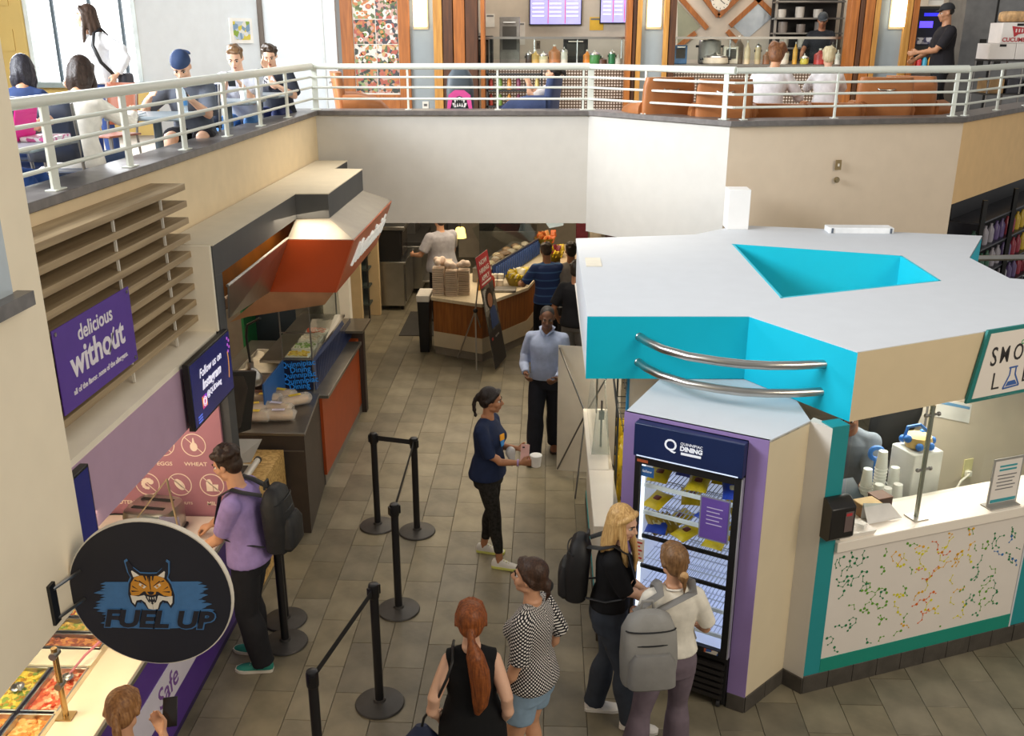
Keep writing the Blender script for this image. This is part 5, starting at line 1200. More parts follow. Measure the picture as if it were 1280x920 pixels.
q = MB(); q.loft([[cf(a, z, d) for a, d in ((.5, -.48), (.92, -.48), (.92, -.85), (.5, -.85))][::-1] for z in (.951, 1.05)]); part('till_base', q, M_('#3a3a3e', .4), tb, .005)
q = MB(); q.slab([at_(.5, 1.1, -.5), at_(.85, 1.1, -.5), at_(.85, 1.25, -.74), at_(.5, 1.25, -.74)], (0, 0, 1), .03); part('till_screen', q, M_('#4a5560', .25), tb, .004)
q = MB(); q.tube([at_(.68, 1.04, -.66), at_(.68, 1.18, -.66)], .03, 8); part('till_neck', q, BLACK, tb)
for i, (s, z, d, sz_, c, lab) in enumerate(((.60, 1.236, -.26, (.16, .12, .10), '#8a6238', 'small brown carton on the kiosk counter edge'), (.76, 1.236, -.32, (.13, .12, .10), '#4a3228', 'dark brown carton beside the small brown carton'), (.42, 1.236, -.32, (.07, .07, .12), '#e2ddd4', 'white paper tub next to the dispenser'), (.30, 1.236, -.34, (.07, .07, .13), '#3f4f8a', 'blue patterned tub at the left of the kiosk counter'))):
    q = MB(); q.box(at_(s, z + sz_[2] / 2, d), sz_, Matrix.Rotation(.37, 3, 'Z')); r = T('carton', lab, 'box', tuple(at_(s, z, d))); part('carton_body', q, M_(c, .6, var=.1), r, .004)
    q = MB(); q.box(at_(s, z + sz_[2] + .003, d), (sz_[0] * 1.03, sz_[1] * 1.03, .006), Matrix.Rotation(.37, 3, 'Z')); part('carton_lid', q, M_(('#d8b070', '#7a4a30', '#f0ece4', '#8fa0d0')[i], .6), r)
r = T('white_tray', 'white tray of paper slips lying on the counter beside the dispenser', 'tray', tuple(at_(.32, 1.236, -.08)))
q = MB(); q.loft([[cf(a, z, d) for a, d in ((.17 - e, -.0 + e), (.46 + e, -.0 + e), (.46 + e, -.16 - e), (.17 - e, -.16 - e))][::-1] for z, e in ((1.236, 0), (1.27, .01))]); part('tray_body', q, M_('#e6e0d8', .5), r)
q = MB(); [q.box(at_(.2 + .05 * i, 1.285, -.08 + .02 * (-1) ** i), (.06, .05, .03), Matrix.Rotation(i, 3, 'Z')) for i in range(5)]; o = part('paper_slips', q, M_('#f2eee8', .7), r); o['kind'] = 'stuff'
r = T('order_pad', 'white folded card leaning behind the brown cartons', 'card', tuple(at_(.55, 1.236, -.2)))
q = MB(); q.slab([at_(.50, 1.24, -.12), at_(.80, 1.24, -.12), at_(.74, 1.33, -.19), at_(.50, 1.37, -.19)], (0, 0, 1), .004); part('card_face', q, M_('#dcdad8', .5), r)
q = MB(); q.slab([at_(.50, 1.24, -.2), at_(.80, 1.24, -.2), at_(.74, 1.33, -.194), at_(.50, 1.37, -.194)], (0, 0, 1), .004); part('card_back', q, M_('#dcdad8', .5), r)
r = T('crumpled_cloth', 'white crumpled cloth on the dark till inside the kiosk', 'cloth', tuple(at_(.82, 1.05, -.7)))
q = MB(); [q.ball(at_(.86 + rng.uniform(-.06, .06), 1.075 + rng.uniform(0, .03), -.78 + rng.uniform(-.04, .04)), rng.uniform(.025, .04), 8, 6) for i in range(9)]; part('cloth_lump', remesh(q, .012, 2), M_('#e4e2de', .8), r)
r = T('power_outlet', 'yellowed wall outlet with a white plug inside the kiosk', 'outlet', tuple(at_(2.2, .75, -1.36)))
wf = onp(at_(0, 0, -1.358), cu_, (0, 0, 1)); q = MB(); flat(q, wf, R4(2.60, .70, 2.70, .90), 0, .012); part('plate', q, M_('#d8cf9a', .5), r, .003)
q = MB(); q.tube([wf(2.64, .77, .05), wf(2.52, .73, .08), wf(2.44, .6, .09), wf(2.4, .4, .07), wf(2.4, .2, .07)], .010, 8); part('cord', q, M_('#e8e2d4', .5), r)
q = MB(); flat(q, wf, R4(2.62, .74, 2.67, .79), .012, .05); part('plug', q, M_('#ece8dc', .5), r)
r = T('wall_notice', 'white notice with a blue heading on the kiosk back wall', 'notice', tuple(wf(1.9, 1.5, 0)))
q = MB(); flat(q, wf, [(2.18, 1.38), (2.58, 1.26), (2.58, 1.44), (2.18, 1.55)], 0, .004); part('paper', q, M_('#dcd9d2', .6), r)
q = MB(); flat(q, wf, [(2.20, 1.50), (2.56, 1.395), (2.56, 1.42), (2.20, 1.53)], .004, .006); part('heading', q, M_('#6a9ac0', .6), r)
r = T('wall_frame', 'grey framed notice board at the left end of the kiosk back wall', 'frame', tuple(wf(1.3, 1.5, 0)))
q = MB(); flat(q, wf, R4(1.78, 1.30, 2.08, 2.0), 0, .02); part('frame', q, M_('#6f6a66', .5), r)
q = MB(); flat(q, wf, R4(1.81, 1.33, 2.05, 1.97), .02, .023); part('sheet', q, M_('#c0b6a8', .6), r)
r = T('office_chair', 'black high-backed chair behind the kiosk worker', 'chair', tuple(at_(.95, 0, -1.2)))
b = at_(1.62, 0, -1.2)
q = MB(); q.ball(b + V((0, .02, 1.5)), (.2, .05, .32), 14, 10, Matrix.Rotation(.35, 3, 'Y')); part('backrest', q, BLACK, r)
q = MB(); q.box(b + V((0, -.02, 1.05)), (.42, .3, .08)); part('seat', q, BLACK, r, .03)
q = MB(); q.tube([b + V((0, 0, .1)), b + V((0, 0, 1.02))], .03, 8); q.tube([b + V((0, .05, 1.0)), b + V((0, .06, 1.3))], .02, 8); part('column', q, DARK, r)
for k in range(5):
    q = MB(); q.tube([b + V((0, 0, .12)), b + V((.24 * math.cos(k * 1.257), .1 * math.sin(k * 1.257), .03))], .022, 8); part('leg', q, DARK, r)

# left side of the kiosk: low white wall with a counter, glass guard, snack rack
lc = T('side_counter', 'narrow white side counter along the left of the kiosk', 'counter', (.5, 7.6, 0))
q = MB(); q.b2((.44, 6.5, .12), (.60, 8.86, .99)); part('wall_panel', q, M_('#dcd6cc', .6, var=.01), lc)
q = MB(); q.b2((.43, 6.5, 0), (.60, 8.86, .12)); part('base', q, SL, lc)
q = MB(); q.b2((.432, 6.5, .13), (.44, 8.86, .155)); part('teal_line', q, TE, lc)
for a, b in ((6.45, 7.45), (7.454, 8.87)):
    q = MB(); q.prism([(.385, a), (.385, b), (.60, b), (.53 + .07 * (a - 6.45) / 2.4, a)], .99, 1.05); part('counter_top', q, M_('#eee6da', .35, var=.01), lc, .003)
g2 = T('side_glass_guard', 'small glass guard with clamp post at the end of the side counter', 'guard', (.5, 8.2, 1.05))
q = MB(); q.slab([(.42, 7.75, 1.056), (.58, 7.75, 1.056), (.56, 7.9, 1.42), (.46, 7.9, 1.42)], (0, 1, 0), .006); part('glass_pane', q, M_('#9fb0a8', .1, alpha=.35), g2, smooth=0)
q = MB(); q.slab([(.42, 7.75, 1.056), (.42, 8.8, 1.056), (.46, 8.8, 1.5), (.46, 7.9, 1.42)], (1, 0, 0), .006); part('glass_pane', q, M_('#b7c2ba', .1, alpha=.3), g2, smooth=0)
q = MB(); q.slab([(.58, 7.75, 1.056), (.60, 8.8, 1.056), (.58, 8.8, 1.5), (.56, 7.9, 1.42)], (-1, 0, 0), .006); part('glass_pane', q, M_('#b7c2ba', .1, alpha=.3), g2, smooth=0)
for yy in (7.93, 8.75):
    q = MB(); q.tube([(.51, yy, 1.055), (.51, yy, 1.5)], .009, 8); part('post', q, STEELD, g2)
q = MB(); q.box((.51, 7.93, 1.36), (.05, .03, .08)); part('clamp', q, STEELD, g2)
ep = T('edge_post', 'thin grey post with cable at the inner edge of the side counter', 'post', (.6, 7.6, 0))
q = MB(); q.tube([(.625, 7.55, 0), (.625, 7.55, 1.5), (.61, 8.3, 1.75), (.60, 8.7, 2.05)], .010, 8); part('pole', q, M_('#4a4d50', .4, .5), ep)
q = MB(); q.b2((.63, 6.9, .4), (.65, 6.96, 1.25)); part('strut', q, M_('#8fa0ac', .4, .5), ep)
rk = T('snack_rack', 'black wire rack hung with yellow snack bags beside the fridge housing', 'rack', (.8, 7.8, 0))
for x, y in ((.68, 7.3), (.98, 7.3), (.68, 8.4), (.98, 8.4)):
    q = MB(); q.tube([(x, y, 0), (x, y, 1.75)], .009, 8); part('upright', q, BLACK, rk)
for z in (.35, .66, .95, 1.3, 1.7):
    q = MB()
    for i in range(9): q.tube([(.68, 7.3 + i * .1375, z), (.98, 7.3 + i * .1375, z)], .004, 5)
    q.tube([(.68, 7.3, z + .06), (.98, 7.3, z + .06), (.98, 8.4, z + .06), (.68, 8.4, z + .06), (.68, 7.3, z + .06)], .005, 5); part('basket', q, BLACK, rk)
rng = random.Random(4)
for k, z in enumerate((.35, .66, .95)):
    for i in range(6):
        c = V((.735 + .02 * (i % 2), 7.25 + i * .2, z + .13)); R = Matrix.Rotation(1.35, 3, 'X') @ Matrix.Rotation(rng.uniform(-.2, .2), 3, 'Y')
        r = T('snack_bag', 'yellow snack bag on the %s shelf of the wire rack, %s from the front' % (('lowest', 'middle', 'upper')[k], ('first', 'second', 'third', 'fourth', 'fifth', 'sixth')[i]), 'snack bag', (c.x, c.y, z), 0, 'yellow snack bags on the wire rack')
        part('pouch', pillow(c, R, .17, .24, .07), YE, r); part('print', pillow(c + V((0, -.003, 0)), R, .09, .09, .073), M_('#8a4a1c', .4), r)
for i in range(8):
    q = MB(); q.box((.76 + .07 * (i % 2), 7.4 + .12 * i, 1.758), (.07, .09, .11)); single('snack_box', q, M_(('#5a6a4a', '#8a3a2a', '#c8b89a', '#3a3a44')[i % 4], .5, var=.15), ('green', 'red', 'cream', 'dark')[i % 4] + ' snack box on the top shelf of the wire rack, ' + ('near', 'far')[i // 4] + ' half', 'box', 'snack boxes on the wire rack', bev=.004)

# banner stand seen from behind
bs = T('banner_stand', 'plain back of a pale banner stand with crossed grey poles', 'banner stand', (.42, 9.4, 0))
q = MB(); q.slab([(.14, 9.52, .07), (.80, 9.42, .07), (.80, 9.42, 1.50), (.14, 9.52, 1.50)], (0, 1, 0), .006); part('banner_sheet', q, M_('#cfc6b8', .6, var=.03), bs)
POL = M_('#6b6a68', .3, .7); hub = V((.43, 9.30, .82))
for e in ((.15, 9.5, 1.48), (.79, 9.40, 1.48), (.15, 9.5, .09), (.79, 9.40, .09), (.33, 8.95, .01)):
    q = MB(); q.tube([hub, e], .009, 8); part('pole', q, POL, bs)
q = MB(); q.box(hub, (.05, .05, .09)); part('hub', q, BLACK, bs)
# ------------------------------------------------------------------ salad counter, kitchen line and stanchions
wc = T('salad_counter', 'wood fronted salad counter with cream top under the balcony', 'counter', (-.9, 14.6, 0))
BP = [(-1.70, 13.66), (-.92, 13.28), (-.27, 14.3), (.22, 16.9), (-.75, 17.0), (-1.2, 15.2), (-1.7, 14.6)]
cx = sum(p[0] for p in BP) / 7; cy = sum(p[1] for p in BP) / 7
ins = lambda k: [(x + (cx - x) * k, y + (cy - y) * k) for x, y in BP]
WD = M_('#a8662a', .5, kind='wood', h2='#7f4a1c')
q = MB(); q.prism(ins(.05), 0, .13); part('plinth', q, M_('#8c8376', .6), wc)
q = MB(); q.prism(ins(.03), .13, .36); part('lower_panel', q, M_('#cfc0a2', .6, var=.02), wc)
q = MB(); q.prism(ins(.035), .36, .85); part('wood_panel', q, WD, wc)
q = MB(); q.prism(BP, .85, .90); part('counter_top', q, M_('#d8c9ac', .4, var=.05, scale=30), wc, .005)
for i, (x, y, n) in enumerate(((-1.60, 13.85, 26), (-1.40, 13.80, 25), (-1.22, 13.85, 25), (-1.5, 14.05, 30))):
    r = T('container_stack', ('leftmost', 'middle', 'rightmost', 'rear')[i] + ' stack of pale takeaway containers on the salad counter', 'containers', (x, y, .90), 0, 'stacks of takeaway containers')
    for k in range(n // 2):
        q = MB(); q.box((0, 0, .012 + k * .032), (.17, .17, .026)); part('container', q, M_('#cdb9a4', .6, var=.08, rnd=.12), r, .006, local=True)
    if i < 3:
        q = MB(); rr_ = random.Random(i)
        for k in range(7): q.ball((rr_.uniform(-.07, .07), rr_.uniform(-.07, .07), n // 2 * .032 + .05 + rr_.uniform(0, .05)), rr_.uniform(.04, .06), 8, 6)
        part('plastic_sleeve', remesh(q, .018, 2), M_('#e4cdbb', .5), r, local=True)
def basket(x, y, z, lab, c1, c2, n=26):
    r = T('chip_basket', lab, 'basket', (x, y, z)); q = MB()
    q.lathe((x, y, z + .002), [(.13, 0), (.19, .14), (.185, .14), (.12, .012)], 14); part('basket_wire', q, M_('#8a7a2a', .4, .4), r)
    for k in range(n):
        a = k * 2.4; rr_ = .05 + .11 * ((k * .37) % 1); R = Matrix.Rotation(a, 3, 'Z') @ Matrix.Rotation(1.1, 3, 'X')
        part('chip_bag', pillow((x + rr_ * math.cos(a), y + rr_ * math.sin(a), z + .12 + .10 * ((k * .61) % 1)), R, .10, .13, .04), M_(c1 if k % 3 else c2, .35, var=.1), r)
basket(-.45, 14.45, .9, 'wire basket heaped with yellow chip bags on the salad counter', '#d8c02a', '#efe9d0')
basket(.12, 16.2, .9, 'wire basket of yellow and red chip bags at the far end', '#d8b82a', '#7a2030')
basket(-.02, 16.7, 1.05, 'raised wire basket of orange snacks at the back', '#c8642a', '#e0a060', 16)
tg = T('salad_guard', 'slanted glass sneeze guard with navy lettered apron on the salad counter', 'guard', (-.4, 15.4, .9))
q = MB(); q.slab([(-.80, 14.45, .92), (-.12, 16.6, .92), (-.14, 16.62, 1.18), (-.84, 14.47, 1.18)], (.9, -.3, 0), .012); part('apron', q, M_('#20386a', .5), tg)
q = MB()
for i in range(22):
    t = i / 22; a = V((-.795 + .68 * t, 14.45 + 2.15 * t, .93)); q.slab([a, a + V((.011, .035, 0)), a + V((.03, .13, .23)), a + V((.019, .095, .23))], (.9, -.3, 0), .016)
o = part('apron_print', q, M_('#3a5a9a', .5), tg); o['kind'] = 'stuff'
q = MB(); q.slab([(-.84, 14.47, 1.18), (-.14, 16.62, 1.18), (-.5, 16.75, 1.75), (-1.15, 14.6, 1.75)], (.9, -.3, 0), .006); part('glass_pane', q, GLASS(), tg, smooth=0)
q = MB(); q.tube([(-.84, 14.47, 1.19), (-.14, 16.62, 1.19)], .012, 8); part('rail', q, STEELD, tg)
q = MB(); q.prism([(-1.15, 14.6), (-.85, 14.5), (-.2, 16.6), (-.6, 16.7)], .901, 1.12); part('well_top', q, STEELD, tg)
rr_ = random.Random(9)
for i in range(12):
    t = (i // 4 + .25 * (i % 4)) / 3; c = (-1.0 + .62 * t + rr_.uniform(-.1, .1), 14.7 + 1.8 * t, 1.14)
    q = MB(); q.ball(c, (rr_.uniform(.07, .12), rr_.uniform(.07, .12), .05), 8, 6); single('covered_dish', q, M_(('#8a6a4a', '#c0a888', '#7a5a40', '#b0a090')[i % 4], .4, var=.2), ('brown', 'tan', 'dark brown', 'grey tan')[i % 4] + ' dish of food behind the salad guard glass, ' + ('near row', 'middle row', 'far row')[i // 4], 'dish', 'dishes behind the salad guard')
q = MB(); q.b2((-.78, 13.95, .901), (-.45, 14.2, .94)); single('steel_tray', q, STEELD, 'steel tray of sauces next to the red easel sign', 'tray', bev=.01)
for i in range(3):
    q = MB(); q.lathe((-1.0 + i * .09, 14.1 + i * .05, .9), [(.04, 0), (.045, .03), (.04, .16), (.02, .2)], 12); single('sauce_bottle', q, M_(('#c8841e', '#d8a02a', '#a83a22')[i], .4), ('orange', 'yellow', 'red')[i] + ' sauce bottle on the salad counter behind the sign', 'bottle', 'sauce bottles')
for i in range(4):
    q = MB(); q.lathe((-.80 + (i % 2) * .1, 14.35 + (i // 2) * .1, .9), [(.04, 0), (.05, .1 + .07 * (i // 2))], 12); single('bowl_stack', q, M_('#e4dccc', .5), ('near left', 'near right', 'far left', 'far right')[i] + ' stack of white bowls beside the chip basket', 'bowls', 'stacks of white bowls')
# folding sign on a tripod
es = T('easel_sign', 'tall printed sign with red now hiring panel leaning on a tripod stand', 'sign', (-.8, 13.1, 0))
u2 = V((.21, .977, 0)).normalized(); tilt = V((-.28, .06, 1.62)); v2 = (tilt - u2 * tilt.dot(u2)).normalized()
ef_ = onp((-.70, 12.85, .06), u2, v2); EW = .60 / .34
ef = lambda a, b, d=0: ef_(a * EW, b, d)
q = MB(); flat(q, ef, R4(0, 0, .34, 1.62), -.008, 0); part('board', q, M_('#4a4642', .5, var=.1), es)
q = MB(); flat(q, ef, R4(0, 1.18, .34, 1.62), 0, .003); part('red_panel', q, M_('#b8272f', .5, var=.02), es)
for i, t in enumerate(('NOW', 'HIRING', 'APPLY')): part('lettering', txt_mb(t, .095, ef(.17, 1.51 - i * .11, .0035), u2, v2, off=.002, sx=1.5), M_('#efe6dc', .5), es, smooth=0)
q = MB(); flat(q, ef, R4(.04, 1.21, .30, 1.235), .003, .005); part('print_line', q, M_('#efe6dc', .5), es)
q = MB(); flat(q, ef, R4(0, .52, .34, 1.18), 0, .003); part('photo_panel', q, M_('#5d5a52', .5, kind='cells', scale=9, h2='#4a4a44,#8a8578,#3a3834,#6a6658'), es)
q = MB(); flat(q, ef, [(.16 + .1 * math.cos(a), .98 + .15 * math.sin(a)) for a in [i * PI / 8 for i in range(16)]], .003, .006); part('printed_hair', q, M_('#2a1c16', .5), es)
q = MB(); flat(q, ef, [(.17 + .065 * math.cos(a), .95 + .1 * math.sin(a)) for a in [i * PI / 8 for i in range(16)]], .006, .008); part('printed_face', q, M_('#b07a5a', .5), es)
q = MB(); flat(q, ef, [(.1, .55), (.3, .55), (.28, .82), (.2, .86), (.12, .8)], .003, .006); part('printed_shirt', q, M_('#35507f', .5), es)
q = MB(); flat(q, ef, R4(.02, .84, .12, 1.14), .003, .005); part('print_block', q, M_('#c9c4ba', .5, kind='dots', scale=60, h2='#5a5650'), es)
q = MB(); flat(q, ef, R4(0, 0, .34, .52), 0, .003); part('dark_panel', q, M_('#33302e', .5, var=.05), es)
q = MB(); flat(q, ef, R4(.04, .40, .08, .44), .003, .005); part('logo_mark', q, M_('#c8453a', .5), es)
part('lettering', txt_mb('Apply today', .04, ef(.2, .42, .0035), u2, v2), M_('#b5aea4', .5), es, smooth=0)
top = ef(.17, 1.55, -.02); hubp = V((-1.0, 13.12, .85))
for a, b in ((hubp, V((-1.30, 13.5, 0.01))), (hubp, V((-.98, 12.95, .01))), (hubp, V((-.86, 13.75, .01))), (hubp, top)):
    q = MB(); q.tube([a, b], .011, 8); part('tripod_leg', q, M_('#b5aea4', .3, .7), es)
q = MB(); q.ball(hubp, .035, 8, 6); part('tripod_hub', q, DARK, es)
# bin, mat, kitchen line
r = T('waste_bin', 'slim black waste bin with a white liner at the end of the salad counter', 'bin', (-1.83, 13.95, 0))
q = MB(); q.loft([[(-1.83 + s * a, 13.95 + t * b, z) for s, t in ((-1, -1), (1, -1), (1, 1), (-1, 1))] for z, a, b in ((0, .07, .18), (.86, .09, .22))]); part('bin_body', q, BLACK, r, .01)
q = MB(); q.loft([[(-1.83 + s * a, 13.95 + t * b, z) for s, t in ((-1, -1), (1, -1), (1, 1), (-1, 1))] for z, a, b in ((.80, .095, .225), (.90, .1, .23))]); part('liner', q, M_('#d8d4cc', .5), r, .01)
q = MB(); q.b2((-2.35, 14.6, 0), (-1.75, 16.0, .012)); single('floor_mat', q, M_('#3a3734', .8, bump=.3, bscale=80), 'dark rubber mat on the kitchen floor', 'mat')
for (x, y, nm) in ((-3.16, 15.35, 'nearer'), (-2.93, 15.78, 'farther')):
    q = MB(); q.b2((x - .09, y, 0), (x + .09, y + .12, 2.94)); single('cream_post', q, M_('#d0b588', .6, var=.03), nm + ' cream post beside the dark shelf rack', 'post', bev=.004)
r = T('shelf_rack', 'dark shelf rack with yellow edged top between the cream posts', 'rack', (-3.2, 15.9, 0))
for i, z in enumerate((.25, .55, .85, 1.1)):
    q = MB(); q.b2((-3.4, 15.5, z), (-2.96, 16.6, z + .03)); part('shelf', q, M_('#3a4440', .5, var=.1), r)
for x in (-3.38, -2.98):
    for y in (15.52, 16.58):
        q = MB(); q.tube([(x, y, 0), (x, y, 1.13)], .015, 8); part('upright', q, DARK, r)
q = MB(); q.b2((-3.05, 15.55, 1.13), (-2.98, 16.2, 1.15)); part('yellow_strip', q, M_('#d8b83a', .5), r)
r = T('oven', 'black countertop oven with a steel lid on the steel cabinet', 'oven', (-2.7, 16.4, .87))
q = MB(); q.b2((-2.93, 16.12, .87), (-2.5, 16.9, 1.42)); part('oven_body', q, BLACK, r, .006)
q = MB(); q.b2((-2.97, 16.08, 1.42), (-2.42, 16.95, 1.48)); part('steel_lid', q, STEEL, r, .006)
q = MB(); q.b2((-2.5, 16.2, .95), (-2.485, 16.82, 1.36)); part('oven_window', q, M_('#2a2422', .2), r)
q = MB(); q.tube([(-2.46, 16.2, 1.385), (-2.46, 16.82, 1.385)], .012, 8); part('handle', q, STEEL, r)
r = T('steel_cabinet', 'steel kitchen cabinet with a door standing under the oven', 'cabinet', (-2.68, 16.5, 0))
q = MB(); q.b2((-3.0, 16.1, .08), (-2.46, 17.2, .83)); part('cabinet_body', q, STEEL, r, .006)
q = MB(); q.b2((-3.02, 16.07, .83), (-2.42, 17.2, .87)); part('top', q, STEEL, r, .004)
q = MB(); q.b2((-2.46, 16.2, .14), (-2.44, 17.1, .8)); part('door', q, STEELD, r, .004)
for x in (-2.95, -2.52):
    q = MB(); q.tube([(x, 16.2, 0), (x, 16.2, .08)], .03, 8); part('foot', q, DARK, r)
r = T('griddle', 'low steel griddle station next to the oven', 'griddle', (-2.6, 18, 0))
q = MB(); q.b2((-2.95, 17.25, .1), (-2.3, 18.8, .9)); part('griddle_body', q, STEEL, r, .006)
for x in (-2.9, -2.35):
    for y in (17.3, 18.75):
        q = MB(); q.tube([(x, y, 0), (x, y, .1)], .03, 8); part('foot', q, DARK, r)
q = MB(); q.b2((-2.95, 17.25, .9), (-2.3, 18.8, .98)); part('griddle_plate', q, DARK, r, .004)
q = MB(); q.b2((-2.3, 17.3, .2), (-2.15, 18.6, .24)); part('drip_shelf', q, STEEL, r, .004)
q = MB(); q.b2((-2.95, 18.0, .98), (-2.5, 18.7, 1.2)); part('splash_box', q, STEELD, r, .004)
r = T('tall_fridge', 'tall steel fridge at the back of the kitchen', 'fridge', (-2.5, 19.6, 0))
q = MB(); q.b2((-3.0, 19.0, .05), (-2.1, 20.2, 2.1)); part('fridge_body', q, STEELD, r, .01)
q = MB(); q.tube([(-2.08, 19.1, .9), (-2.08, 19.1, 1.6)], .015, 8); part('handle', q, STEEL, r)
q = MB(); q.b2((-2.9, 19.0, 0), (-2.2, 20, .05)); part('plinth', q, DARK, r)
r = T('wall_oven', 'black wall oven on the pale back wall of the kitchen', 'oven', (-1.0, 19.0, .9))
q = MB(); q.b2((-1.35, 19.0, .0), (-.2, 19.8, .85)); part('oven_stand', q, STEELD, r, .006)
q = MB(); q.b2((-1.35, 19.0, .85), (-.45, 19.8, 1.65)); part('oven_body', q, BLACK, r, .006)
q = MB(); q.tube([(-1.25, 18.96, 1.55), (-.55, 18.96, 1.55)], .015, 8); part('handle', q, STEEL, r)
q = MB(); q.b2((-1.9, 20.4, 0), (1.4, 20.5, 2.95)); struct('wall_kitchen_2', q, M_('#c2b6a2', .6, var=.05))
r = T('pendant_lamp', 'small glowing yellow pendant lamp over the kitchen line', 'lamp', (-1.43, 15.7, 1.38))
q = MB(); q.lathe((-1.43, 15.7, 1.38), [(.10, 0), (.075, .15), (.06, .17)], 16); part('shade', q, M_('#ffd873', .5, emit=2.4, var=.02), r)
q = MB(); q.tube([(-1.43, 15.7, 1.54), (-1.43, 15.7, 2.94)], .008, 6); part('cord', q, BLACK, r)
r = T('stainless_hood', 'pale blue grey sloped sheet over the salad counter', 'hood', (-.2, 16.6, 1.4))
q = MB(); q.slab([(-.3, 17.2, 1.75), (.35, 17.2, 1.75), (.3, 17.0, 1.35), (.05, 17.0, 1.3)], (0, 1, 0), .02); part('sheet', q, M_('#9db4c6', .4), r)
q = MB(); q.tube([(0, 17.2, 1.7), (0, 17.2, 2.94)], .02, 8); part('hanger', q, STEELD, r)
for i, (x, c) in enumerate(((.55, '#7a2a38'), (.8, '#c9bca8'), (1.1, '#4a2a2a'))):
    q = MB(); q.b2((x, 17.6, 0), (x + .22, 17.8, 2.2)); single('upright_display', q, M_(c, .6, var=.15), ('dark red', 'cream', 'dark brown')[i] + ' upright display panel at the back right of the salad counter', 'display', bev=.006)
# tan service counter beside the far queue
q = MB(); q.b2((.05, 13.2, 0), (.0501, 13.201, .001))
r = T('queue_counter', 'tan counter running back behind the striped shirt', 'counter', (.45, 15.2, 0))
q = MB(); q.b2((.28, 14.6, .0), (.9, 17.2, .92)); part('counter_body', q, M_('#a8876a', .6, var=.04), r)
q = MB(); q.b2((.24, 14.55, .92), (.94, 17.25, .96)); part('counter_top', q, M_('#cdb596', .5), r, .004)

# ------------------------------------------------------------------ queue stanchions
def stanchion_proto():
    r = T('stanchion', 'black belt stanchion', 'stanchion', (0, 0, 0), 0, 'black belt stanchions')
    q = MB(); q.lathe((0, 0, 0), [(.172, 0), (.178, .008), (.172, .018), (.12, .026), (.045, .034), (.04, .05)], 32); part('base', q, M_('#3a3735', .45, var=.12, scale=10), r, local=True)
    q = MB(); q.cyl((0, 0, .045), .031, .84, 20); part('post', q, M_('#17161a', .4), r, local=True)
    q = MB(); q.lathe((0, 0, .885), [(.034, 0), (.038, .01), (.038, .095), (.034, .108), (.02, .112)], 20); q.box((.038, 0, .94), (.02, .035, .07)); q.box((-.038, 0, .94), (.02, .035, .07)); part('belt_head', q, M_('#141316', .35), r, local=True)
    return r
sp = stanchion_proto(); sp['label'] = 'black stanchion at the far left of the aisle queue, by the orange counter'; sp.location = (-1.62, 8.31, 0); W[sp.name] = Matrix.Translation(sp.location)
SP = [sp]
for x, y, lab in ((-1.22, 8.21, 'black stanchion farthest right of the queue, behind the single post'), (-1.2, 6.87, 'black stanchion in the middle of the aisle, left of the white sneakers'), (-1.16, 5.68, 'black stanchion in front, left of the red-haired woman'), (-1.36, 4.72, 'black stanchion cut off by the bottom edge of the frame'), (-2.11, 6.69, 'black stanchion behind the purple shirt, farther of two'), (-2.03, 6.38, 'black stanchion behind the purple shirt, nearer of two')):
    SP.append(copy_tree(sp, (x, y, 0), rng.uniform(0, 3), lab))
r7 = copy_tree(sp, (.2, 12.85, 0), 0, 'black stanchion beside the black shirted customer near the salad counter')
def belt(i, j, sag=.0):
    a, b = SP[i].location + V((0, 0, .945)), SP[j].location + V((0, 0, .945)); d = (b - a).normalized(); a = a + d * .04; b = b - d * .04
    q = MB(); n = 8; 
    rows = []
    for k in range(n + 1):
        t = k / n; p = a + (b - a) * t - V((0, 0, sag * 4 * t * (1 - t))); nn = V((-d.y, d.x, 0)) * .0015
        rows.append([p + nn + V((0, 0, .024)), p - nn + V((0, 0, .024)), p - nn - V((0, 0, .024)), p + nn - V((0, 0, .024))])
    q.loft(rows); W[SP[i].name] = Matrix.Translation(SP[i].location) @ Matrix.Rotation(SP[i].rotation_euler.z, 4, 'Z'); part('belt', q, M_('#1b1a1c', .7), SP[i])
belt(0, 1); belt(1, 2); belt(3, 4)
W[r7.name] = Matrix.Translation(r7.location)
q = MB(); q.slab([(.24, 12.85, .92), (.9, 12.7, .92), (.9, 12.7, .97), (.24, 12.85, .97)], (0, 1, 0), .003); part('belt', q, M_('#1b1a1c', .7), r7)
# dark drinks cooler far right beyond the kiosk, with a steel rail
vc = T('bottle_cooler', 'dark open cooler of bottled drinks beyond the kiosk at the right edge', 'cooler', (5.9, 12.2, 0))
q = MB(); q.slab([(4.9, 11.9, 0), (7.4, 14.9, 0), (7.4, 14.9, 2.7), (4.9, 11.9, 2.7)], (.77, -.64, 0), .06); part('cooler_back', q, M_('#23242a', .5), vc)
for k, z in enumerate((1.0, 1.35, 1.7, 2.05, 2.4)):
    q = MB(); a, b = V((4.95, 11.85, z)), V((7.4, 14.8, z)); n_ = V((.77, -.64, 0)) * .35
    q.slab([a, b, b + n_, a + n_], (0, 0, 1), .02); part('shelf', q, M_('#3a3c44', .4, .4), vc)
for t in (0, .33, .66):
    q = MB(); a = V((4.95, 11.85, .3)) + V((2.45, 2.95, 0)) * t + V((.77, -.64, 0)) * .36; q.box(a + V((0, 0, 1.2)), (.05, .05, 2.4)); part('divider', q, BLACK, vc)
rng = random.Random(3)
cc = ['#5a4a78', '#8a86a0', '#3d6a58', '#a8a4b0', '#6a5a8a', '#9a3a4a', '#d0b040']
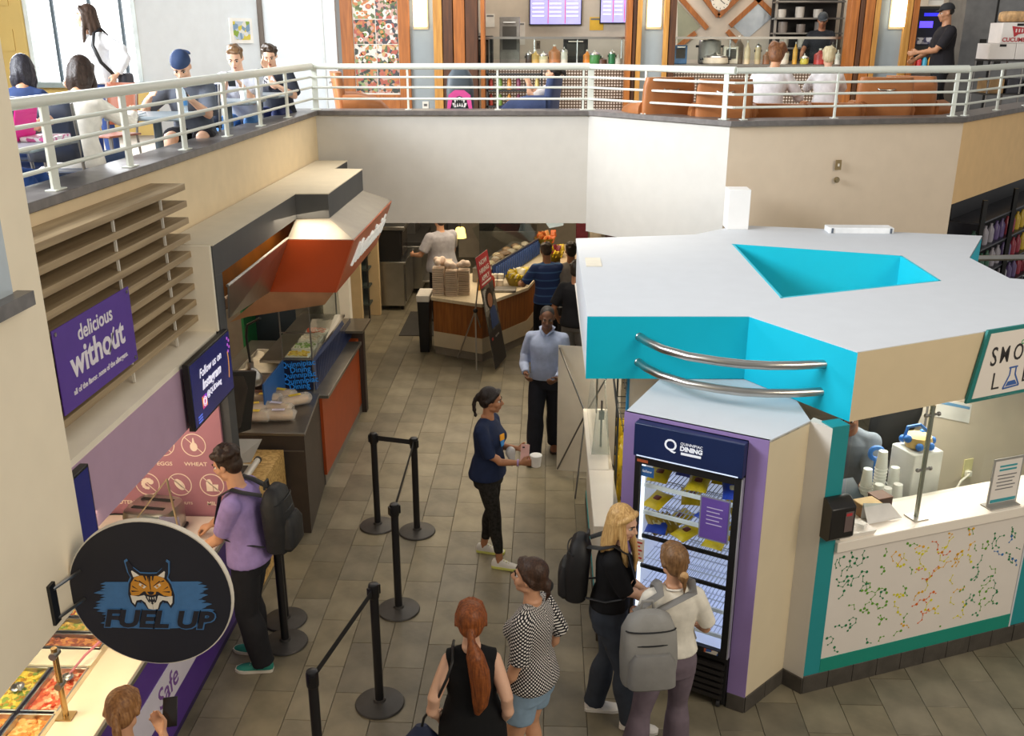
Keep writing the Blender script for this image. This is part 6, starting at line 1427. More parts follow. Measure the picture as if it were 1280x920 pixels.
for k, z in enumerate((1.35, 1.7, 2.05)):
    for i in range(13):
        p = V((5.0, 11.9, z + .02)) + V((1.9, 2.29, 0)) * (i / 13) + V((.77, -.64, 0)) * .26
        c = cc[(i // 2 + k) % 7]; q = MB(); q.lathe(p, [(.04, 0), (.045, .02), (.045, .16), (.018, .21), (.018, .24)], 10)
        single('drink_bottle', q, M_(c, .3, var=.1), {'#5a4a78': 'violet', '#8a86a0': 'grey', '#3d6a58': 'green', '#a8a4b0': 'silver', '#6a5a8a': 'purple', '#9a3a4a': 'red', '#d0b040': 'yellow'}[c] + ' drink bottle, ' + ('first', 'second', 'third', 'fourth', 'fifth', 'sixth', 'seventh', 'eighth', 'ninth', 'tenth', 'eleventh', 'twelfth', 'last')[i] + ' from the left on the ' + ('lower', 'middle', 'upper')[k] + ' shelf of the dark cooler', 'bottle', 'bottles in the dark cooler')
q = MB(); q.tube([(4.55, 11.0, 2.12), (4.9, 11.05, 2.12), (5.6, 11.3, 2.08), (6.6, 12.0, 2.0)], .035, 10); r = T('cooler_rail', 'curved steel rail running in front of the dark cooler', 'rail', (4.6, 11, 2.0)); part('rail', q, STEEL, r)
for p in ((4.75, 11.03), (6.3, 11.8)):
    q = MB(); q.tube([(p[0], p[1], 0), (p[0], p[1], 2.1)], .025, 8); part('stand', q, STEELD, r)
# ------------------------------------------------------------------ upper level
GW = M_('#e2eaf0', .8, var=.015); YEL = M_('#c8a962', .75, var=.03, scale=3)
def wall_poly(name, pts, z0, z1, m): q = MB(); q.prism(pts, z0, z1); return struct(name, q, m)
wall_poly('wall_upper_left', [(-5.77, 14.0), (-4.73, 16.5), (-4.85, 16.56), (-5.9, 14.1)], ZU, 6.6, GW)
wall_poly('wall_upper_back', [(-4.73, 16.5), (-3.49, 16.5), (-3.49, 16.62), (-4.73, 16.62)], ZU, 6.6, GW)
q = MB(); q.prism([(-4.75, 16.44), (-4.68, 16.44), (-4.68, 16.5), (-4.75, 16.5)], ZU, 6.6); struct('trim_corner', q, M_('#6a5f56', .6))
q = MB(); q.b2((-3.72, 16.47, ZU), (-3.69, 16.5, 6.6)); struct('trim_joint', q, M_('#dde3e4', .6))
# window: frame, mullions, bright panes of daylight
q = MB(); q.b2((-7.35, 14.0, 3.88), (-5.62, 14.12, 3.93)); q.b2((-7.35, 14.0, 3.88), (-7.29, 14.1, 6.6)); q.b2((-5.82, 14.0, 3.88), (-5.76, 14.1, 6.6)); win = struct('window_1', q, M_('#cfd6d4', .5))
for x in (-6.95, -6.42, -5.98):
    q = MB(); q.b2((x - .02, 14.02, 3.93), (x + .02, 14.09, 6.6)); o = mesh_obj('mullion', q, M_('#4a565e', .5)); o.parent = win
xs = [-7.29, -6.95, -6.42, -5.98, -5.8]
for a, b in zip(xs, xs[1:]):
    q = MB(); q.b2((a + .01, 14.06, 3.93), (b - .01, 14.07, 6.6)); o = mesh_obj('pane', q, M_('#f6fbff', .3, emit=2.2, var=.01)); o.parent = win
q = MB(); q.b2((-7.4, 13.8, 3.86), (-5.55, 14.0, 3.93)); struct('trim_sill', q, M_('#8a9490', .4))
wall_poly('wall_under_window', [(-7.4, 13.9), (-5.62, 13.9), (-5.62, 14.1), (-7.4, 14.1)], ZU, 3.86, YEL)
wy = wall_poly('wall_yellow', [(-9.0, 13.95), (-7.35, 13.95), (-7.35, 14.1), (-9.0, 14.1)], ZU, 6.6, YEL)
for i in range(9):
    for j in range(6):
        q = MB(); x0 = -8.9 + i * .40 + (.2 if j % 2 else 0)
        if x0 + .39 > -7.36: continue
        q.b2((x0, 13.935, ZU + .25 + j * .3), (x0 + .39, 13.95, ZU + .54 + j * .3)); o = mesh_obj('block', q, YEL); o.parent = wy
r = T('picture', 'small white framed colourful picture on the grey upper wall', 'picture', (-5.0, 15.8, 4.42))
pd = V((1.04, 2.5, 0)).normalized(); pf = onp(V((-5.77, 14.0, 0)) + pd.cross(V((0, 0, 1))) * .004, pd, (0, 0, 1))
q = MB(); flat(q, pf, R4(1.92, 4.44, 2.46, 4.82), 0, .03); part('frame', q, M_('#f2f2ee', .5), r)
q = MB(); flat(q, pf, R4(1.99, 4.49, 2.39, 4.77), .03, .033); part('print', q, M_('#c8c870', .5, kind='cells', scale=14, h2='#b8c8d8,#d8c84a,#7a9ab8,#e0e0da,#8aa83a'), r)

# ---- shop fronts along y = 16.5
X6 = lambda px, Y=16.5: (-3.39 + (px - 425) * .01306) * Y / 16.5
Z6 = lambda py, Y=16.5: 4.55 + (5.10 - py * .01246 - 4.55) * Y / 16.5
WF = M_('#b06a2c', .45, kind='wood', h2='#8a4e1c'); WDK = M_('#5a3418', .5, kind='wood', h2='#3e2210'); WLT = M_('#c69248', .45, kind='wood', h2='#a87432'); PILL = M_('#8f989c', .7, var=.02)
def bxp(x0, x1, z0, z1, y0=16.4, y1=16.6): q = MB(); q.b2((x0, y0, z0), (x1, y1, z1)); return q
TOPZ = 6.4
r = T('poster_frame', 'tall wood frame holding a sushi photo poster beside the grey pillar', 'poster', (X6(467), 16.5, ZU))
part('frame_post', bxp(X6(425), X6(440), ZU, TOPZ), WF, r, .004); part('frame_post', bxp(X6(497), X6(511), ZU, TOPZ), WF, r, .004); part('frame_rail', bxp(X6(440), X6(497), ZU, Z6(118)), WF, r, .004)
fp = onp((0, 16.43, 0), (1, 0, 0), (0, 0, 1))
part('poster_sheet', bxp(X6(440), X6(497), Z6(118), TOPZ, 16.44, 16.46), M_('#e8e4dc', .5), r)
rng = random.Random(8); cols_ = ['#cfc9c0', '#b87848', '#56643f', '#a8584a', '#bfa070', '#3a403a', '#8b9a6a', '#b8968a', '#43434a', '#d8d2c8']
for gx in range(2):
    for gz in range(5):
        x0, x1 = X6(441 + 28 * gx), X6(441 + 28 * (gx + 1)) - .012; z0, z1 = Z6(116 - gz * 31), Z6(116 - (gz + 1) * 31) - .012
        q = MB(); flat(q, fp, R4(x0, z0, x1, z1), -.008, -.004); part('photo_tile', q, M_(cols_[(gx * 3 + gz) % 9], .5, kind='cells', scale=20, h2=','.join(rng.sample(cols_, 5))), r)
        for k in range(5):
            cxx, czz, rr_ = rng.uniform(x0 + .05, x1 - .05), rng.uniform(z0 + .06, z1 - .06), rng.uniform(.03, .06)
            q = MB(); flat(q, fp, circ((cxx, czz), rr_, 14, rr_ * .8), -.004, -.002); part('printed_sushi', q, M_(rng.choice(['#dcd6cc', '#c0805a', '#e0dcd2', '#6a7a4a', '#b06a5a']), .5), r)
            q = MB(); flat(q, fp, circ((cxx, czz), rr_ * .45, 10), -.002, 0); part('printed_filling', q, M_(rng.choice(['#c8824a', '#7a8a4a', '#b8604a']), .5), r)
def pillar(x0, x1, lx0, lx1, name_l, lab):
    q = bxp(x0, x1, ZU, TOPZ, 16.48, 16.7); struct('wall_pillar', q, PILL)
    r = T('wall_lamp', lab, 'lamp', ((lx0 + lx1) / 2, 16.45, Z6(33)))
    part('diffuser', bxp(lx0, lx1, Z6(33), Z6(-22), 16.38, 16.46), M_('#fff0d0', .5, emit=5.0, var=.01), r, .01); part('backplate', bxp(lx0 - .02, lx1 + .02, Z6(36), Z6(-25), 16.46, 16.48), M_('#b8a888', .4, .4), r)
pillar(X6(511), X6(541), X6(517), X6(533), '', 'glowing tall wall lamp beside the sushi poster')
pillar(X6(798), X6(826), X6(806), X6(822), '', 'glowing tall wall lamp between the two kitchen openings')
pillar(X6(1086), X6(1118), X6(1102), X6(1118), '', 'glowing tall wall lamp left of the blue lit cooler')
def jamb(lab, rows):
    r = T('door_jamb', lab, 'jamb', (X6(rows[0][0]), 16.5, ZU))
    for a, b, m in rows: part('board', bxp(X6(a), X6(b), ZU, TOPZ, 16.36 + .02 * (a % 3), 16.66), m, r, .004)
jamb('light and dark wood jamb left of the first kitchen opening', [(541, 552, WLT), (553, 565, WDK), (566, 580, WF), (581, 596, WDK), (600, 605, WF)])
jamb('wood jamb right of the menu screens', [(780, 787, WF), (788, 792, WDK), (793, 799, WLT)])
jamb('wood jamb left of the second kitchen opening', [(826, 832, WLT), (833, 841, WDK)])
jamb('wide wood jamb at the end of the second kitchen opening', [(1052, 1062, WF), (1063, 1068, WDK), (1069, 1080, WF), (1081, 1087, WLT)])
jamb('wood jamb beside the blue lit cooler', [(1118, 1126, WLT), (1127, 1134, WF)])
r = T('power_outlet', 'small grey outlet plate low on the upper grey pillar', 'outlet', (X6(528), 16.47, Z6(133))); part('plate', bxp(X6(524), X6(532), Z6(136), Z6(127), 16.465, 16.48), M_('#d6d2c8', .5), r); part('socket', bxp(X6(526), X6(530), Z6(133), Z6(130), 16.46, 16.466), M_('#5a5a5a', .5), r)
# kitchens behind
YB = 18.6
q = MB(); q.b2((-2.0, YB, ZU), (9.0, YB + .1, 6.4)); struct('wall_food_court', q, M_('#cbbfb0', .7, var=.03))
q = MB(); q.b2((-2.0, 16.4, 6.0), (9.0, YB, 6.1)); struct('ceiling_food_court', q, M_('#c8bfb2', .8))
MOS = M_('#56412f', .5, kind='dots', scale=21, h2='#cdbfb2')
def kcounter(lab, a, b):
    r = T('kitchen_counter', lab, 'counter', ((X6(a) + X6(b)) / 2, 16.8, ZU))
    part('mosaic_front', bxp(X6(a), X6(b), ZU, Z6(84), 16.7, 16.74), MOS, r); part('counter_top', bxp(X6(a) - .02, X6(b) + .02, Z6(84), Z6(80), 16.66, 17.5), STEELD, r, .004); part('carcass', bxp(X6(a), X6(b), ZU, Z6(85), 16.75, 17.45), DARK, r)
    part('guard_rail', bxp(X6(a), X6(b), Z6(48), Z6(45), 16.9, 17.1), STEEL, r)
    for t in (.02, .35, .66, .98):
        x = X6(a + (b - a) * t); q = MB(); q.tube([(x, 17.0, Z6(80)), (x, 17.0, Z6(48))], .012, 8); part('post', q, STEEL, r)
    q = bxp(X6(a), X6(b), Z6(74), Z6(48), 16.9, 16.906); part('glass_pane', q, GLASS(), r, smooth=0)
kcounter('mosaic fronted kitchen counter under the menu screens', 604, 782)
kcounter('mosaic fronted kitchen counter in front of the clock lattice', 842, 1056)
def menu(lab, a, b, z0, z1):
    r = T('menu_screen', lab, 'screen', ((X6(a, YB) + X6(b, YB)) / 2, YB - .05, z0)); Y = YB
    part('housing', bxp(X6(a, Y), X6(b, Y), z0, z1, Y - .06, Y), BLACK, r); part('screen', bxp(X6(a, Y) + .02, X6(b, Y) - .02, z0 + .02, z1 - .02, Y - .064, Y - .06), M_('#a9a6ee', .4, var=.03, emit=.85), r)
    part('red_header', bxp(X6(a, Y) + .02, X6(b, Y) - .3, z1 - .25, z1 - .02, Y - .067, Y - .064), M_('#d8305a', .4, emit=.7), r)
    q = MB(); f = onp((0, Y - .068, 0), (1, 0, 0), (0, 0, 1)); w_ = X6(b, Y) - X6(a, Y)
    for c in range(3):
        for k in range(5): x0 = X6(a, Y) + .06 + c * w_ / 3.1; flat(q, f, R4(x0, z1 - .32 - k * .07, x0 + w_ * .22, z1 - .30 - k * .07), 0, .002)
    part('menu_lines', q, M_('#f2eefc', .5, emit=.8), r)
    q = MB()
    for c in (1, 2): x0 = X6(a, Y) + .03 + c * w_ / 3.1; flat(q, f, R4(x0, z0 + .03, x0 + .012, z1 - .26), 0, .002)
    part('column_lines', q, M_('#d8305a', .5, emit=.6), r)
menu('menu screen with lilac glow and red header, left of two', 660, 725, Z6(31, YB), Z6(31, YB) + .75)
menu('menu screen with lilac glow at the right of the first kitchen', 747, 790, Z6(29, YB), Z6(29, YB) + .75)
def notice(lab, a, b, c, d, col, Y=YB): 
    r = T('wall_notice', lab, 'notice', (X6((a + b) / 2, Y), Y, Z6(d, Y))); part('paper', bxp(X6(a, Y), X6(b, Y), Z6(d, Y), Z6(c, Y), Y - .01, Y), M_(col, .6), r); part('heading', bxp(X6(a, Y) + .02, X6(b, Y) - .02, Z6(c, Y) - .05, Z6(c, Y) - .02, Y - .012, Y - .01), M_('#7a7a7a', .6), r)
notice('white paper notice above the slicer', 606, 617, 17, 33, '#e6e2da'); notice('yellow and white notice between the menu screens', 735, 752, 21, 37, '#e8b83a'); notice('small paper sheet left of the menu screen', 642, 655, 27, 55, '#dcd6ce')
r = T('switch_plate', 'dark switch plate on the first kitchen wall', 'switch', (X6(671, YB), YB, Z6(60, YB))); part('plate', bxp(X6(669, YB), X6(674, YB), Z6(60, YB), Z6(50, YB), YB - .01, YB), M_('#6a5a4a', .5), r); part('toggle', bxp(X6(671, YB), X6(672, YB), Z6(56, YB), Z6(53, YB), YB - .02, YB - .01), BLACK, r)
# equipment standing on the two kitchen counters
YC = 17.25; ZC = Z6(80)
def gear(name, lab, px, wd, h, col, kind='box', y=YC, cat=None, m=None):
    x = X6(px, y); m = m or M_(col, .4, var=.12); r = T(name, lab, cat or name.replace('_', ' '), (x, y, ZC + .001)); z = ZC + .002
    if kind == 'box':
        q = MB(); q.b2((x - wd / 2, y - .15, z), (x + wd / 2, y + .15, z + h)); part('housing', q, m, r, .01)
        q = MB(); q.b2((x - wd * .35, y - .156, z + h * .3), (x + wd * .35, y - .15, z + h * .8)); part('front_panel', q, M_('#4a4640', .3), r)
        q = MB(); q.tube([(x - wd * .3, y - .18, z + h * .88), (x + wd * .3, y - .18, z + h * .88)], .012, 8); part('handle', q, STEEL, r)
    elif kind == 'pot':
        q = MB(); q.lathe((x, y, z), [(wd * .45, 0), (wd * .5, .02), (wd * .5, h * .85), (wd * .47, h * .9)], 20); part('pot_body', q, m, r)
        q = MB(); q.lathe((x, y, z + h * .9), [(wd * .5, 0), (wd * .48, .02), (wd * .1, .05), (wd * .04, .08)], 20); part('lid', q, STEEL, r)
        for s in (-1, 1):
            q = MB(); q.tube([(x + s * wd * .48, y, z + h * .7), (x + s * wd * .62, y, z + h * .7)], .02, 8); part('handle', q, BLACK, r)
    else:
        q = MB(); q.lathe((x, y, z), [(wd * .5, 0), (wd * .5, h * .7), (wd * .2, h * .86), (wd * .12, h)], 12); part('bottle_body', q, m, r)
        q = MB(); q.lathe((x, y, z + h), [(wd * .14, 0), (wd * .14, .03)], 10); part('cap', q, M_('#d8d0c0', .4), r)
gear('slicer', 'tall grey drink machine on the first kitchen counter', 636, .34, .75, '#8a857e', y=17.3, cat='machine')
gear('coffee_grinder', 'black grinder left of the grey machine', 604, .30, .45, '#1e1d1f', y=17.3, cat='grinder')
gear('tongs_rack', 'grey utensil rack at the left end of the first counter', 588 + 8, .22, .5, '#9a948c', y=17.45, cat='rack')
gear('microwave', 'dark microwave under the menu screen', 718, .42, .40, '#2a2826', y=17.35)
for i, (px, c, w_, h, lab) in enumerate(((660, '#4a3a30', .12, .16, 'dark jar'), (668, '#c9a25a', .14, .2, 'tan jar'), (678, '#d8c8a0', .16, .14, 'cream tub'), (692, '#b5764a', .2, .28, 'brown paper cup stack'), (704, '#dcd4c4', .12, .22, 'white cup stack'), (733, '#d8822e', .14, .2, 'orange carton'), (742, '#4a8a4a', .2, .16, 'green box'), (752, '#5a3a2a', .16, .1, 'brown bowl'), (764, '#2f7a4a', .12, .18, 'green cup'), (772, '#c8c0b0', .12, .12, 'grey tub'))):
    gear('counter_item', lab + ' on the first kitchen counter', px, w_, h, c, 'bottle' if i % 2 else 'pot', 17.0, 'container')
gear('blue_crate', 'light blue crate at the left end of the second kitchen counter', 848, .22, .30, '#5a86b8', y=17.2, cat='crate')
gear('rice_cooker', 'large steel rice cooker on the second kitchen counter', 885, .38, .40, '#9a948c', 'pot', 17.2)
gear('rice_tub', 'white round tub in front of the rice cooker', 893, .42, .12, '#e0d2b8', 'pot', 16.98, 'tub')
gear('cream_box', 'cream box next to the white tub', 910, .24, .28, '#e4d8c4', y=17.2, cat='box')
gear('blender', 'steel blender jug on the second kitchen counter', 921, .16, .42, '#8a7a6a', 'bottle', 17.2)
for i, (px, c, w_, h, lab) in enumerate(((932, '#d8c09a', .10, .34, 'tall tan bottle'), (945, '#c8b088', .1, .3, 'cream bottle'), (956, '#8a5a3a', .12, .2, 'brown jar'), (976, '#e8dcc8', .2, .2, 'white food tub'), (991, '#d8a03a', .08, .32, 'yellow squeeze bottle'), (1003, '#c8b84a', .14, .1, 'yellow dish'), (1022, '#b03a34', .2, .22, 'red and white carton'), (1036, '#d8b050', .08, .3, 'amber squeeze bottle'), (1044, '#e0d8c8', .1, .2, 'white shaker'))):
    gear('counter_item', lab + ' on the second kitchen counter', px, w_, h, c, 'bottle' if i % 2 == 0 else 'pot', 17.0, 'container')
# diamond wood lattice and clock on the second kitchen wall
r = T('wood_lattice', 'diamond wood lattice with mirror panels on the kitchen wall', 'lattice', (X6(900, YB), YB - .03, Z6(50, YB)))
def zbar(x0, z0, x1, z1): 
    q = MB(); f = onp((0, YB - .002, 0), (1, 0, 0), (0, 0, 1)); seg2(q, f, (x0, z0), (x1, z1), .085, .05); part('lattice_bar', q, WF, r)
cxx = [X6(p, YB) for p in (820, 858, 895, 940, 985)]; zt_, zm_, zb_ = Z6(-35, YB), Z6(0, YB), Z6(52, YB)
for a, b in ((848, 878), (878, 845)): pass
zbar(X6(845, YB), Z6(-2, YB), X6(880, YB), Z6(35, YB)); zbar(X6(842, YB), Z6(60, YB), X6(866, YB), Z6(40, YB)); zbar(X6(866, YB), Z6(-12, YB), X6(893, YB), Z6(20, YB)); zbar(X6(893, YB), Z6(20, YB), X6(925, YB), Z6(-12, YB)); zbar(X6(908, YB), Z6(32, YB), X6(945, YB), Z6(-4, YB)); zbar(X6(935, YB), Z6(-4, YB), X6(962, YB), Z6(20, YB)); zbar(X6(905, YB), Z6(38, YB), X6(922, YB), Z6(55, YB))
q = MB(); f = onp((0, YB - .002, 0), (1, 0, 0), (0, 0, 1)); flat(q, f, [(X6(842, YB), Z6(2, YB)), (X6(872, YB), Z6(33, YB)), (X6(845, YB), Z6(55, YB))], 0, .01); part('mirror_panel', q, M_('#a8a890', .15, .5), r)
q = MB(); flat(q, f, [(X6(912, YB), Z6(32, YB)), (X6(940, YB), Z6(2, YB)), (X6(958, YB), Z6(22, YB)), (X6(930, YB), Z6(48, YB))], 0, .01); part('mirror_panel', q, M_('#c4ccd4', .15, .5), r)
r = T('clock', 'round white wall clock inside the wood diamond', 'clock', (X6(894, YB), YB - .04, Z6(14, YB)))
c = V((X6(894, YB), YB - .02, Z6(1, YB))); q = MB(); q.tube([c, c + V((0, -.03, 0))], .19, 28); part('case', q, M_('#8a8a8a', .4), r)
q = MB(); q.tube([c + V((0, -.03, 0)), c + V((0, -.034, 0))], .165, 28); part('face', q, M_('#efe9dc', .5), r)
for a, L_0 in ((2.2, .1), (.6, .13)):
    q = MB(); f = onp(c + V((0, -.035, 0)), (1, 0, 0), (0, 0, 1)); seg2(q, f, (0, 0), (L_0 * math.sin(a), L_0 * math.cos(a)), .012); part('hand', q, BLACK, r)
for k in range(12):
    q = MB(); a = k * PI / 6; seg2(q, f, (.125 * math.sin(a), .125 * math.cos(a)), (.15 * math.sin(a), .15 * math.cos(a)), .01); part('hour_mark', q, BLACK, r)
r = T('plate_shelf', 'dark steel shelves of cups and plates behind the kitchen worker', 'shelf', (X6(1000, 18.2), 18.2, Z6(70, 18.2)))
for z in (2, 22, 40, 58):
    part('shelf', bxp(X6(962, 18.2), X6(1042, 18.2), Z6(z + 2, 18.2), Z6(z, 18.2), 17.95, 18.45), M_('#8a8680', .4, .5), r)
part('back_panel', bxp(X6(962, 18.2), X6(1042, 18.2), Z6(75, 18.2), TOPZ - .5, 18.46, 18.5), M_('#2c2826', .6), r)
for x in (962, 1042): part('side_post', bxp(X6(x, 18.2) - .02, X6(x, 18.2) + .02, ZU, TOPZ - .5, 18.1, 18.14), STEELD, r)
for i in range(9):
    z = (22, 40, 58)[i % 3]; x = 970 + (i // 3) * 22 + (i % 3) * 3; q = MB(); q.lathe((X6(x, 18.15), 18.15, Z6(z, 18.2)), [(.07, 0), (.08, .05), (.08, .14 + .04 * (i % 2))], 12); single('cup_pile', q, M_(('#d8d0c4', '#8a8078', '#c8c0b0')[i % 3], .4), ('white', 'grey', 'cream')[i % 3] + ' pile of cups on the ' + ('upper', 'middle', 'lower')[i % 3] + ' dark kitchen shelf, ' + ('left', 'middle', 'right')[i // 3], 'cups', 'piles of cups on the dark kitchen shelves')
# right end: lit cooler, steel fridge, cartons
r = T('lit_cooler', 'black glass cooler glowing blue inside', 'cooler', (X6(1152), 16.8, ZU))
part('cabinet', bxp(X6(1133), X6(1176), ZU, Z6(8), 16.62, 17.2), BLACK, r, .006); part('glass_front', bxp(X6(1138), X6(1171), Z6(56), Z6(11), 16.612, 16.62), M_('#141428', .12), r)
part('blue_glow', bxp(X6(1142), X6(1158), Z6(34), Z6(26), 16.606, 16.612), M_('#4a3aff', .3, emit=2.5), r); part('blue_glow', bxp(X6(1146), X6(1166), Z6(20), Z6(16), 16.606, 16.612), M_('#2a2ad0', .3, emit=1.2), r); part('product_row', bxp(X6(1140), X6(1168), Z6(54), Z6(46), 16.606, 16.612), M_('#8a8a98', .4, kind='cells', scale=14, h2='#8a8a98,#4a4a5a,#c8c8d0,#3a3a60'), r)
for i in range(6):
    q = MB(); q.lathe((X6(1130 + i * 7), 16.5, Z6(84)), [(.04, 0), (.045, .12), (.02, .17)], 10); single('snack_bottle', q, M_(('#c8d83a', '#d85a2a', '#d83a3a', '#3a9ab8', '#e8a03a', '#8a3ab8')[i], .4), ('lime', 'orange', 'red', 'teal', 'amber', 'violet')[i] + ' bottle in front of the blue lit cooler', 'bottle', 'bottles before the lit cooler')
q = bxp(X6(1126), X6(1178), ZU, Z6(84) - .001, 16.42, 16.6); single('display_shelf', q, M_('#4a4038', .5), 'brown shelf base under the bottles by the blue cooler', 'shelf', bev=.006)
q = MB(); q.b2((X6(1170, YB), YB - .8, ZU), (X6(1300, YB), YB - .02, 5.98)); r = T('walk_in_fridge', 'wide steel double fridge behind the standing worker', 'fridge', (X6(1230, YB), YB - .4, ZU)); part('fridge_body', q, M_('#8f8f90', .35, .6, var=.08), r)
q = MB(); q.b2((X6(1229, YB - .8), YB - .815, ZU + .1), (X6(1231, YB - .8), YB - .8, 5.98)); part('door_gap', q, BLACK, r)
for x in (1215, 1236):
    q = MB(); q.b2((X6(x, YB - .8), YB - .83, 4.05), (X6(x + 7, YB - .8), YB - .8, 4.5)); part('handle', q, DARK, r)
notice('red and white notice above the blue lit cooler', 1146, 1164, -3, 7, '#e0dcd4', 16.62)
BOX = M_('#e6e0da', .7, var=.03)
tbk = T('utility_cart', 'black wire cart stacked with white cartons at the right edge', 'cart', (X6(1260, 16.2), 16.2, ZU))
for z in (ZU + .12, ZU + .5, Z6(73, 16)):
    part('cart_shelf', bxp(X6(1222, 16), X6(1300, 16), z - .02, z, 15.7, 16.3), M_('#3a3836', .5), tbk)
for x in (1223, 1262, 1299):
    for y in (15.72, 16.28):
        q = MB(); q.tube([(X6(x, 16), y, ZU), (X6(x, 16), y, Z6(73, 16))], .015, 6); part('upright', q, STEELD, tbk)
def carton(lab, a, b, c, d, y0, y1, words=()):
    r = T('carton', lab, 'carton', (X6((a + b) / 2, 15.8), 15.8, Z6(d, 15.8))); part('box_body', bxp(X6(a, 15.8), X6(b, 15.8), Z6(d, 15.8), Z6(c, 15.8), y0, y1), BOX, r, .006)
    for i, (w_, s, dz) in enumerate(words): txt(r, w_, s, (X6((a + b) / 2, 15.8), y0 - .003, Z6((c + d) / 2, 15.8) + dz), (1, 0, 0), (0, 0, 1), M_('#b8323a', .5), off=.002)
    q = bxp(X6((a + b) / 2 - 4, 15.8), X6((a + b) / 2 + 4, 15.8), Z6(c + 4, 15.8), Z6(c + 1, 15.8), y0 - .004, y0); part('hand_hole', q, BLACK, r)
carton('white carton with red lettering on top of the cart stack', 1238, 1280, 28, 53, 15.75, 16.2, [('CUCUMBERS', .085, -.10)])
ct = [o for o in bpy.data.objects if o.get('label', '').startswith('white carton with red')][0]; f = onp((X6(1262, 15.8), 15.746, Z6(38, 15.8)), (1, 0, 0), (0, 0, 1)); q = MB(); flat(q, f, [(-.16, .07), (.0, .05), (.13, .05), (.18, -.03), (.1, -.02), (-.05, -.05), (-.11, -.09), (-.13, -.02)]); part('red_banner', q, M_('#b8323a', .5), ct); q = MB(); [flat(q, f, R4(-.1 + i * .045, -.02, -.08 + i * .045, .03), .002, .004) for i in range(5)]; part('banner_script', q, M_('#e8d8d4', .5), ct)
carton('white carton at the lower left of the cart stack', 1226, 1258, 53.2, 72.8, 15.75, 16.2); carton('white carton at the lower right of the cart stack', 1258.5, 1300, 53.2, 72.8, 15.75, 16.2)
q = bxp(X6(1236, 16), X6(1272, 16), Z6(27, 15.8), Z6(14, 15.8), 15.8, 16.15); single('brown_bag', q, M_('#c8a070', .6, var=.25, scale=12, bump=.5), 'tan wrapped bag lying on the top carton', 'bag', bev=.05)
for i in range(3): q = bxp(X6(1226 + i * 22, 16), X6(1244 + i * 22, 16), ZU + .501, ZU + .72, 15.75, 16.2); single('cart_box', q, M_(('#9a7a52', '#3a3a40', '#7a7a80')[i], .6, var=.15), ('brown', 'black', 'grey')[i] + ' box on the lower shelf of the black cart', 'box', bev=.01)

# ---- armchairs along the back railing
TAN = M_('#a8693a', .42, var=.06, bump=.06, bscale=40)
def armchair(lab, x, y, rz, m=TAN, w_=.62, back=.9, handle=True, group='tan leather armchairs'):
    r = T('armchair', lab, 'armchair', (x, y, ZU), rz, group)       # faces +y in its own frame
    q = MB(); q.box((0, .02, .27), (w_, .58, .26)); part('seat', q, m, r, .05, local=True)
    rg = []
    for z, a, yy in ((.12, 1, -.27), (.45, 1.02, -.29), (back - .1, 1.0, -.33), (back, .93, -.345)):
        rg.append([V((w_ / 2 * a * math.copysign(abs(math.cos(t)) ** .35, math.cos(t)), yy + .07 * math.copysign(abs(math.sin(t)) ** .6, math.sin(t)), z)) for t in [2 * PI * k / 28 for k in range(28)]])
    q = MB(); q.loft(rg); part('backrest', q, m, r, local=True, smooth=60)
    for s in (-1, 1):
        q = MB(); q.tube([(s * (w_ / 2 - .02), -.28, .52), (s * (w_ / 2 + .02), -.1, .52), (s * (w_ / 2 + .02), .16, .46), (s * (w_ / 2 - .01), .28, .34), (s * (w_ / 2 - .03), .3, .14)], [(.11, .07)] * 5, 12, up=(0, 0, 1)); part('arm', q, m, r, local=True)
        for yy in (-.25, .22):
            q = MB(); q.tube([(s * .24, yy, 0), (s * .24, yy, .16)], .02, 8); part('leg', q, M_('#8a8680', .3, .8), r, local=True)
    if handle:
        q = MB(); q.tube([(-.09, -.405, back - .13), (-.07, -.425, back - .14), (.07, -.425, back - .14), (.09, -.405, back - .13)], .009, 8); part('handle', q, STEEL, r, local=True)
    return r
armchair('tan armchair in front of the sushi poster, seen from its side', -2.5, 13.3, math.radians(-75), w_=.75)
armchair('tan armchair at the left of the right-hand row, turned slightly', 1.32, 11.95, math.radians(15))
armchair('tan armchair with a steel handle, second from the left of the right-hand row', 2.02, 11.5, math.radians(-8))
armchair('tan armchair under the curly haired person', 2.72, 11.75, math.radians(-14), back=.62, handle=False)
armchair('tan armchair under the white haired person', 3.38, 11.9, math.radians(-14), back=.62, handle=False)
armchair('tan armchair with a steel handle in the middle of the right end', 3.98, 12.05, math.radians(-10))
armchair('tan armchair at the right end, turned to the right', 4.55, 12.35, math.radians(-40), handle=False)
armchair('navy blue lounge armchair with a reclining student', -.25, 13.15, math.radians(80), M_('#3c4a72', .8, var=.06, bump=.2), .7, .84, False, None)
# shark-mouth backpack on a side stool
sb = T('backpack', 'grey backpack with a pink and white shark mouth print, by the railing', 'backpack', (-1.13, 12.75, ZU + .42))
q = MB(); rg = []
for z, a, d in ((.42, .15, .09), (.46, .175, .11), (.72, .175, .12), (.86, .16, .10), (.95, .10, .06)): rg.append([V((-1.13 + a * math.copysign(abs(math.cos(t)) ** .6, math.cos(t)), 12.75 + d * math.copysign(abs(math.sin(t)) ** .7, math.sin(t)), ZU + z)) for t in [2 * PI * k / 24 for k in range(24)]])
q.loft(rg); part('bag_body', q, M_('#4a545c', .5, var=.08), sb)
ff = onp((-1.13, 12.63, ZU + .42), (1, 0, 0), (0, 0, 1)); PK = M_('#e0509a', .5)
q = MB(); flat(q, ff, [(-.165, .03), (-.14, .22), (-.06, .28), (.06, .28), (.14, .22), (.165, .03), (.12, .04), (.09, .17), (0, .21), (-.09, .17), (-.12, .04)], 0, .012); part('pink_print', q, PK, sb)
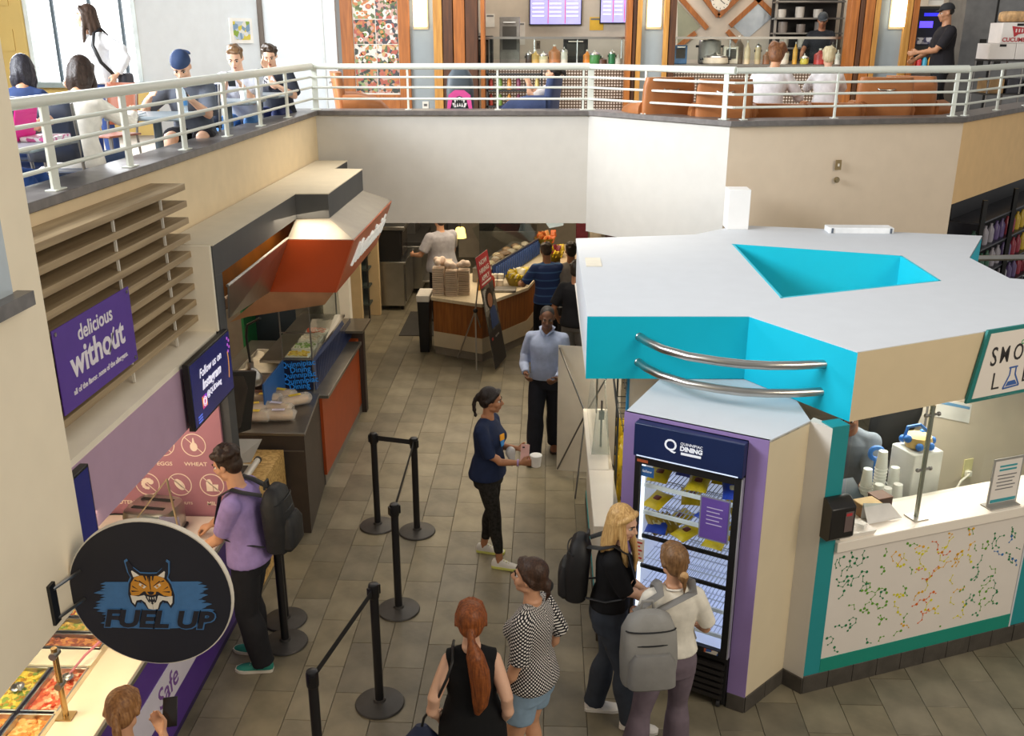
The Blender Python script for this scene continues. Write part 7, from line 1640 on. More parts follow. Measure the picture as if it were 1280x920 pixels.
q = MB(); flat(q, ff, [(-.12, .04), (-.09, .17), (0, .21), (.09, .17), (.12, .04), (.06, .1), (0, .12), (-.06, .1)], 0, .008); part('mouth_print', q, M_('#17151a', .5), sb)
q = MB()
for k in range(7):
    t = -.9 + .3 * k; x = .1 * math.sin(t); z = .205 * math.cos(t) * .95; flat(q, ff, [(x - .015, z), (x + .015, z), (x, z - .045)], .008, .014)
for k in range(5): flat(q, ff, [(-.07 + k * .03, .08 - .006 * abs(k - 2)), (-.045 + k * .03, .08 - .006 * abs(k - 2)), (-.057 + k * .03, .125)], .008, .014)
part('teeth_print', q, M_('#efe9e6', .5), sb)
q = MB(); q.tube([(-1.2, 12.75, ZU + .93), (-1.18, 12.75, ZU + .99), (-1.08, 12.75, ZU + .99), (-1.06, 12.75, ZU + .93)], .012, 8); part('top_handle', q, BLACK, sb)
r = T('side_table', 'low dark side table under the shark print backpack', 'table', (-1.13, 12.78, ZU))
q = MB(); q.cyl((-1.13, 12.78, ZU + .385), .22, .03, 24); part('table_top', q, M_('#5a4432', .5), r)
for k in range(3):
    q = MB(); q.tube([(-1.13 + .14 * math.cos(k * 2.1), 12.78 + .14 * math.sin(k * 2.1), ZU + .385), (-1.13 + .18 * math.cos(k * 2.1), 12.78 + .18 * math.sin(k * 2.1), ZU)], .014, 8); part('leg', q, DARK, r)
r = T('drink_tower', 'dark rack of bottles standing behind the lounge chair', 'rack', (-.6, 16.2, ZU))
for z in (.25, .5, .75):
    q = MB(); q.b2((-1.0, 16.05, ZU + z), (-.1, 16.3, ZU + z + .03)); part('shelf', q, DARK, r)
for x in (-1.0, -.12): 
    q = MB(); q.b2((x, 16.05, ZU), (x + .03, 16.3, ZU + .85)); part('side_board', q, DARK, r)
for i in range(12):
    q = MB(); q.lathe((-.93 + (i % 6) * .15, 16.15, ZU + (.28, .53)[i // 6]), [(.035, 0), (.035, .13), (.015, .18)], 10); single('juice_bottle', q, M_(('#a83a2a', '#6a8a3a', '#c8842a', '#7a2a4a', '#3a6a8a', '#d8c070')[i % 6], .35), ('red', 'green', 'orange', 'maroon', 'blue', 'pale')[i % 6] + ' juice bottle on the ' + ('lower', 'upper')[i // 6] + ' shelf of the dark rack', 'bottle', 'juice bottles on the dark rack')
# wall switch on the third bulkhead facet
sd_ = V((2.74, .64, 0)).normalized(); sw_ = onp(V((3.23, 10.94, 0)) + sd_.cross(V((0, 0, 1))) * .022, sd_, (0, 0, 1))
r = T('switch_plate', 'brass switch plate on the beige balcony wall', 'switch', tuple(sw_(0, 3.15))); q = MB(); flat(q, sw_, R4(-.035, 3.14, .035, 3.25), 0, .01); part('plate', q, M_('#a8926a', .35, .7), r); q = MB(); flat(q, sw_, R4(-.008, 3.18, .008, 3.21), .01, .02); part('toggle', q, M_('#d8d0c0', .4), r)
r = T('wall_button', 'small round knob below the brass switch plate', 'button', tuple(sw_(.0, 3.0))); q = MB(); q.tube([sw_(0, 3.03), sw_(0, 3.03, .03)], .022, 12); part('knob', q, M_('#9a8a6a', .35, .6), r); q = MB(); q.tube([sw_(0, 3.03, .0), sw_(0, 3.03, .012)], .034, 16); part('rose', q, M_('#9a8a6a', .35, .6), r)

# ---- tables and chairs by the left railing
TT = M_('#7c868c', .35, var=.05)
def ctable(lab, x, y):
    r = T('cafe_table', lab, 'table', (x, y, ZU), 0, 'grey cafe tables by the left railing')
    q = MB(); q.box((0, 0, .72), (.62, .62, .035)); part('table_top', q, TT, r, .012, local=True)
    q = MB(); q.cyl((0, 0, .03), .035, .68, 12); part('column', q, M_('#5a666e', .4, .4), r, local=True)
    for a in (0, PI / 2):
        q = MB(); q.box((0, 0, .02), (.5, .06, .03), Matrix.Rotation(a + .78, 3, 'Z')); part('foot', q, M_('#4a5258', .4), r, local=True)
    return r
def cchair(lab, x, y, rz, col='#2c3446'):
    r = T('cafe_chair', lab, 'chair', (x, y, ZU), math.radians(rz), 'dark cafe chairs by the left railing'); m = M_(col, .4, var=.06)
    q = MB(); q.box((0, 0, .445), (.42, .42, .02)); part('seat', q, m, r, .008, local=True)
    q = MB(); q.add([((.2 - .0 * k) * (i - 3) / 3, -.2 - .05 * k / 4 - .03 * (1 - ((i - 3) / 3) ** 2), .52 + .1 * k) for k in range(5) for i in range(7)], [(k * 7 + i, k * 7 + i + 1, (k + 1) * 7 + i + 1, (k + 1) * 7 + i) for k in range(4) for i in range(6)]); o = part('backrest', q, m, r, local=True); md = o.modifiers.new('thick', 'SOLIDIFY'); md.thickness = .012
    for sx_ in (-1, 1):
        q = MB(); q.tube([(sx_ * .19, .18, 0), (sx_ * .18, .16, .435)], .012, 8); part('leg', q, STEELD, r, local=True)
        q = MB(); q.tube([(sx_ * .19, -.22, 0), (sx_ * .18, -.18, .435), (sx_ * .19, -.25, .92)], .012, 8); part('leg', q, STEELD, r, local=True)
    return r
ctable('grey cafe table between the white-sweatered student and the capped student', -3.26, 8.1); ctable('grey cafe table in front of the grey-shirted student', -3.25, 9.95); ctable('grey cafe table in front of the dark-shirted student', -3.24, 11.02); ctable('grey cafe table at the far left with the pink folder', -3.31, 5.86)
cchair('dark cafe chair under the student in the white sweater', -3.42, 6.85, 0); cchair('dark cafe chair under the capped student', -3.3, 9.05, 180); cchair('dark cafe chair under the grey-shirted student', -3.35, 10.55, 180); cchair('dark cafe chair under the dark-shirted student', -3.3, 11.62, 180); cchair('dark cafe chair under the ginger haired student', -3.78, 6.08, -80); cchair('dark cafe chair under the student in navy', -4.15, 7.55, 20)
cchair('empty dark cafe chair with wooden look near the standing student', -4.25, 9.35, 160, '#8a5038')
q = MB(); q.slab([(-3.24, 5.80, ZU + .74), (-3.24, 6.06, ZU + .74), (-3.19, 6.06, ZU + .95), (-3.19, 5.80, ZU + .95)], (1, 0, .2), .010); r = T('folder', 'bright pink folder standing open on the far left table', 'folder', (-3.25, 5.93, ZU + .74)); part('cover', q, M_('#e0188c', .45, var=.02), r)
q = MB(); q.b2((-3.44, 5.80, ZU + .739), (-3.25, 6.06, ZU + .75)); part('base', q, M_('#c8c4cc', .5), r)
q = MB(); q.b2((-3.22, 5.86, ZU + .739), (-3.03, 6.12, ZU + .765)); single('notebook', q, M_('#b8a8c0', .5, kind='cells', scale=40, h2='#d8d4dc,#c85a9a,#e8e4ea'), 'patterned notebook beside the pink folder', 'book')
q = MB(); q.lathe((-3.06, 8.2, ZU + .739), [(.032, 0), (.036, .01), (.034, .06), (.036, .12), (.03, .17), (.013, .205), (.013, .225)], 14); r = T('water_bottle', 'clear plastic water bottle with blue label on the cafe table', 'bottle', (-3.06, 8.2, ZU + .739)); part('bottle_body', q, M_('#d6e4ee', .15, alpha=.55), r)
q = MB(); q.lathe((-3.06, 8.2, ZU + .80), [(.0365, 0), (.0365, .045)], 14); part('label', q, M_('#4a8ac8', .4), r); q = MB(); q.lathe((-3.06, 8.2, ZU + .964), [(.015, 0), (.015, .02)], 12); part('cap', q, M_('#e8eef4', .4), r)
q = MB(); q.b2((-3.62, 8.1, ZU + .739), (-3.42, 8.22, ZU + .755)); single('paper_plate', q, M_('#efe8ee', .5), 'white paper food tray in front of the capped student', 'tray', bev=.004)
q = MB(); q.slab([(-3.6, 7.72, ZU + .74), (-3.3, 7.72, ZU + .74), (-3.28, 7.95, ZU + .755), (-3.58, 7.95, ZU + .755)], (0, 0, 1), .01); single('laptop', q, M_('#c6cad0', .4, .5), 'closed pale laptop on the shared cafe table', 'laptop')
q = MB(); q.lathe((-3.1, 10.0, ZU + .739), [(.03, 0), (.04, .11), (.042, .115)], 12); r = T('paper_cup', 'white cup with a straw in front of the grey-shirted student', 'cup', (-3.1, 10.0, ZU + .739)); part('cup_body', q, M_('#eef0f0', .4), r); q = MB(); q.tube([(-3.1, 10.0, ZU + .75), (-3.09, 9.99, ZU + .97)], .006, 6); part('straw', q, M_('#f0efe8', .5), r)
# ------------------------------------------------------------------ people, lower floor
SK = '#cf9a78'; SKD = '#b07a58'; SKP = '#dcae92'
def backpack(label, person, c, m, rz=0, h=.46, w_=.30, d=.17, drop=.28, extra=None, straps=True):
    """worn pack: c is the pack centre in the wearer's frame (behind the back)"""
    g, q_ = root_fig[person.name]; Wp = W[person.name]
    r = T('backpack', label, 'backpack', tuple(Wp @ V((c[0], c[1], c[2] - h / 2))))
    inv = lambda p: Wp @ V(p)
    q = MB(); rg = []
    for t, a, b in ((-.5, .72, .6), (-.44, .95, .9), (-.1, 1, 1), (.25, .95, .9), (.42, .75, .66), (.5, .4, .3)):
        rg.append([inv(V(c) + V((w_ / 2 * a * math.copysign(abs(math.cos(k)) ** .6, math.cos(k)), d / 2 * b * math.copysign(abs(math.sin(k)) ** .65, math.sin(k)) - .02 * (t < 0), t * h))) for k in [2 * PI * j / 24 for j in range(24)]])
    q.loft(rg); part('bag_body', q, m, r)
    q = MB(); rg = []
    for t, a, b in ((-.44, .7, .3), (-.38, .85, .6), (-.05, .8, .62), (.06, .6, .3)):
        rg.append([inv(V(c) + V((w_ / 2 * a * math.copysign(abs(math.cos(k)) ** .5, math.cos(k)), -d / 2 * .75 + d * .45 * b * math.copysign(abs(math.sin(k)) ** .6, math.sin(k)) - .03, t * h))) for k in [2 * PI * j / 20 for j in range(20)]])
    q.loft(rg); part('pocket', q, extra or m, r)
    q = MB(); q.tube([inv(V(c) + V((-.04, d * .3, h * .46))), inv(V(c) + V((-.03, d * .3, h * .56))), inv(V(c) + V((.03, d * .3, h * .56))), inv(V(c) + V((.04, d * .3, h * .46)))], .01, 8); part('top_handle', q, m, r)
    for t in (.12, .3):
        q = MB(); q.tube([inv(V(c) + V((w_ / 2 * .9 * math.sin(k), -d / 2 * (.9 if t < .2 else .82) * abs(math.cos(k)) ** .65 - .012, t * h + .02 * math.cos(k)))) for k in [-1.35 + .27 * j for j in range(11)]], .005, 6); part('zip', q, BLACK, r)
    if straps:
        for sd in (-1, 1):
            S, E2, Wr, s2 = g.arm[0 if sd < 0 else 1]; b0 = g.at(.44); n = g.Rc
            sh = g.at(.445) + n @ V((sd * .105, 0, 0)) * g.s
            pts = [V(c) + V((sd * w_ * .22, d * .35, h * .40)), sh + n @ V((0, -.085, .045)), sh + n @ V((0, -.01, .075)), sh + n @ V((0, .085, .03)), g.at(.28) + n @ V((sd * .115, .15, 0)) * g.s, g.at(.16) + n @ V((sd * .15, .09, 0)) * g.s, g.at(.12) + n @ V((sd * .155, -.03, 0)) * g.s, V(c) + V((sd * w_ * .42, d * .3, -h * .36))]
            q = MB(); q.tube([inv(p) for p in pts], [(.008, .029)] * 5 + [(.005, .010)] * 3, 8); part('strap', q, extra or m, r)
    return r
VX = .0078
# customer in purple with black backpack, at the toast counter
boy = human('young man in a purple t-shirt leaning at the toast counter', (-2.16, 6.14, 0), 86, 1.80, 'm',
    dict(lean=.12, hl=(-.06, .36, .99), hr=(.30, .42, .985), el=(-.3, -.9, -.3), hyaw=-.1, hpitch=.32, fl=(-.10, -.06, 0), fr=(.10, .05, 0)), SK,
    dict(kind='curly', c='#3a2618', c2='#1e120a'), dict(c='#9a86bd', hem=-.06, sleeve=.44, inf=.018, sw=.022, flare=.016), dict(kind='pants', c='#232327', waist=.02), dict(c='#2b8a7a', sole='#e6e0d2', lc='#e8e8e8'), VX, hands={'l': dict(d=(.05, .9, -.35), p=(.2, -.2, -1), curl=.35), 'r': dict(d=(0, .9, -.3), p=(0, -.3, -1), curl=.9)})
backpack('black backpack worn by the young man in purple', boy, (.0, -.235, 1.26), M_('#1b1b1d', .6, var=.15, bump=.25, bscale=14), h=.50, w_=.32, d=.2)
# woman with blonde ponytail at the food bar, bottom edge
pony = human('woman with a dark blonde ponytail and phone at the food bar', (-2.0, 3.66, 0), 8, 1.61, 'f',
    dict(hr=(.09, .32, 1.14), hl=(-.12, .26, 1.0), hpitch=.35, lean=.08), SK, dict(kind='tail', c='#a9794a', c2='#74492a', tail=[(0, -.1, .03, .024), (0, -.135, .0, .026), (.01, -.145, -.06, .03), (.015, -.13, -.14, .026), (.02, -.12, -.22, .012)], tie=(0, -.118, .015, .021)),
    dict(c='#27304a', hem=-.1, sleeve=.42, trim='#7fb0dc'), dict(kind='legging', c='#20222a'), dict(c='#d8d8d8'), VX, hands={'r': dict(curl=.7, p=(-.4, -.3, .8))})
def phone(label, person, c, u, v, col='#1a1a1c', cat='phone'):
    Wp = W[person.name]; u, v = V(u).normalized(), V(v).normalized(); n = u.cross(v); c = V(c)
    r = T('phone', label, cat, tuple(Wp @ c)); q = MB(); a = [c + u * x + v * y - n * .004 for x, y in ((-.037, -.075), (.037, -.075), (.037, .075), (-.037, .075))]; q.loft([[Wp @ p for p in a], [Wp @ (p + n * .009) for p in a]]); part('case', q, M_(col, .3), r, .002)
    q = MB(); a = [c + u * x + v * y + n * .0052 for x, y in ((-.033, -.07), (.033, -.07), (.033, .07), (-.033, .07))]; q.loft([[Wp @ p for p in a], [Wp @ (p + n * .0008) for p in a]]); part('screen', q, M_('#2a2420', .15), r)
    q = MB(); p = c - n * .006 + u * .015 + v * .05; q.box(Wp @ p, (.02, .02, .006)); part('camera_bump', q, BLACK, r)
    return r
phone('phone held up by the ponytailed woman at the food bar', pony, (.11, .42, 1.19), (1, .1, 0), (0, .5, .8))
# woman in navy t-shirt with cup
nav = human('woman in a navy t-shirt and black leggings holding a white cup', (-.49, 7.73, 0), -106, 1.69, 'f',
    dict(hr=(.10, .33, 1.06), hl=(-.10, .24, 1.10), er=(.3, -.8, -.6), hyaw=.30, hpitch=.10, fl=(-.11, -.09, 0), fr=(.12, .14, 0, .1), bulk=1.05), SKD,
    dict(kind='braid', c='#2a1d18', c2='#140d0a', tail=[(0, -.1, .04, .028), (0, -.13, .02, .02), (0, -.15, -.03, .019), (0, -.15, -.08, .018), (0, -.135, -.13, .015), (0, -.12, -.18, .006)]),
    dict(c='#1f2a48', hem=-.06, sleeve=.46, inf=.016, flare=.014, sw=.020), dict(kind='legging', mat=fabric('#2a2826', var=.3, scale=40), end=.92), dict(c='#d9d6d2', sole='#d8dc78', lc='#c8c890'), VX, hands={'r': dict(d=(-.1, 1, .1), p=(-1, .2, .3), curl=.75), 'l': dict(d=(.3, .9, .2), p=(.5, .2, .8), curl=.6)})
Wp = W[nav.name]; cpos = Wp @ V((.055, .455, 1.03))
r = T('paper_tub', 'white paper tub held by the woman in the navy t-shirt', 'cup', tuple(cpos)); q = MB(); q.lathe(cpos, [(.04, 0), (.05, .088), (.053, .09), (.053, .098)], 20); part('tub_body', q, M_('#ece8e2', .5), r); q = MB(); q.lathe(cpos + V((0, 0, .098)), [(.053, 0), (.053, .006), (.045, .009)], 20); part('tub_lid', q, M_('#f4f2ee', .4), r)
phone('pink-cased phone held against the white tub by the woman in navy', nav, (.07, .36, 1.145), (.304, -.944, .074), (-.38, -.05, .92), '#d8a8a0')
q = MB(); q.ball(Wp @ V((-.02, .20, 1.09)), (.05, .05, .06), 8, 6); q.ball(Wp @ V((.0, .22, 1.03)), (.03, .03, .07), 8, 6); single('plastic_bag', remesh(q, .014, 2), M_('#d9d9dc', .2, alpha=.7), 'crumpled clear plastic bag tucked against the navy t-shirt', 'bag')
lg = onp(Wp @ V((.075, .158, 1.245)), Wp.to_3x3() @ V((1, -.25, 0)), Wp.to_3x3() @ V((0, -.1, 1)))
for nm, pts, c in (('shirt_print', [(-.03, .05), (.03, .055), (.034, .0), (-.026, -.002)], '#e8a020'), ('shirt_print', [(-.024, -.006), (.032, -.004), (.028, -.055), (-.01, -.05)], '#3a8ad8')):
    q = MB(); flat(q, lg, pts, -.004, .004); part(nm, q, M_(c, .6), nav)
q = MB(); S, E2, Wr, sd = root_fig[nav.name][0].arm[1]; d = (Wr - E2).normalized(); q.tube([Wp @ (Wr - d * .03), Wp @ (Wr - d * .015)], .032, 14); part('bracelet', q, M_('#a88ac0', .5), nav)
# man in light blue shirt
man = human('man in a light blue dress shirt and dark trousers walking through the aisle', (.02, 10.12, 0), 172, 1.77, 'm',
    dict(hr=(.20, .22, 1.03), hl=(-.15, .26, 1.0), hyaw=.15, hpitch=.22, fr=(.10, .24, 0), fl=(-.08, -.16, 0), bulk=1.03), '#75503a',
    dict(kind='crop', c='#33302e', c2='#1c1a19'), dict(c='#9fabc8', hem=-.03, inf=.014, flare=.004, sleeve=.96, sw=.018, collar=1, belly=.012), dict(kind='pants', c='#20212a', waist=.04, belt='#161616'), dict(c='#7a4526', sole='#3a2a20', laces=False), .0085, hands={'r': dict(d=(-.3, .8, -.3), p=(-.7, 0, .4), curl=.7), 'l': dict(d=(.4, .8, -.1), p=(.6, 0, .5), curl=.8)}, lip='#6a4238')
# red-haired woman, back to the camera
red = human('red-haired woman with a long ponytail in a black sleeveless top, seen from behind', (-.385, 4.45, 0), 3, 1.66, 'f',
    dict(hl=(-.20, .02, .90), hr=(.175, .03, .87), hpitch=-.03, bulk=.88), SKP, dict(kind='tail', c='#9a5424', c2='#5c2c10', tail=[(0, -.1, .0, .03), (.005, -.135, -.05, .03), (.025, -.155, -.13, .066), (.045, -.16, -.23, .078), (.055, -.165, -.34, .074), (.05, -.17, -.44, .06), (.03, -.175, -.52, .022)], tie=(0, -.115, -.02, .02)),
    dict(c='#141416', hem=-.14, sleeve=0, inf=.016, flare=.016), dict(kind='legging', c='#1d1d22'), dict(c='#e0e0e0'), VX)
Wp = W[red.name]; r = T('handbag', 'navy bag with blue lettering hanging at the side of the red-haired woman', 'bag', tuple(Wp @ V((-.29, .02, .60))))
q = MB(); rg = [[Wp @ V((-.29 + a * math.cos(k) * .15, .0 + b * math.sin(k) * .06, z)) for k in [2 * PI * j / 18 for j in range(18)]] for z, a, b in ((.58, .85, .8), (.62, 1.05, 1.1), (.76, .75, .8), (.86, .22, .3))]; q.loft(rg); part('bag_body', q, M_('#27304f', .6, var=.12, bump=.3, bscale=14), r)
gR = root_fig[red.name][0]; A0 = gR.at(.44) + V((-.10, 0, 0)); q = MB(); q.tube([Wp @ V(p) for p in ((-.29, 0, .84), (-.27, -.05, .95), (-.20, -.125, 1.10), (-.13, -.145, 1.28), tuple(A0 + V((0, -.10, .02))), tuple(A0 + V((0, -.02, .062))), tuple(A0 + V((0, .08, .03))), tuple(A0 + V((-.02, .13, -.08))))], .008, 8); part('strap', q, BLACK, r)
q = MB(); f = onp(Wp @ V((-.34, -.075, .69)), Wp.to_3x3() @ V((.75, 0, .66)), Wp.to_3x3() @ V((-.66, .1, .75))); [flat(q, f, R4(-.08 + i * .026, -.012, -.062 + i * .026, .014 - .005 * (i % 2))) for i in range(6)]; flat(q, f, R4(-.09, -.03, .09, -.018)); part('blue_mark', q, M_('#4a86d0', .5), r, smooth=0)
# woman in polka dot top
pol = human('woman in a polka dot top and denim shorts looking left, beside the red-haired woman', (-.06, 4.86, 0), 62, 1.70, 'f',
    dict(bulk=.9, hl=(-.19, .14, .86), hr=(.19, .08, .90), el=(-.3, -1, -.2), hyaw=.22, hpitch=-.05), SK, dict(kind='bun', c='#4a3020', c2='#2a190f', bun=(0, -.11, -.04), br=.04, tie=(0, -.125, -.04, .035)),
    dict(mat=M_('#17151a', .8, metal=-1, kind='dots', scale=64, h2='#e8e2dc', bump=.15, bscale=9), hem=-.06, sleeve=.46, inf=.014, flare=.008, sw=.02), dict(kind='shorts', c='#8aa2b8', end=.30), dict(c='#e4e4e4'), VX)
# blonde woman
blo = human('blonde woman in a black t-shirt and dark flared leggings beside the drinks fridge', (.46, 5.58, 0), -97, 1.70, 'f',
    dict(hr=(.02, .34, 1.12), hl=(-.2, .24, .93), er=(.5, -.8, -.3), hyaw=-.42, hpitch=.28, fl=(-.09, -.09, 0), fr=(.08, .17, 0), lean=.05), SKP,
    dict(kind='long', c='#dcb678', c2='#a57a44', len=.40, fwd=.05, w=.8), dict(c='#17171a', hem=.03, sleeve=.44, inf=.014, flare=.006, sw=.02), dict(kind='flare', c='#3c424d', waist=.11, fl=.035), dict(c='#ece8e2', sole='#f0ece4'), VX, hands={'r': dict(d=(-.3, .9, .1), p=(-.8, .2, .3), curl=.8), 'l': dict(curl=.7)})
backpack('black backpack worn by the blonde woman in black', blo, (-.02, -.215, 1.20), M_('#17171a', .6, var=.15), h=.46, w_=.29, d=.17)
phone('pale phone in the raised hand of the blonde woman', blo, (.0, .45, 1.14), (.2, .9, .3), (-.2, -.3, .9), '#c8b4c8')
# woman with the grey backpack
gry = human('woman with a grey backpack in a white t-shirt and mauve flared trousers facing the fridge', (.80, 5.10, 0), 8, 1.67, 'f',
    dict(hr=(.21, .22, .97), hl=(-.17, .30, .98), er=(.45, -.9, -.3), el=(-.3, -.9, -.4), hyaw=.15, fl=(-.24, -.06, 0), fr=(.10, .06, 0)), SK, dict(kind='bun', c='#8f6a44', c2='#5c3f24', bun=(.02, -.105, -.06), br=.034, tie=(.02, -.115, -.045, .03, '#c8a070')),
    dict(c='#e2dccf', hem=.04, sleeve=.42, inf=.016, flare=.012, sw=.016, trim='#e8e2d6'), dict(kind='flare', c='#6f626c', waist=.10, fl=.06), dict(c='#e8e4dc'), VX)
backpack('grey backpack hanging low on the woman in the white t-shirt', gry, (-.20, -.22, 1.12), M_('#8c8a86', .75, var=.08, bump=.25, bscale=12), h=.48, w_=.34, d=.22, extra=M_('#7d7b78', .75, var=.08, bump=.2, bscale=12))
# people near the salad counter
human('man in a navy striped polo reaching over the salad counter', (.02, 13.5, 0), 12, 1.76, 'm', dict(lean=.12, hl=(-.34, .34, 1.08), hr=(.18, .34, 1.02), hpitch=.3), '#9a6a4a', dict(kind='short', c='#4a3a30', c2='#2e241e', vol=.95),
    dict(mat=M_('#22386a', .85, kind='stripes', scale=9, h2='#3f6496', bump=.2, bscale=9), hem=-.08, sleeve=.46, inf=.02, sw=.024), dict(kind='pants', c='#1a1a20'), dict(c='#2a2a2a', sole='#222222'), .011)
human('kitchen worker in a light grey shirt with head hidden by the balcony wall', (-1.72, 15.45, 0), 40, 1.84, 'm', dict(hr=(.45, .35, .96), hl=(-.36, .3, 1.14), lean=.06, bulk=1.22), SK, dict(kind='short', c='#3a2a20'),
    dict(c='#a9a7ae', hem=-.1, sleeve=.44, inf=.03, sw=.035, flare=.03), dict(kind='pants', c='#1c1c22'), dict(c='#222222', sole='#111111'), .012)
human('customer in a black t-shirt and grey trousers half hidden behind the kiosk', (.40, 12.35, 0), -20, 1.76, 'm', dict(hl=(-.28, .08, .93)), SKD, dict(kind='short', c='#2a2018'), dict(c='#1b1b1f', hem=-.08, sleeve=.46, inf=.022, sw=.026), dict(kind='pants', c='#6d6a68'), dict(c='#d8d8d8'), .011)
human('customer in a pale grey t-shirt near the yellow chip basket', (.36, 13.62, 0), 10, 1.74, 'm', dict(hl=(-.3, .2, 1.0)), SKD, dict(kind='short', c='#2a2018'), dict(c='#8a837c', hem=-.08, sleeve=.44, inf=.02, sw=.025), dict(kind='jeans', c='#3a3f4a'), dict(c='#bbbbbb'), .012)
kpos = cf(1.20, 0, -1.22)
human('smoothie worker in a grey t-shirt and dark apron bending inside the kiosk', (kpos.x, kpos.y, 0), 150, 1.80, 'm', dict(lean=.30, hr=(.30, .42, 1.02), hl=(-.16, .45, 1.02), hpitch=.4), '#8a5c42', dict(kind='short', c='#2a201a'), dict(c='#6c737d', hem=-.1, sleeve=.46, inf=.02, sw=.024), dict(kind='pants', c='#1c1c20'), dict(c='#222222'), .010)
human('server in a white coat standing behind the toast counter, mostly hidden', (-3.86, 5.75, 0), -80, 1.72, 'm', dict(hr=(.1, .50, 1.0), hl=(-.2, .42, 1.0)), SK, dict(kind='short', c='#3a2a20'), dict(c='#e4e0d8', hem=-.1, sleeve=.95), dict(kind='pants', c='#222228'), dict(c='#222222'), .013)

# ------------------------------------------------------------------ people, upper level
def seated(label, x, y, rz, sex, h, skin, hair, top, bottom, pose=None, vox=.012, **k):
    p = dict(hip=.50, stand=0, lean=.34, plean=.2, hl=(-.14, .44, .80), hr=(.14, .44, .80), fl=(-.13, .40, 0), fr=(.13, .42, 0), hpitch=.5); p.update(pose or {})
    return human(label, (x, y, ZU), rz, h, sex, p, skin, hair, top, bottom, dict(c='#d8d8d8'), vox, **k)
std = human('standing student with long dark wavy hair in a white sweatshirt by the window', (-4.66, 10.15, ZU), 165, 1.66, 'f', dict(hl=(-.30, .06, .98), el=(-1, -.4, 0), hr=(.22, .16, .92), hyaw=-1.0, hpitch=-.02, side=.04), SKP, dict(kind='long', c='#4a3528', c2='#2c1d15', len=.36, w=1.3, fwd=.02), dict(c='#e6e8ec', hem=-.02, sleeve=.96, inf=.03, sw=.03, flare=.01, name='sweatshirt'), dict(kind='jeans', c='#34487a', waist=.06), dict(c='#eeeeee'), .011)
Wp = W[std.name]; r = T('shoulder_bag', 'dark bag on a strap across the standing student', 'bag', tuple(Wp @ V((-.27, -.05, .80)))); q = MB(); q.tube([Wp @ V(p) for p in ((-.11, -.11, 1.36), (-.11, -.02, 1.425), (-.12, .10, 1.38), (-.14, .165, 1.26), (-.20, .15, 1.10), (-.26, .06, .98), (-.28, -.05, .92))], [(.006, .018)] * 7, 8); part('strap', q, BLACK, r)
q = MB(); q.box(Wp @ V((-.29, -.08, .86)), (.10, .22, .26)); part('bag_body', q, M_('#2a2c36', .6), r, .03)
seated('student in a white sweater seen from behind at the near cafe table', -3.42, 6.98, -3, 'f', 1.66, SK, dict(kind='long', c='#3a2820', c2='#20140e', len=.2, w=.6), dict(c='#ece6dc', sleeve=.95, hem=-.1, inf=.02, name='sweater'), dict(kind='jeans', c='#3a4a6a'), dict(hl=(-.24, .5, .79), hr=(.22, .5, .79), lean=.38, hpitch=.45))
seated('student in a navy jacket at the far left by the yellow wall', -4.12, 7.62, 15, 'f', 1.64, SK, dict(kind='long', c='#33323c', c2='#1c1a22', len=.2, w=.6), dict(c='#34456f', sleeve=.95, hem=-.1, inf=.02), dict(kind='jeans', c='#2a3a66'), dict(lean=.3))
seated('student with ginger hair and a pink clip behind the pink folder', -3.70, 6.08, -78, 'f', 1.62, SKP, dict(kind='long', c='#d09a5a', c2='#a06a34', len=.24, tie=(.05, -.02, .12, .03, '#e85a70')), dict(c='#6a6870', sleeve=.9, hem=-.1), dict(kind='jeans', c='#2a4a8a'), dict(lean=.36, hpitch=.45))
seated('student in a backwards navy cap and dark grey t-shirt looking at a phone', -3.28, 9.02, 188, 'm', 1.76, SKP, dict(kind='cap', c='#3a2a1c', cap='#263a60', brim=-1), dict(c='#565b66', sleeve=.46, hem=-.1, inf=.02, sw=.026), dict(kind='shorts', c='#1d1d22', end=.42), dict(lean=.52, hl=(-.10, .50, .82), hr=(.26, .46, .84), hpitch=.66))
seated('student with short light brown hair in a grey t-shirt holding a dark phone', -3.30, 10.62, 185, 'm', 1.76, SKP, dict(kind='short', c='#8a6a48', c2='#5f452c', vol=.97), dict(c='#b4b8c2', sleeve=.48, hem=-.1, inf=.02, sw=.026), dict(kind='jeans', c='#4a78b0'), dict(lean=.34, hl=(-.07, .38, .88), hr=(.08, .38, .88), hpitch=.5))
s3 = seated('student with dark hair in a black printed t-shirt leaning on the last cafe table', -3.20, 11.68, 172, 'm', 1.76, SKP, dict(kind='short', c='#43301f', c2='#281b10'), dict(c='#2c303a', sleeve=.46, hem=-.1, inf=.02, sw=.026), dict(kind='jeans', c='#2a3460'), dict(lean=.36, hl=(-.2, .42, .80), hr=(-.02, .34, 1.0), hpitch=.45, hyaw=.3))
Wp = W[s3.name]; part('lettering', txt_mb('USA', .13, Wp @ V((0, .31, .86)), Wp.to_3x3() @ V((-1, 0, 0)), Wp.to_3x3() @ V((0, .3, 1)), off=.004), M_('#d8d8dc', .6), s3, smooth=0)
phone('black phone in the hands of the grey-shirted student', [o for o in bpy.data.objects if o.get('label', '').startswith('student with short light brown')][0], (0, .47, .93), (1, 0, 0), (0, .3, 1))
phone('phone lying in the hand of the capped student', [o for o in bpy.data.objects if o.get('label', '').startswith('student in a backwards')][0], (-.06, .58, .86), (1, 0, 0), (0, .8, .5))
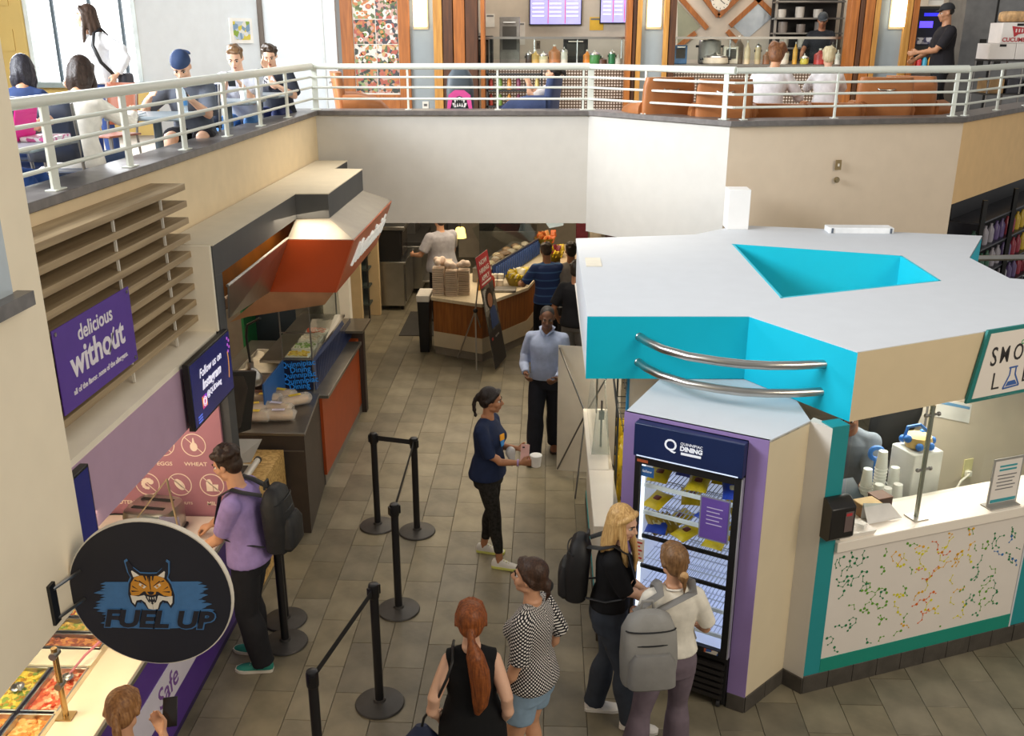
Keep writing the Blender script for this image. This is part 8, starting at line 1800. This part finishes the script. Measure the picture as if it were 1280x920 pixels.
seated('student with dark hair reclining in the navy armchair with a phone', -.16, 13.15, 82, 'f', 1.64, SK, dict(kind='tail', c='#2c2622', c2='#181310', tail=[(0, -.1, .03, .03), (0, -.15, .0, .035), (0, -.17, -.07, .02)]), dict(c='#e6ddd8', sleeve=.42, hem=-.08), dict(kind='jeans', c='#2c3350'), dict(lean=-.58, plean=.6, hip=.34, hl=(-.07, .10, .76), hr=(.07, .12, .78), hpitch=.1, fl=(-.12, .6, .1), fr=(.12, .62, .1)))
seated('person with curly brown hair in a white hooded top, back to the railing', 2.66, 12.15, -18, 'm', 1.72, SK, dict(kind='curly', c='#8a5a34', c2='#5a3418', vol=1.22), dict(c='#e2dfe2', sleeve=.95, hem=-.1, inf=.03, sw=.03), dict(kind='jeans', c='#3a4058'), dict(lean=.45, hpitch=.45, side=.12, hr=(.34, .46, .62)))
seated('person with short white hair in a white shirt, back to the railing', 3.40, 12.3, -10, 'f', 1.60, SKP, dict(kind='short', c='#d8cca8', c2='#b5a47c'), dict(c='#e6e4e6', sleeve=.9, hem=-.1, inf=.025, sw=.026), dict(kind='jeans', c='#4a4a52'), dict(lean=.18, hpitch=.15))
stf = human('food court worker in black with a black cap walking past the lit cooler', (5.86, 15.2, ZU), 88, 1.80, 'm', dict(hl=(-.14, .40, 1.12), hr=(.14, .34, 1.02), hpitch=.12, fl=(-.1, .12, 0), fr=(.1, -.12, 0), bulk=1.06), '#a87858', dict(kind='cap', c='#1c1612', cap='#1b1b1f', brim=1), dict(c='#1e1c20', sleeve=.46, hem=-.1, inf=.02, sw=.026), dict(kind='pants', c='#17171a'), dict(c='#1a1a1a', sole='#111111'), .012)
human('kitchen worker in dark clothes and cap behind the second kitchen counter', (4.75, 17.85, ZU), 165, 1.74, 'm', dict(hl=(-.2, .35, 1.0), hr=(.3, .35, 1.0), hpitch=.35), '#a06a4c', dict(kind='cap', c='#1c1612', cap='#3a4046', brim=1), dict(c='#24262c', sleeve=.46, hem=-.1, inf=.02), dict(kind='pants', c='#17171a'), dict(c='#1a1a1a'), .014)
